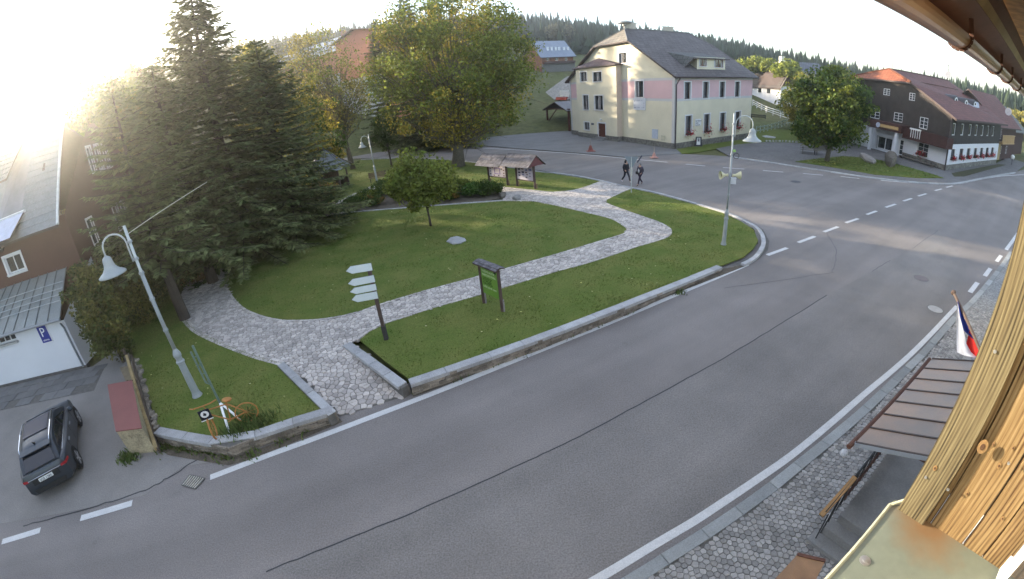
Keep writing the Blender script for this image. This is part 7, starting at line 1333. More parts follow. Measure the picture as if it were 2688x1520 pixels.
shingle_roof(GB, FG3.w(-.12, 0), FG3.w(FG3.L + .12, 0), Vector((FG3.n.x, FG3.n.y, 0)), ztb + .10, .20, .08, rows=2, ww=.12)
# double notice board with shingle roofs
def notice(label, q0, q1, top0, top1, pan, bot, seed, rext):
    a, b = PZ(*q0, lz), PZ(*q1, lz); F = Face(a, b); t = thing('notice_board', label, 'notice board', a.lerp(b, .5), 'shingle-roofed notice boards'); za_ = above(*top0, a); zb_ = above(*top1, b); zt_ = (za_ + zb_) / 2
    for p in (a, b): MB().box((p.x, p.y, (p.z + zt_) / 2), (.16, .16, zt_ - p.z)).build('post', M_DPOST, t); MB().box((p.x + .12, p.y - .05, p.z + .2), (.10, .16, .42)).build('post_foot', mat('foot_tan', (.22, .15, .08), .8), t)
    z0_ = F.px(*bot)[1]; mb = MB(); F.box(mb, .1, F.L - .1, z0_ - .08, zt_ - .0, -.03, .01); mb.build('frame', M_DPOST, t); mb = MB(); F.box(mb, .14, F.L - .14, z0_, zt_ - .05, .011, .03); pn_ = mb.build('poster', mat('poster_paper', (.56, .50, .54), .7, var=.05, scale=2), t)
    rd = random.Random(seed); W_ = F.L - .4; Hh = zt_ - .1 - z0_; cols = ('photo_dark', 'photo_brown', 'photo_blue')
    for cn, cc2 in zip(cols, ((.05, .045, .08), (.13, .07, .05), (.16, .17, .30))): mat(cn, cc2, .6, var=.4, scale=9)
    if seed == 1:
        sp = [(.06, .2), (.06, .45), (.06, .7), (.06, .9), (.22, .78), (.94, .12), (.94, .35), (.94, .6), (.94, .85), (.3, .1), (.6, .1), (.8, .7)] + [(.35, .9), (.5, .9), (.65, .9)]
        for x, y in sp: mb = MB(); F.box(mb, .2 + W_ * (x - .045), .2 + W_ * (x + .045), z0_ + Hh * (y - .05), z0_ + Hh * (y + .05), .031, .036); mb.build('photograph', MATS[rd.choice(cols)], pn_)
        for (x0, x1, y0, y1) in ((.33, .37, .25, .75), (.67, .71, .25, .75), (.33, .71, .22, .27), (.33, .71, .72, .78)): mb = MB(); F.box(mb, .2 + W_ * x0, .2 + W_ * x1, z0_ + Hh * y0, z0_ + Hh * y1, .031, .035); mb.build('map_border', mat('map_violet', (.12, .06, .30), .6), pn_)
    else:
        for x, y, s_ in ((.12, .75, 1), (.12, .5, 1), (.12, .3, .9), (.35, .82, 1.1), (.38, .55, 1.1), (.38, .38, .8), (.62, .72, 1), (.6, .55, .8), (.66, .4, .6), (.88, .78, 1.3), (.6, .2, .7), (.85, .5, .6), (.85, .3, .5)): mb = MB(); F.box(mb, .2 + W_ * (x - .08 * s_), .2 + W_ * (x + .08 * s_), z0_ + Hh * (y - .065 * s_), z0_ + Hh * (y + .065 * s_), .031, .036); mb.build('photograph', MATS[rd.choice(cols)], pn_)
    ov_ = Vector((F.n.x, F.n.y, 0)); shingle_roof(t, F.w(-rext[0], 0), F.w(F.L + rext[1], 0), ov_, zt_ + .78, .95, .80, rows=4, ww=.30)
    mb = MB()
    for e in (0.02, F.L - .02): mb.prism([F.w(e, zt_ - .02, .8), F.w(e, zt_ - .02, -.8), F.w(e, zt_ + .66, 0)], Vector((F.t.x, F.t.y, 0)) * .04)
    mb2 = MB(); e = F.L + rext[1] - .1; mb2.prism([F.w(e, zt_ + .02, .78), F.w(e, zt_ + .02, -.78), F.w(e, zt_ + .70, 0)], Vector((F.t.x, F.t.y, 0)) * .04); mb2.build('gable_board', mat('gable_red', (.12, .045, .045), .8), t)
notice('left one of two shingle-roofed notice boards, with a violet bordered map poster', (1285, 481), (1333, 487), (1277, 430), (1327, 432), None, (1304, 463), 1, (.5, .15))
notice('right one of two shingle-roofed notice boards, with scattered photo prints', (1358, 489), (1405, 496), (1352, 431), (1399, 435), None, (1380, 472), 2, (.75, .35))
# ------------------------------------------------------------------ park hut
kb = P(872, 497, .1); KH = thing('park_hut', 'grey-roofed wooden park hut half hidden by bushes, left of the far lamp', 'hut', kb); kz = above(860, 441, kb); ka = above(867, 384, kb); rr = 1.75; kd = math.atan2(-kb.y, -kb.x)
cor = [kb + Vector((math.cos(kd + .5 + i * math.pi / 3), math.sin(kd + .5 + i * math.pi / 3), 0)) * rr for i in range(6)]; eo = [kb + (c - kb) * 1.32 + UP * (kz - kb.z - .1) for c in cor]
for i, c in enumerate(cor):
    MB().box(c + UP * ((kz - kb.z) / 2), (.14, .14, kz - kb.z)).build('post', M_DPOST, KH); d = cor[(i + 1) % 6]
    if i not in (0, 5):
        for k in range(9): a_, b_ = c.lerp(d, k / 9 + .005), c.lerp(d, (k + 1) / 9 - .005); MB().prism([a_ + UP * .1, b_ + UP * .1, b_ + UP * (1.0 if i in (1, 4) else kz - .2), a_ + UP * (1.0 if i in (1, 4) else kz - .2)], (kb - c).normalized() * .03).build('wall_board', mat('hut_board', (.10, .065, .045), .85, var=.2, scale=3, island=.15), KH)
for i in range(6):
    a_, b_ = eo[i], eo[(i + 1) % 6]; ap = kb + UP * (ka - kb.z); rp = MB().prism([a_, b_, ap], -UP * .06).build('roof_panel', mat('hut_roof', (.20, .21, .225), .6, var=.15, scale=1.5), KH)
    for k in (.33, .66): MB().beam(a_.lerp(b_, k) + UP * .02, ap + UP * .02, .04, .03).build('roof_seam', mat('hut_seam', (.10, .10, .11), .6), rp)
go = kb + (perp(kb, 1) * 1.4 + Vector((0, 0, 0))); gz_ = kz - kb.z; tt_ = -Vector((kb.x, kb.y, 0)).normalized()
slab_roof([[go + tt_ * .2 + UP * (gz_ + .75), go - tt_ * .2 + UP * (gz_ + .75), go - tt_ * .2 + perp(kb, 1) * 1.1 + UP * (gz_ + .05), go + tt_ * .2 + perp(kb, 1) * 1.1 + UP * (gz_ + .05)]], mat('hut_side_roof', (.28, .27, .24), .7), KH, .06, 'side_roof')
# bench by the hut
def bench(label, base, yaw, w_=1.8, name='park_bench', m=None, group=None):
    b = Vector(base); t = thing(name, label, 'bench', b, group); X = Vector((math.cos(yaw), math.sin(yaw), 0)); Y = Vector((-X.y, X.x, 0)); m = m or mat('bench_brown', (.085, .05, .035), .8, var=.2, scale=4)
    for i in range(3): MB().box(b + UP * .45 + Y * (.12 + i * .13), (w_, .11, .035), (X, Y, UP)).build('seat_slat', m, t)
    for i in range(4): MB().box(b + UP * (.55 + i * .12) + Y * (.44 + i * .03), (w_, .03, .095), (X, Y, UP)).build('back_slat', m, t)
    for s_ in (-1, 1):
        o_ = b + X * s_ * (w_ / 2 - .15); mb = MB(); mb.beam(o_ + Y * .08, o_ + Y * .08 + UP * .43, .06, .06).beam(o_ + Y * .44, o_ + Y * .54 + UP * .95, .06, .06).beam(o_ + Y * .05 + UP * .41, o_ + Y * .46 + UP * .41, .06, .05); mb.build('leg_frame', mat('black_iron', (.02, .02, .02)), t)
    return t
bb_ = PZ(994, 478, lz); bench('brown slatted park bench beside the far street lamp', bb_, math.atan2(-bb_.x, bb_.y) + 0.0)
pt_ = P(2125, 402, .1); X = perp(pt_, 1); Y = Vector((pt_.x, pt_.y, 0)).normalized(); PT = thing('picnic_table', 'weathered picnic table with benches under the maple', 'picnic table', pt_); mw_ = mat('grey_timber', (.13, .12, .10), .85, var=.2, scale=3)
for i in range(4): MB().box(pt_ + UP * .74 + Y * (i - 1.5) * .19, (2.1, .17, .04), (X, Y, UP)).build('top_plank', mw_, PT)
for s_ in (-1, 1):
    MB().box(pt_ + UP * .44 + Y * s_ * .75, (2.1, .25, .04), (X, Y, UP)).build('seat_plank', mw_, PT); MB().beam(pt_ + X * s_ * .75 - Y * .7, pt_ + X * s_ * .75 + Y * .25 + UP * .72, .08, .06).build('leg', mw_, PT); MB().beam(pt_ + X * s_ * .75 + Y * .7, pt_ + X * s_ * .75 - Y * .25 + UP * .72, .08, .06).build('leg', mw_, PT); MB().beam(pt_ + X * s_ * .7 - Y * .8 + UP * .4, pt_ + X * s_ * .7 + Y * .8 + UP * .4, .06, .08).build('bearer', mw_, PT)
bench('grey slatted bench right of the picnic table, by the maple trunk', P(2158, 408, .1), math.atan2(-pt_.x, pt_.y), 1.9, m=mw_)
# ------------------------------------------------------------------ signs, cones
b = PZ(1657, 506, lz); zt_ = above(1655, 412, b); YS = thing('road_sign', 'back of a triangular road sign on a thin pole beside the walking couple', 'road sign', b); MB().tube([b, (b.x, b.y, zt_ + .0)], .032, 8).build('pole', M_GALVL, YS)
vd = Vector((-b.x, -b.y, 0)).normalized(); rt_ = perp(b, 1); cz_ = above(1656, 428, b); cpt = Vector((b.x, b.y, cz_)); Rx = (rt_ * .97 + vd * .25); s_ = .48
tri = [cpt - Rx * s_ + UP * .42, cpt + Rx * s_ + UP * .42, cpt - UP * .44]; MB().prism([p - vd * .05 for p in tri], -vd * .02).build('triangle', mat('sign_back', (.22, .25, .27), .5, var=.08), YS)
MB().box(cpt - vd * .03 + UP * .05, (.10, .03, .7), (Rx, vd, UP)).build('bracket', mat('bracket_blue', (.12, .15, .20), .5), YS)
mb = MB(); c2_ = Vector((b.x, b.y, above(1657, 450, b))); mb.prism([c2_ + vd * .04 + (vd * .45 + rt_ * .12) * math.cos(i * .5236) * .7 + UP * math.sin(i * .5236) * .33 for i in range(12)], rt_ * .02); mb.build('edge_on_sign', MATS['sign_back'], YS)
MB().beam(cpt + Rx * .40 + UP * .05, cpt + Rx * .72 + UP * .52, .025, .08).build('side_plate', mat('plate_dark_blue', (.05, .05, .07), .5), YS)
b = P(1820.5, 366); zt_ = above(1821, 330, b); zb_ = above(1821, 350.5, b); F = Face(b, b + perp(b, 1)); F.n = -V2(b).normalized(); t = thing('information_sign', 'small blue parking sign on a post before the pale yellow house', 'road sign', b); MB().tube([b, (b.x, b.y, zt_)], .05, 8).build('pole', M_GALV, t)
mb = MB(); F.box(mb, -.40, .40, zb_, zt_, .06, .09); mb.build('rim', M_FRW, t); mb = MB(); F.box(mb, -.35, .35, zb_ + .12, zt_ - .05, .09, .10); mb.build('blue_panel', MATS['sign_blue'], t); text('P', F, -.15 if Vector((F.t.x, F.t.y, 0)).cross(UP).dot(Vector((F.n.x, F.n.y, 0))) > 0 else .15, zb_ + .32, .62, MATS['sign_white'], t, .105)
b = P(1833, 385); zt_ = above(1833, 359, b); F = Face(b, b + perp(b, 1)); F.n = -V2(b).normalized(); t = thing('pavement_board', 'white and black A-shaped board standing before the pale yellow house', 'A-board', b); hh = zt_
for sd in (1, -1): MB().prism([F.w(-.42, 0, .28 * sd), F.w(.42, 0, .28 * sd), F.w(.32, hh, .03 * sd), F.w(-.32, hh, .03 * sd)], Vector((F.n.x, F.n.y, 0)) * .03).build('panel', mat('board_black', (.03, .03, .035), .6), t)
MB().prism([F.w(-.22, .25, .29), F.w(.22, .25, .29), F.w(.17, hh - .12, .10), F.w(-.17, hh - .12, .10)], Vector((F.n.x, F.n.y, 0)) * .012).build('poster', M_FRW, t)
for k in (.35, .55, .72): MB().prism([F.w(-.12, hh * k, .30 - .22 * k + .02), F.w(.12, hh * k, .30 - .22 * k + .02), F.w(.10, hh * k + .14, .27 - .22 * k + .02), F.w(-.10, hh * k + .14, .27 - .22 * k + .02)], Vector((F.n.x, F.n.y, 0)) * .01).build('print', mat('ink_dark', (.03, .03, .05)), t)
def cone(label, b, h, r, m): t = thing('traffic_cone', label, 'traffic cone', b); MB().box(b + UP * .03, (r * 2.6, r * 2.6, .06)).build('base', m, t); MB().lathe(b, [(r, .06), (r * .8, .14), (r * .35, h * .45), (r * .22, h * .5)], 12).build('body', m, t); MB().lathe(b, [(r * .22, h * .5), (r * .18, h)], 8).build('stem', mat('stem_grey', (.25, .22, .2), .7), t); return t
cone('dull red marker post with broad foot on the forecourt of the pale yellow house', P(1550.5, 397, .05), 1.35, .36, mat('cone_red', (.22, .07, .055), .7, var=.15)); cone('faded pinkish marker near the kerb, right of the red one', P(1717, 414, .05), 1.05, .26, mat('cone_pink', (.42, .22, .18), .7, var=.15))
# ------------------------------------------------------------------ fences on the meadow right of the pale yellow house
def fence(label, pxs, post_h, rails, m, spacing=2.0, name='rail_fence', pw=.12, rw=.12, zf=None):
    pts = [P(*q, .0) for q in pxs]; 
    for p in pts: p.z = max(0, terrain_z(p.x, p.y))
    t = thing(name, label, 'fence', pts[0]); seg = list(zip(pts, pts[1:])); allp = []
    for a, b in seg:
        n = max(1, round((b - a).length / spacing)); allp += [a.lerp(b, i / n) for i in range(n)]
    allp.append(pts[-1])
    for p in allp: p.z = max(.04, terrain_z(p.x, p.y)); MB().box((p.x, p.y, p.z + post_h / 2), (pw, pw, post_h)).build('post', m, t)
    for a, b in zip(allp, allp[1:]):
        for z in rails: MB().beam(a + UP * z, b + UP * z, .04, rw).build('rail', m, t)
M_WFN = mat('white_fence', (.50, .50, .50), .8, var=.1); fence('white rail fence crossing the meadow right of the pale yellow house', [(1974, 302), (2010, 312), (2068, 325), (2110, 333)], 1.35, (.45, .8, 1.2), M_WFN, 3.4, 'white_fence')
fence('lower whitish fence rising towards the maple behind the lamp', [(1985, 351), (2015, 345), (2068, 333), (2100, 328)], 1.0, (.35, .85), mat('pale_green_fence', (.36, .42, .38), .8), 1.6, 'white_fence', pw=.1)
fence('dark brown rail fence behind the white fence', [(1972, 281), (2020, 289), (2072, 297)], 1.5, (.4, .8, 1.2), mat('brown_fence', (.09, .05, .04), .85), 3.0, 'brown_fence', rw=.16)
fence('dark low timber rail on the meadow beside the pale yellow house', [(1971, 322), (2008, 323)], .7, (.3, .6), mat('black_timber', (.035, .03, .028), .9), 2.5, 'low_rail', rw=.2)
b0, b1 = P(1974, 273), P(2020, 278); b0.z = terrain_z(b0.x, b0.y); fence('red-brown board fence below the white cottage', [(1975, 275), (2018, 279), (2048, 284), (2096, 290)], 1.5, (.3, .55, .8, 1.05, 1.3), mat('redbrown_fence', (.20, .08, .05), .85, var=.2), 4.0, 'board_fence', rw=.2)
# ------------------------------------------------------------------ people
def skin_mesh(joints, edges, radii, sub=1):
    me = bpy.data.meshes.new('s'); me.from_pydata([tuple(j) for j in joints], edges, []); ob = bpy.data.objects.new('s', me); C.objects.link(ob)
    sk = ob.modifiers.new('k', 'SKIN'); sk.use_smooth_shade = True
    for i, r in enumerate(radii): v = me.skin_vertices[0].data[i]; v.radius = r if isinstance(r, tuple) else (r, r); v.use_root = (i == 0)
    ss = ob.modifiers.new('b', 'SUBSURF'); ss.levels = sub; ss.render_levels = sub
    dg = bpy.context.evaluated_depsgraph_get(); nm = bpy.data.meshes.new_from_object(ob.evaluated_get(dg)); bpy.data.objects.remove(ob); bpy.data.meshes.remove(me)
    mb = MB(); mb.v = [tuple(v.co) for v in nm.vertices]; mb.f = [tuple(p.vertices) for p in nm.polygons]; mb.m = [0] * len(mb.f); bpy.data.meshes.remove(nm); return mb
def person(label, base, yaw, h, stride, cols, hood, bag=False):
    """walking figure: one body, clothing grown over it; x forward, y left"""
    b = Vector(base); t = thing('person', label, 'person', b); k = h / 1.75; X = Vector((math.cos(yaw), math.sin(yaw), 0)); Y = Vector((-X.y, X.x, 0))
    def w(x, y, z): return b + X * x * k + Y * y * k + UP * z * k
    sL, sR = stride, -stride
    J = dict(pel=w(0, 0, .95), sp=w(.01, 0, 1.15), ch=w(.02, 0, 1.38), nk=w(.02, 0, 1.50), hd=w(.03, 0, 1.60), ht=w(.03, 0, 1.71), lh=w(0, .09, .90), rh=w(0, -.09, .90), lk=w(sL * .5 + .06, .10, .50), rk=w(sR * .35 + .06, -.10, .50), la=w(sL, .10, .10), ra=w(sR - .02, -.10, .14), lt=w(sL + .19, .11, .045), rt=w(sR + .13, -.11, .045), ls=w(.01, .19, 1.42), rs=w(.01, -.19, 1.42), le=w(-.06, .27, 1.16), re=w(-.04, -.27, 1.16), lw=w(.10, .22, 1.0), rw=w(.10, -.22, 1.0), lf=w(.16, .19, .96), rf=w(.16, -.19, .96))
    R = dict(pel=.13, sp=.12, ch=.14, nk=.055, hd=.085, ht=.06, lh=.095, rh=.095, lk=.062, rk=.062, la=.042, ra=.042, lt=.035, rt=.035, ls=.07, rs=.07, le=.045, re=.045, lw=.03, rw=.03, lf=.03, rf=.03)
    E = [('pel', 'sp'), ('sp', 'ch'), ('ch', 'nk'), ('nk', 'hd'), ('hd', 'ht'), ('pel', 'lh'), ('lh', 'lk'), ('lk', 'la'), ('la', 'lt'), ('pel', 'rh'), ('rh', 'rk'), ('rk', 'ra'), ('ra', 'rt'), ('ch', 'ls'), ('ls', 'le'), ('le', 'lw'), ('lw', 'lf'), ('ch', 'rs'), ('rs', 're'), ('re', 'rw'), ('rw', 'rf')]
    def make(names, grow, name, m, edges=None, over={}, parent=t):
        ns = [n for n in names]; ix = {n: i for i, n in enumerate(ns)}; ee = [(ix[a], ix[c]) for a, c in (edges or E) if a in ix and c in ix]
        return skin_mesh([over.get(n, J.get(n)) for n in ns], ee, [(R.get(n, .1) + grow) * k for n in ns]).build(name, m, parent, smooth=True)
    skin = mat('skin', (.42, .26, .19), .6, var=.05)
    make(list(J), 0, 'body', skin)
    cm = mat(*cols[0]); tm = mat(*cols[1]); sm = mat(*cols[2]); hm = mat(*cols[3])
    make(['pel', 'lh', 'rh', 'lk', 'rk', 'la', 'ra'], .014, 'trousers', tm)
    J['hem'] = w(0, 0, .80); R['hem'] = .17
    make(['ch', 'sp', 'pel', 'hem', 'ls', 'rs', 'le', 're', 'lw', 'rw'], .035, 'coat', cm, E + [('pel', 'hem')], over={'pel': w(0, 0, .98)})
    for a, c in (('la', 'lt'), ('ra', 'rt')): skin_mesh([J[a] - UP * .03, J[c]], [(0, 1)], [.055 * k, .045 * k]).build('shoe', sm, t, smooth=True)
    hb = MB(); hc = J['hd'] + X * -.03 + UP * .03
    if hood: hb.ball(J['hd'] - X * .035 + UP * .02, .135 * k, 12, (1, 1, 1.15)); hb.build('hood', hm, t, smooth=True); MB().ball(J['hd'] + X * .065 * k + UP * .0, .082 * k, 10, (.75, .85, 1.15)).build('face', skin, t, smooth=True)
    else: hb.ball(J['hd'] - X * .015 + UP * .05 * k, .105 * k, 12, (1.05, .95, 1.0)); hb.build('hair', hm, t, smooth=True); MB().ball(J['hd'] + X * .04 * k - UP * .005, .085 * k, 10, (.85, .85, 1.2)).build('face', skin, t, smooth=True)
    fb = MB().ball(J['hd'] + X * .135 * k - UP * .01, .014 * k, 6).build('nose', skin, t, smooth=True)
    for s_ in (-1, 1): MB().ball(J['hd'] + X * .122 * k + Y * s_ * .03 * k + UP * .022, .010 * k, 6).build('eye', mat('eye_dark', (.02, .015, .012), .3), t)
    MB().ball(J['hd'] + X * .120 * k - UP * .05 * k, .012 * k, 6, (.5, 1.9, .5)).build('mouth', mat('lip', (.25, .09, .08), .5), t)
    for hnd in ('lf', 'rf'):
        hb2 = MB(); o_ = J[hnd]; s_ = 1 if hnd == 'lf' else -1
        for i in range(4): f0 = o_ + Y * (i - 1.5) * .017 * k + X * .01; ln = (.065, .075, .07, .055)[i] * k; hb2.tube([f0, f0 + X * ln * .5 - UP * ln * .45, f0 + X * ln * .6 - UP * ln], [.009 * k, .009 * k, .006 * k], 6)
        th0 = o_ - Y * s_ * .03 * k; hb2.tube([th0, th0 - Y * s_ * .02 * k + X * .03 * k - UP * .02 * k, th0 + X * .045 * k - UP * .045 * k], [.011 * k, .010 * k, .007 * k], 6); hb2.build('fingers', skin, t, smooth=True)
    if bag: MB().ball(w(.16, -.02, 1.16), .14 * k, 10, (.5, .8, 1.2)).build('shirt_front', mat('pale_shirt', (.45, .43, .42), .8), t, smooth=True); MB().tube([w(.16, .14, 1.42), w(.21, .0, 1.2), w(.17, -.15, 1.02)], .02 * k, 6).build('strap', mat('black_strap', (.02, .02, .02), .6), t); MB().box(w(.16, -.16, .98), (.12, .24, .2), (X, Y, UP)).build('shoulder_bag', mat('black_bag', (.025, .022, .025), .6), t)
    return t
pa = (P(1634, 483) + P(1652, 473)) / 2; pb = (P(1670, 489) + P(1690, 482)) / 2; hd_ = math.atan2(-pa.y, -pa.x)
person('walking person in a black hooded jacket and white shoes, left of the road sign', pa, hd_ + .75, above(1641, 419, pa) * .98, .36, (('black_jacket', (.022, .02, .024), .8), ('black_jeans', (.018, .018, .026), .8), ('white_shoes', (.55, .54, .55), .6), ('black_hood', (.015, .014, .016), .8)), True)
person('walking person in a dark open jacket over a pale shirt, right of the road sign', pb, hd_ - .75, above(1676, 427, pb) * .98, .36, (('charcoal_jacket', (.055, .045, .06), .8), ('dark_trousers', (.025, .015, .028), .8), ('black_shoes', (.015, .015, .015), .6), ('grey_hair', (.16, .15, .15), .8)), False, True)
# ------------------------------------------------------------------ parked car
cr, cf = P(222, 1229), P(219, 1108); fw = (cf - cr); fw.z = 0; WB = fw.length; fw.normalize(); lf_ = Vector((-fw.y, fw.x, 0)); CW = 1.84; c0 = cr + lf_ * (CW / 2) ; sc_ = WB / 2.70 * .90; c0 = c0 + fw * .20
CAR = thing('parked_car', 'dark grey estate car parked at the left edge, seen from behind and above', 'car', c0 + fw * WB / 2)
def cw(x, y, z): return c0 + fw * (x * sc_) + lf_ * (y * sc_) + UP * (z * sc_)
M_CARP = mat('graphite_car_paint', (.028, .034, .042), .32, var=.05, scale=1, spec=.6, metal=.2); M_CGL = mat('car_glass', (.012, .014, .02), .05, var=.1, spec=.9); M_BLKP = mat('black_plastic', (.02, .02, .02), .6); M_CHR = mat('chrome_trim', (.65, .67, .70), .15, metal=1.0)
secs = [(-.92, .66, .42, .78, .92), (-.86, .80, .30, .90, 1.00), (-.55, .88, .24, .96, 1.02), (0, .92, .22, .97, 1.02), (.6, .92, .22, .96, 1.0), (1.35, .92, .22, .96, .99), (2.1, .92, .22, .95, .99), (2.7, .91, .22, .90, .96), (3.1, .88, .24, .82, .90), (3.42, .80, .28, .70, .78), (3.55, .66, .38, .60, .66)]
def loft(secs, fn, name, m, parent, cap=True):
    mb = MB(); rings = [fn(*s_) for s_ in secs]; n = len(rings[0])
    for r in rings: mb.v += [tuple(p) for p in r]
    for i in range(len(rings) - 1):
        for j in range(n): q = (j + 1) % n; mb.f.append((i * n + j, (i + 1) * n + j, (i + 1) * n + q, i * n + q)); mb.m.append(0)
    mb.f.append(tuple(range(n))); mb.m.append(0); e = (len(rings) - 1) * n; mb.f.append(tuple(e + j for j in reversed(range(n)))); mb.m.append(0)
    o = mb.build(name, m, parent, smooth=True)
    bm = bmesh.new(); bm.from_mesh(o.data); bmesh.ops.recalc_face_normals(bm, faces=bm.faces); bm.to_mesh(o.data); bm.free()
    md = o.modifiers.new('e', 'EDGE_SPLIT'); md.split_angle = math.radians(38); return o
def lower(x, hw, zb, zs, zt): return [cw(x, y, z) for y, z in ((-hw * .85, zb), (-hw, zb + .12), (-hw, (zb + zs) / 2), (-hw * .985, zs), (-hw * .90, zt), (-hw * .4, zt + .02), (hw * .4, zt + .02), (hw * .90, zt), (hw * .985, zs), (hw, (zb + zs) / 2), (hw, zb + .12), (hw * .85, zb))]
BODY = loft(secs, lower, 'body', M_CARP, CAR)
cab = [(-.78, .70, 1.03, .60), (-.58, .74, 1.20, .62), (-.30, .76, 1.40, .62), (0, .77, 1.46, .62), (.7, .78, 1.49, .62), (1.3, .78, 1.48, .62), (1.62, .77, 1.42, .62), (2.1, .75, 1.20, .66), (2.45, .72, 1.02, .68)]
def upper(x, hw, z, tw): k = min(1, (z - 1.0) / .47); y2 = hw + (tw - hw) * k; return [cw(x, y, zz) for y, zz in ((-hw - .02, .95), (-hw, 1.0), (-y2 - .01, z - .04 * k), (-y2 + .06, z), (-y2 * .4, z + .015), (y2 * .4, z + .015), (y2 - .06, z), (y2 + .01, z - .04 * k), (hw, 1.0), (hw + .02, .95))]
loft(cab, upper, 'cabin', M_CARP, CAR)
def cpanel(name, m, pts, off=(0, 0, .012), par=CAR): v = Vector(off); return MB().prism([cw(*p) for p in pts], fw * v.x + lf_ * v.y + UP * v.z).build(name, m, par)
cpanel('rear_window', M_CGL, [(-.805, -.58, 1.06), (-.805, .58, 1.06), (-.40, .50, 1.355), (-.40, -.50, 1.355)], (-.02, 0, .012)); cpanel('windscreen', M_CGL, [(2.36, -.62, 1.06), (2.36, .62, 1.06), (1.72, .54, 1.40), (1.72, -.54, 1.40)], (.02, 0, .014))
cpanel('roof_glass', mat('sunroof', (.03, .033, .05), .5, spec=.3), [(.35, -.48, 1.502), (.35, .48, 1.502), (1.35, .48, 1.506), (1.35, -.48, 1.506)])
for s_ in (-1, 1):
    for a, b_ in ((-.42, .18), (.22, 1.02), (1.06, 2.0)):
        def yy(z): return s_ * (.772 + (.615 - .772) * min(1, (z - 1.0) / .47)) + s_ * .012
        ztA = min(1.38, 1.38 if a > -.3 else 1.22); ztB = 1.38 if b_ < 1.9 else 1.12; w_ = cpanel('side_window', M_CGL, [(a, yy(1.05), 1.05), (b_, yy(1.05), 1.05), (b_ - (0 if b_ < 1.9 else .1), yy(ztB), ztB), (a + (0 if a > -.3 else .12), yy(ztA), ztA)], (0, s_ * .008, 0))
    MB().tube([cw(-.45, s_ * .79, 1.035), cw(.8, s_ * .80, 1.03), cw(2.15, s_ * .79, 1.02)], .013, 6).build('window_trim', M_CHR, CAR)
    MB().tube([cw(-.35, s_ * .57, 1.45), cw(-.2, s_ * .585, 1.50), cw(.7, s_ * .60, 1.535), cw(1.35, s_ * .585, 1.52), cw(1.5, s_ * .57, 1.47)], .020, 6).build('roof_rail', M_CHR, CAR)
    MB().ball(cw(2.0, s_ * 1.0, 1.02), .11, 8, (1, .9, .75)).build('mirror', M_CARP, CAR, smooth=True)
    for x in (.35, 1.35): MB().beam(cw(x - .09, s_ * .925, .86), cw(x + .09, s_ * .925, .86), .025, .03).build('door_handle', mat('handle_silver', (.4, .42, .45), .3, metal=.6), CAR)
    for x in (0.15, 1.05, 2.05): MB().beam(cw(x, s_ * .9225, .42), cw(x, s_ * .91, .95), .008, .008).build('door_gap', M_BLKP, CAR)
    tlp = MB(); tlp.prism([cw(-.90, s_ * .60, .80), cw(-.90, s_ * .60, .90), cw(-.83, s_ * .83, .92), cw(-.60, s_ * .895, .90), cw(-.66, s_ * .895, .80), cw(-.86, s_ * .80, .78)], (0, 0, 0.0)) if False else tlp.poly([cw(-.925, s_ * .62, .80), cw(-.88, s_ * .82, .80), cw(-.875, s_ * .82, .89), cw(-.92, s_ * .62, .875)]).poly([cw(-.88, s_ * .82, .80), cw(-.66, s_ * .895, .81), cw(-.66, s_ * .89, .89), cw(-.875, s_ * .82, .89)]); tlp.build('tail_light', mat('tail_red', (.28, .01, .015), .2, spec=.8), CAR)
    for x in (0.0, 2.7):
        ax_ = cw(x, s_ * .83, .34); wl = MB(); 
        wl.tube([ax_ - lf_ * s_ * .06, ax_ + lf_ * s_ * .10], .34 * sc_, 24); wo = wl.build('wheel', mat('tyre', (.018, .018, .018), .8), CAR)
        MB().tube([ax_ + lf_ * s_ * .095, ax_ + lf_ * s_ * .106], .235 * sc_, 20).build('rim', mat('rim_dark', (.06, .06, .065), .4), wo)
        for i in range(5): a = i * 1.2566 + .3; d = fw * math.cos(a) + UP * math.sin(a); MB().beam(ax_ + lf_ * s_ * .11, ax_ + lf_ * s_ * .11 + d * .22 * sc_, .05, .012, up=lf_).build('spoke', mat('alloy', (.42, .43, .44), .3, metal=.7), wo)
        MB().tube([ax_ - lf_ * s_ * .0 + lf_ * s_ * .088, ax_ + lf_ * s_ * .092], .385 * sc_, 24).build('wheel_arch', M_BLKP, CAR)
cpanel('number_plate', mat('plate_white', (.62, .63, .60), .5), [(-.945, -.26, .685), (-.945, .26, .685), (-.945, .26, .80), (-.945, -.26, .80)], (-.012, 0, 0))
Fp = Face(cw(-.96, .26, 0), cw(-.96, -.26, 0)); Fp.n = -V2(fw); text('5C8 1289', Fp, .03, cw(0, 0, .70).z, .105, mat('ink_dark', (.03, .03, .05)), bpy.data.objects['number_plate'], .004, sx=1.0)
cpanel('plate_recess', M_BLKP, [(-.925, -.5, .64), (-.925, .5, .64), (-.925, .5, .83), (-.925, -.5, .83)], (-.012, 0, 0)); MB().tube([cw(-.925, -.62, .845), cw(-.945, 0, .85), cw(-.925, .62, .845)], .014, 6).build('tailgate_trim', M_CHR, CAR)
cpanel('bumper_insert', M_BLKP, [(-.93, -.55, .36), (-.93, .55, .36), (-.93, .6, .50), (-.93, -.6, .50)], (-.012, 0, 0)); cpanel('spoiler', M_CARP, [(-.52, -.58, 1.40), (-.52, .58, 1.40), (-.30, .60, 1.45), (-.30, -.60, 1.45)], (0, 0, .022)); MB().tube([cw(-.12, 0, 1.46), cw(-.2, 0, 1.50), cw(-.26, 0, 1.58)], [.035, .02, .008], 8).build('roof_aerial', M_BLKP, CAR)
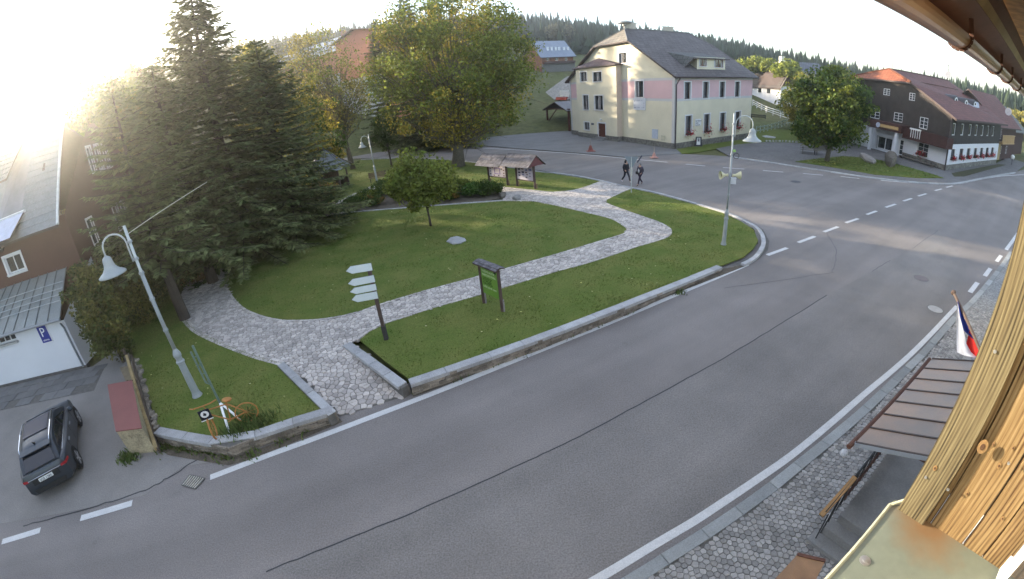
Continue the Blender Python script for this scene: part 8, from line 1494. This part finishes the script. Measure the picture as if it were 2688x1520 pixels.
# ------------------------------------------------------------------ orange bicycle
g1_ = PZ(562, 1145, lz); g2_ = PZ(654, 1110, lz); dr_ = (g2_ - g1_); dr_.z = 0; dr_.normalize(); sd_ = Vector((-dr_.y, dr_.x, 0)); BK = thing('orange_bicycle', 'old bicycle painted orange all over with a black sign on its handlebar', 'bicycle', g1_)
M_OR = mat('orange_paint', (.36, .16, .045), .5, var=.15, scale=5)
def bw(x, y, z): return g1_ + dr_ * x + sd_ * y + UP * z
def torus(c, ax1, ax2, R_, r_, name, n=24): MB().tube([c + (ax1 * math.cos(i * 6.2832 / n) + ax2 * math.sin(i * 6.2832 / n)) * R_ for i in range(n + 1)], r_, 6, caps=False).build(name, M_OR, BK)
fd_ = Vector((-g1_.x, -g1_.y, 0)).normalized() * .92 - dr_ * .25; fd_.normalize(); fs_ = Vector((-fd_.y, fd_.x, 0)); fc_ = bw(.10, 0, .34) + fd_ * .10
def fw_(x, y, z): return bw(.10, 0, 0) + fd_ * x + fs_ * y + UP * z
torus(fw_(.10, 0, .34), fd_, UP, .315, .026, 'front_wheel'); torus(bw(1.06, 0, .34), dr_, UP, .30, .018, 'rear_wheel')
for cx2, nm in ((0, 'front_wheel'), (1.06, 'rear_wheel')):
    sp = MB()
    for i in range(10): a = i * .628; hub = fw_(.10, 0, .34) if cx2 == 0 else bw(cx2, 0, .34); sp.tube([hub, hub + (fd_ if cx2 == 0 else dr_) * math.cos(a) * .30 + UP * math.sin(a) * .30], .004, 4)
    sp.build('spokes', M_OR, bpy.data.objects[nm])
fr_ = MB()
for a, b_ in (((.10, 0, .62), (.16, 0, .84)), ((.16, 0, .82), (.68, 0, .80)), ((.13, 0, .72), (.60, 0, .30)), ((.60, 0, .30), (.70, 0, .88)), ((.60, 0, .30), (1.06, .04, .34)), ((.69, 0, .80), (1.06, .04, .34))): fr_.tube([bw(*a), bw(*b_)], .019, 6)
fk_ = MB().tube([fw_(.10, .07, .34), fw_(.03, .06, .68)], .017, 6).tube([fw_(.10, -.07, .34), fw_(.03, -.06, .68)], .017, 6).tube([fw_(.03, -.07, .68), fw_(.03, .07, .68)], .017, 6); fk_.build('fork', M_OR, BK)
fr_.build('frame', M_OR, BK); MB().tube([bw(.16, 0, .84), bw(.12, 0, .98)], .014, 6).build('stem', M_OR, BK); MB().tube([fw_(-.12, -.36, .96), fw_(.02, -.24, 1.0), fw_(.0, 0, .98), fw_(.02, .24, 1.0), fw_(-.12, .36, .96)], .019, 6).build('handlebar', M_OR, BK)
MB().ball(bw(.74, 0, .92), .13, 10, (1.2, .8, .35)).build('saddle', M_OR, BK, smooth=True); MB().tube([bw(.52, -.05, .30), bw(.60, -.05, .30), bw(.60, .05, .30), bw(.68, .05, .30)], .012, 6).build('crank', M_OR, BK)
MB().box(fw_(.14, 0, .80), (.02, .30, .30), (fd_, fs_, UP)).build('black_sign', mat('sign_black', (.012, .012, .02), .5), BK); sbk = bpy.data.objects['black_sign']
MB().prism([fw_(.151, math.cos(i * .5236) * .11, .82 + math.sin(i * .5236) * .10) for i in range(12)], fd_ * .006).build('white_disc', M_FRW, sbk); MB().prism([fw_(.159, -.05, .80), fw_(.159, -.01, .88), fw_(.159, .05, .83), fw_(.159, .02, .77)], fd_ * .004).build('dark_emblem', MATS['sign_black'], sbk); MB().box(fw_(.15, 0, .645), (.02, .32, .022), (fd_, fs_, UP)).build('sign_rim', M_FRW, sbk)
# green post standing on a white tripod
pb0 = PZ(588, 1078, lz); za_ = above(582.5, 1056, pb0); zt_ = above(512.5, 904, pb0); AF = thing('tripod_post', 'green double post rising from a white tripod behind the orange bicycle', 'post', pb0); ap = Vector((pb0.x, pb0.y, za_)); tw_ = perp(pb0, -1) * .10
MB().tube([pb0, ap], .045, 8).build('rear_leg', mat('grey_post_leg', (.16, .19, .19), .6), AF)
for q in ((606, 1146), (634, 1104)): f_ = PZ(*q, lz); MB().tube([ap, ap.lerp(f_, .35) + UP * .02, f_], .034, 8).build('white_leg', mat('white_paint', (.78, .77, .74), .4), AF)
M_GP = mat('green_post', (.12, .17, .14), .6, var=.15, scale=4); MB().tube([ap, Vector((pb0.x, pb0.y, zt_))], .034, 8).build('post', M_GP, AF); zl_ = za_ + (zt_ - za_) * .36
MB().tube([Vector((pb0.x, pb0.y, zl_)) + tw_ * .3, Vector((pb0.x, pb0.y, zl_ + .08)) + tw_, Vector((pb0.x, pb0.y, zt_ - .14)) + tw_ * 1.1], .026, 8).build('second_post', M_GP, AF)
for k in (.1, .35, .62, .88): z = zl_ + (zt_ - .2 - zl_) * k; MB().tube([Vector((pb0.x, pb0.y, z)), Vector((pb0.x, pb0.y, z)) + tw_ * 1.05], .018, 6).build('clamp', M_GP, AF)
# ------------------------------------------------------------------ added haze volume round the place, imitating lens glare by the sun
hz = MB(); hz.box((0, 150, 28), (1900, 1900, 72)); 
hm = bpy.data.materials.new('glare_haze_volume'); hm.use_nodes = True; hn = hm.node_tree; hn.nodes.remove(hn.nodes['Principled BSDF'])
vp = hn.nodes.new('ShaderNodeVolumePrincipled'); vp.inputs['Color'].default_value = (.97, .96, .93, 1); vp.inputs['Density'].default_value = 0.00088; vp.inputs['Anisotropy'].default_value = 0.88
hn.links.new(vp.outputs[0], hn.nodes['Material Output'].inputs['Volume'])
ho = hz.build('glare_haze', hm); ho['kind'] = 'stuff'
S.cycles.volume_bounces = 0; S.cycles.volume_step_rate = 4; S.cycles.volume_max_steps = 64
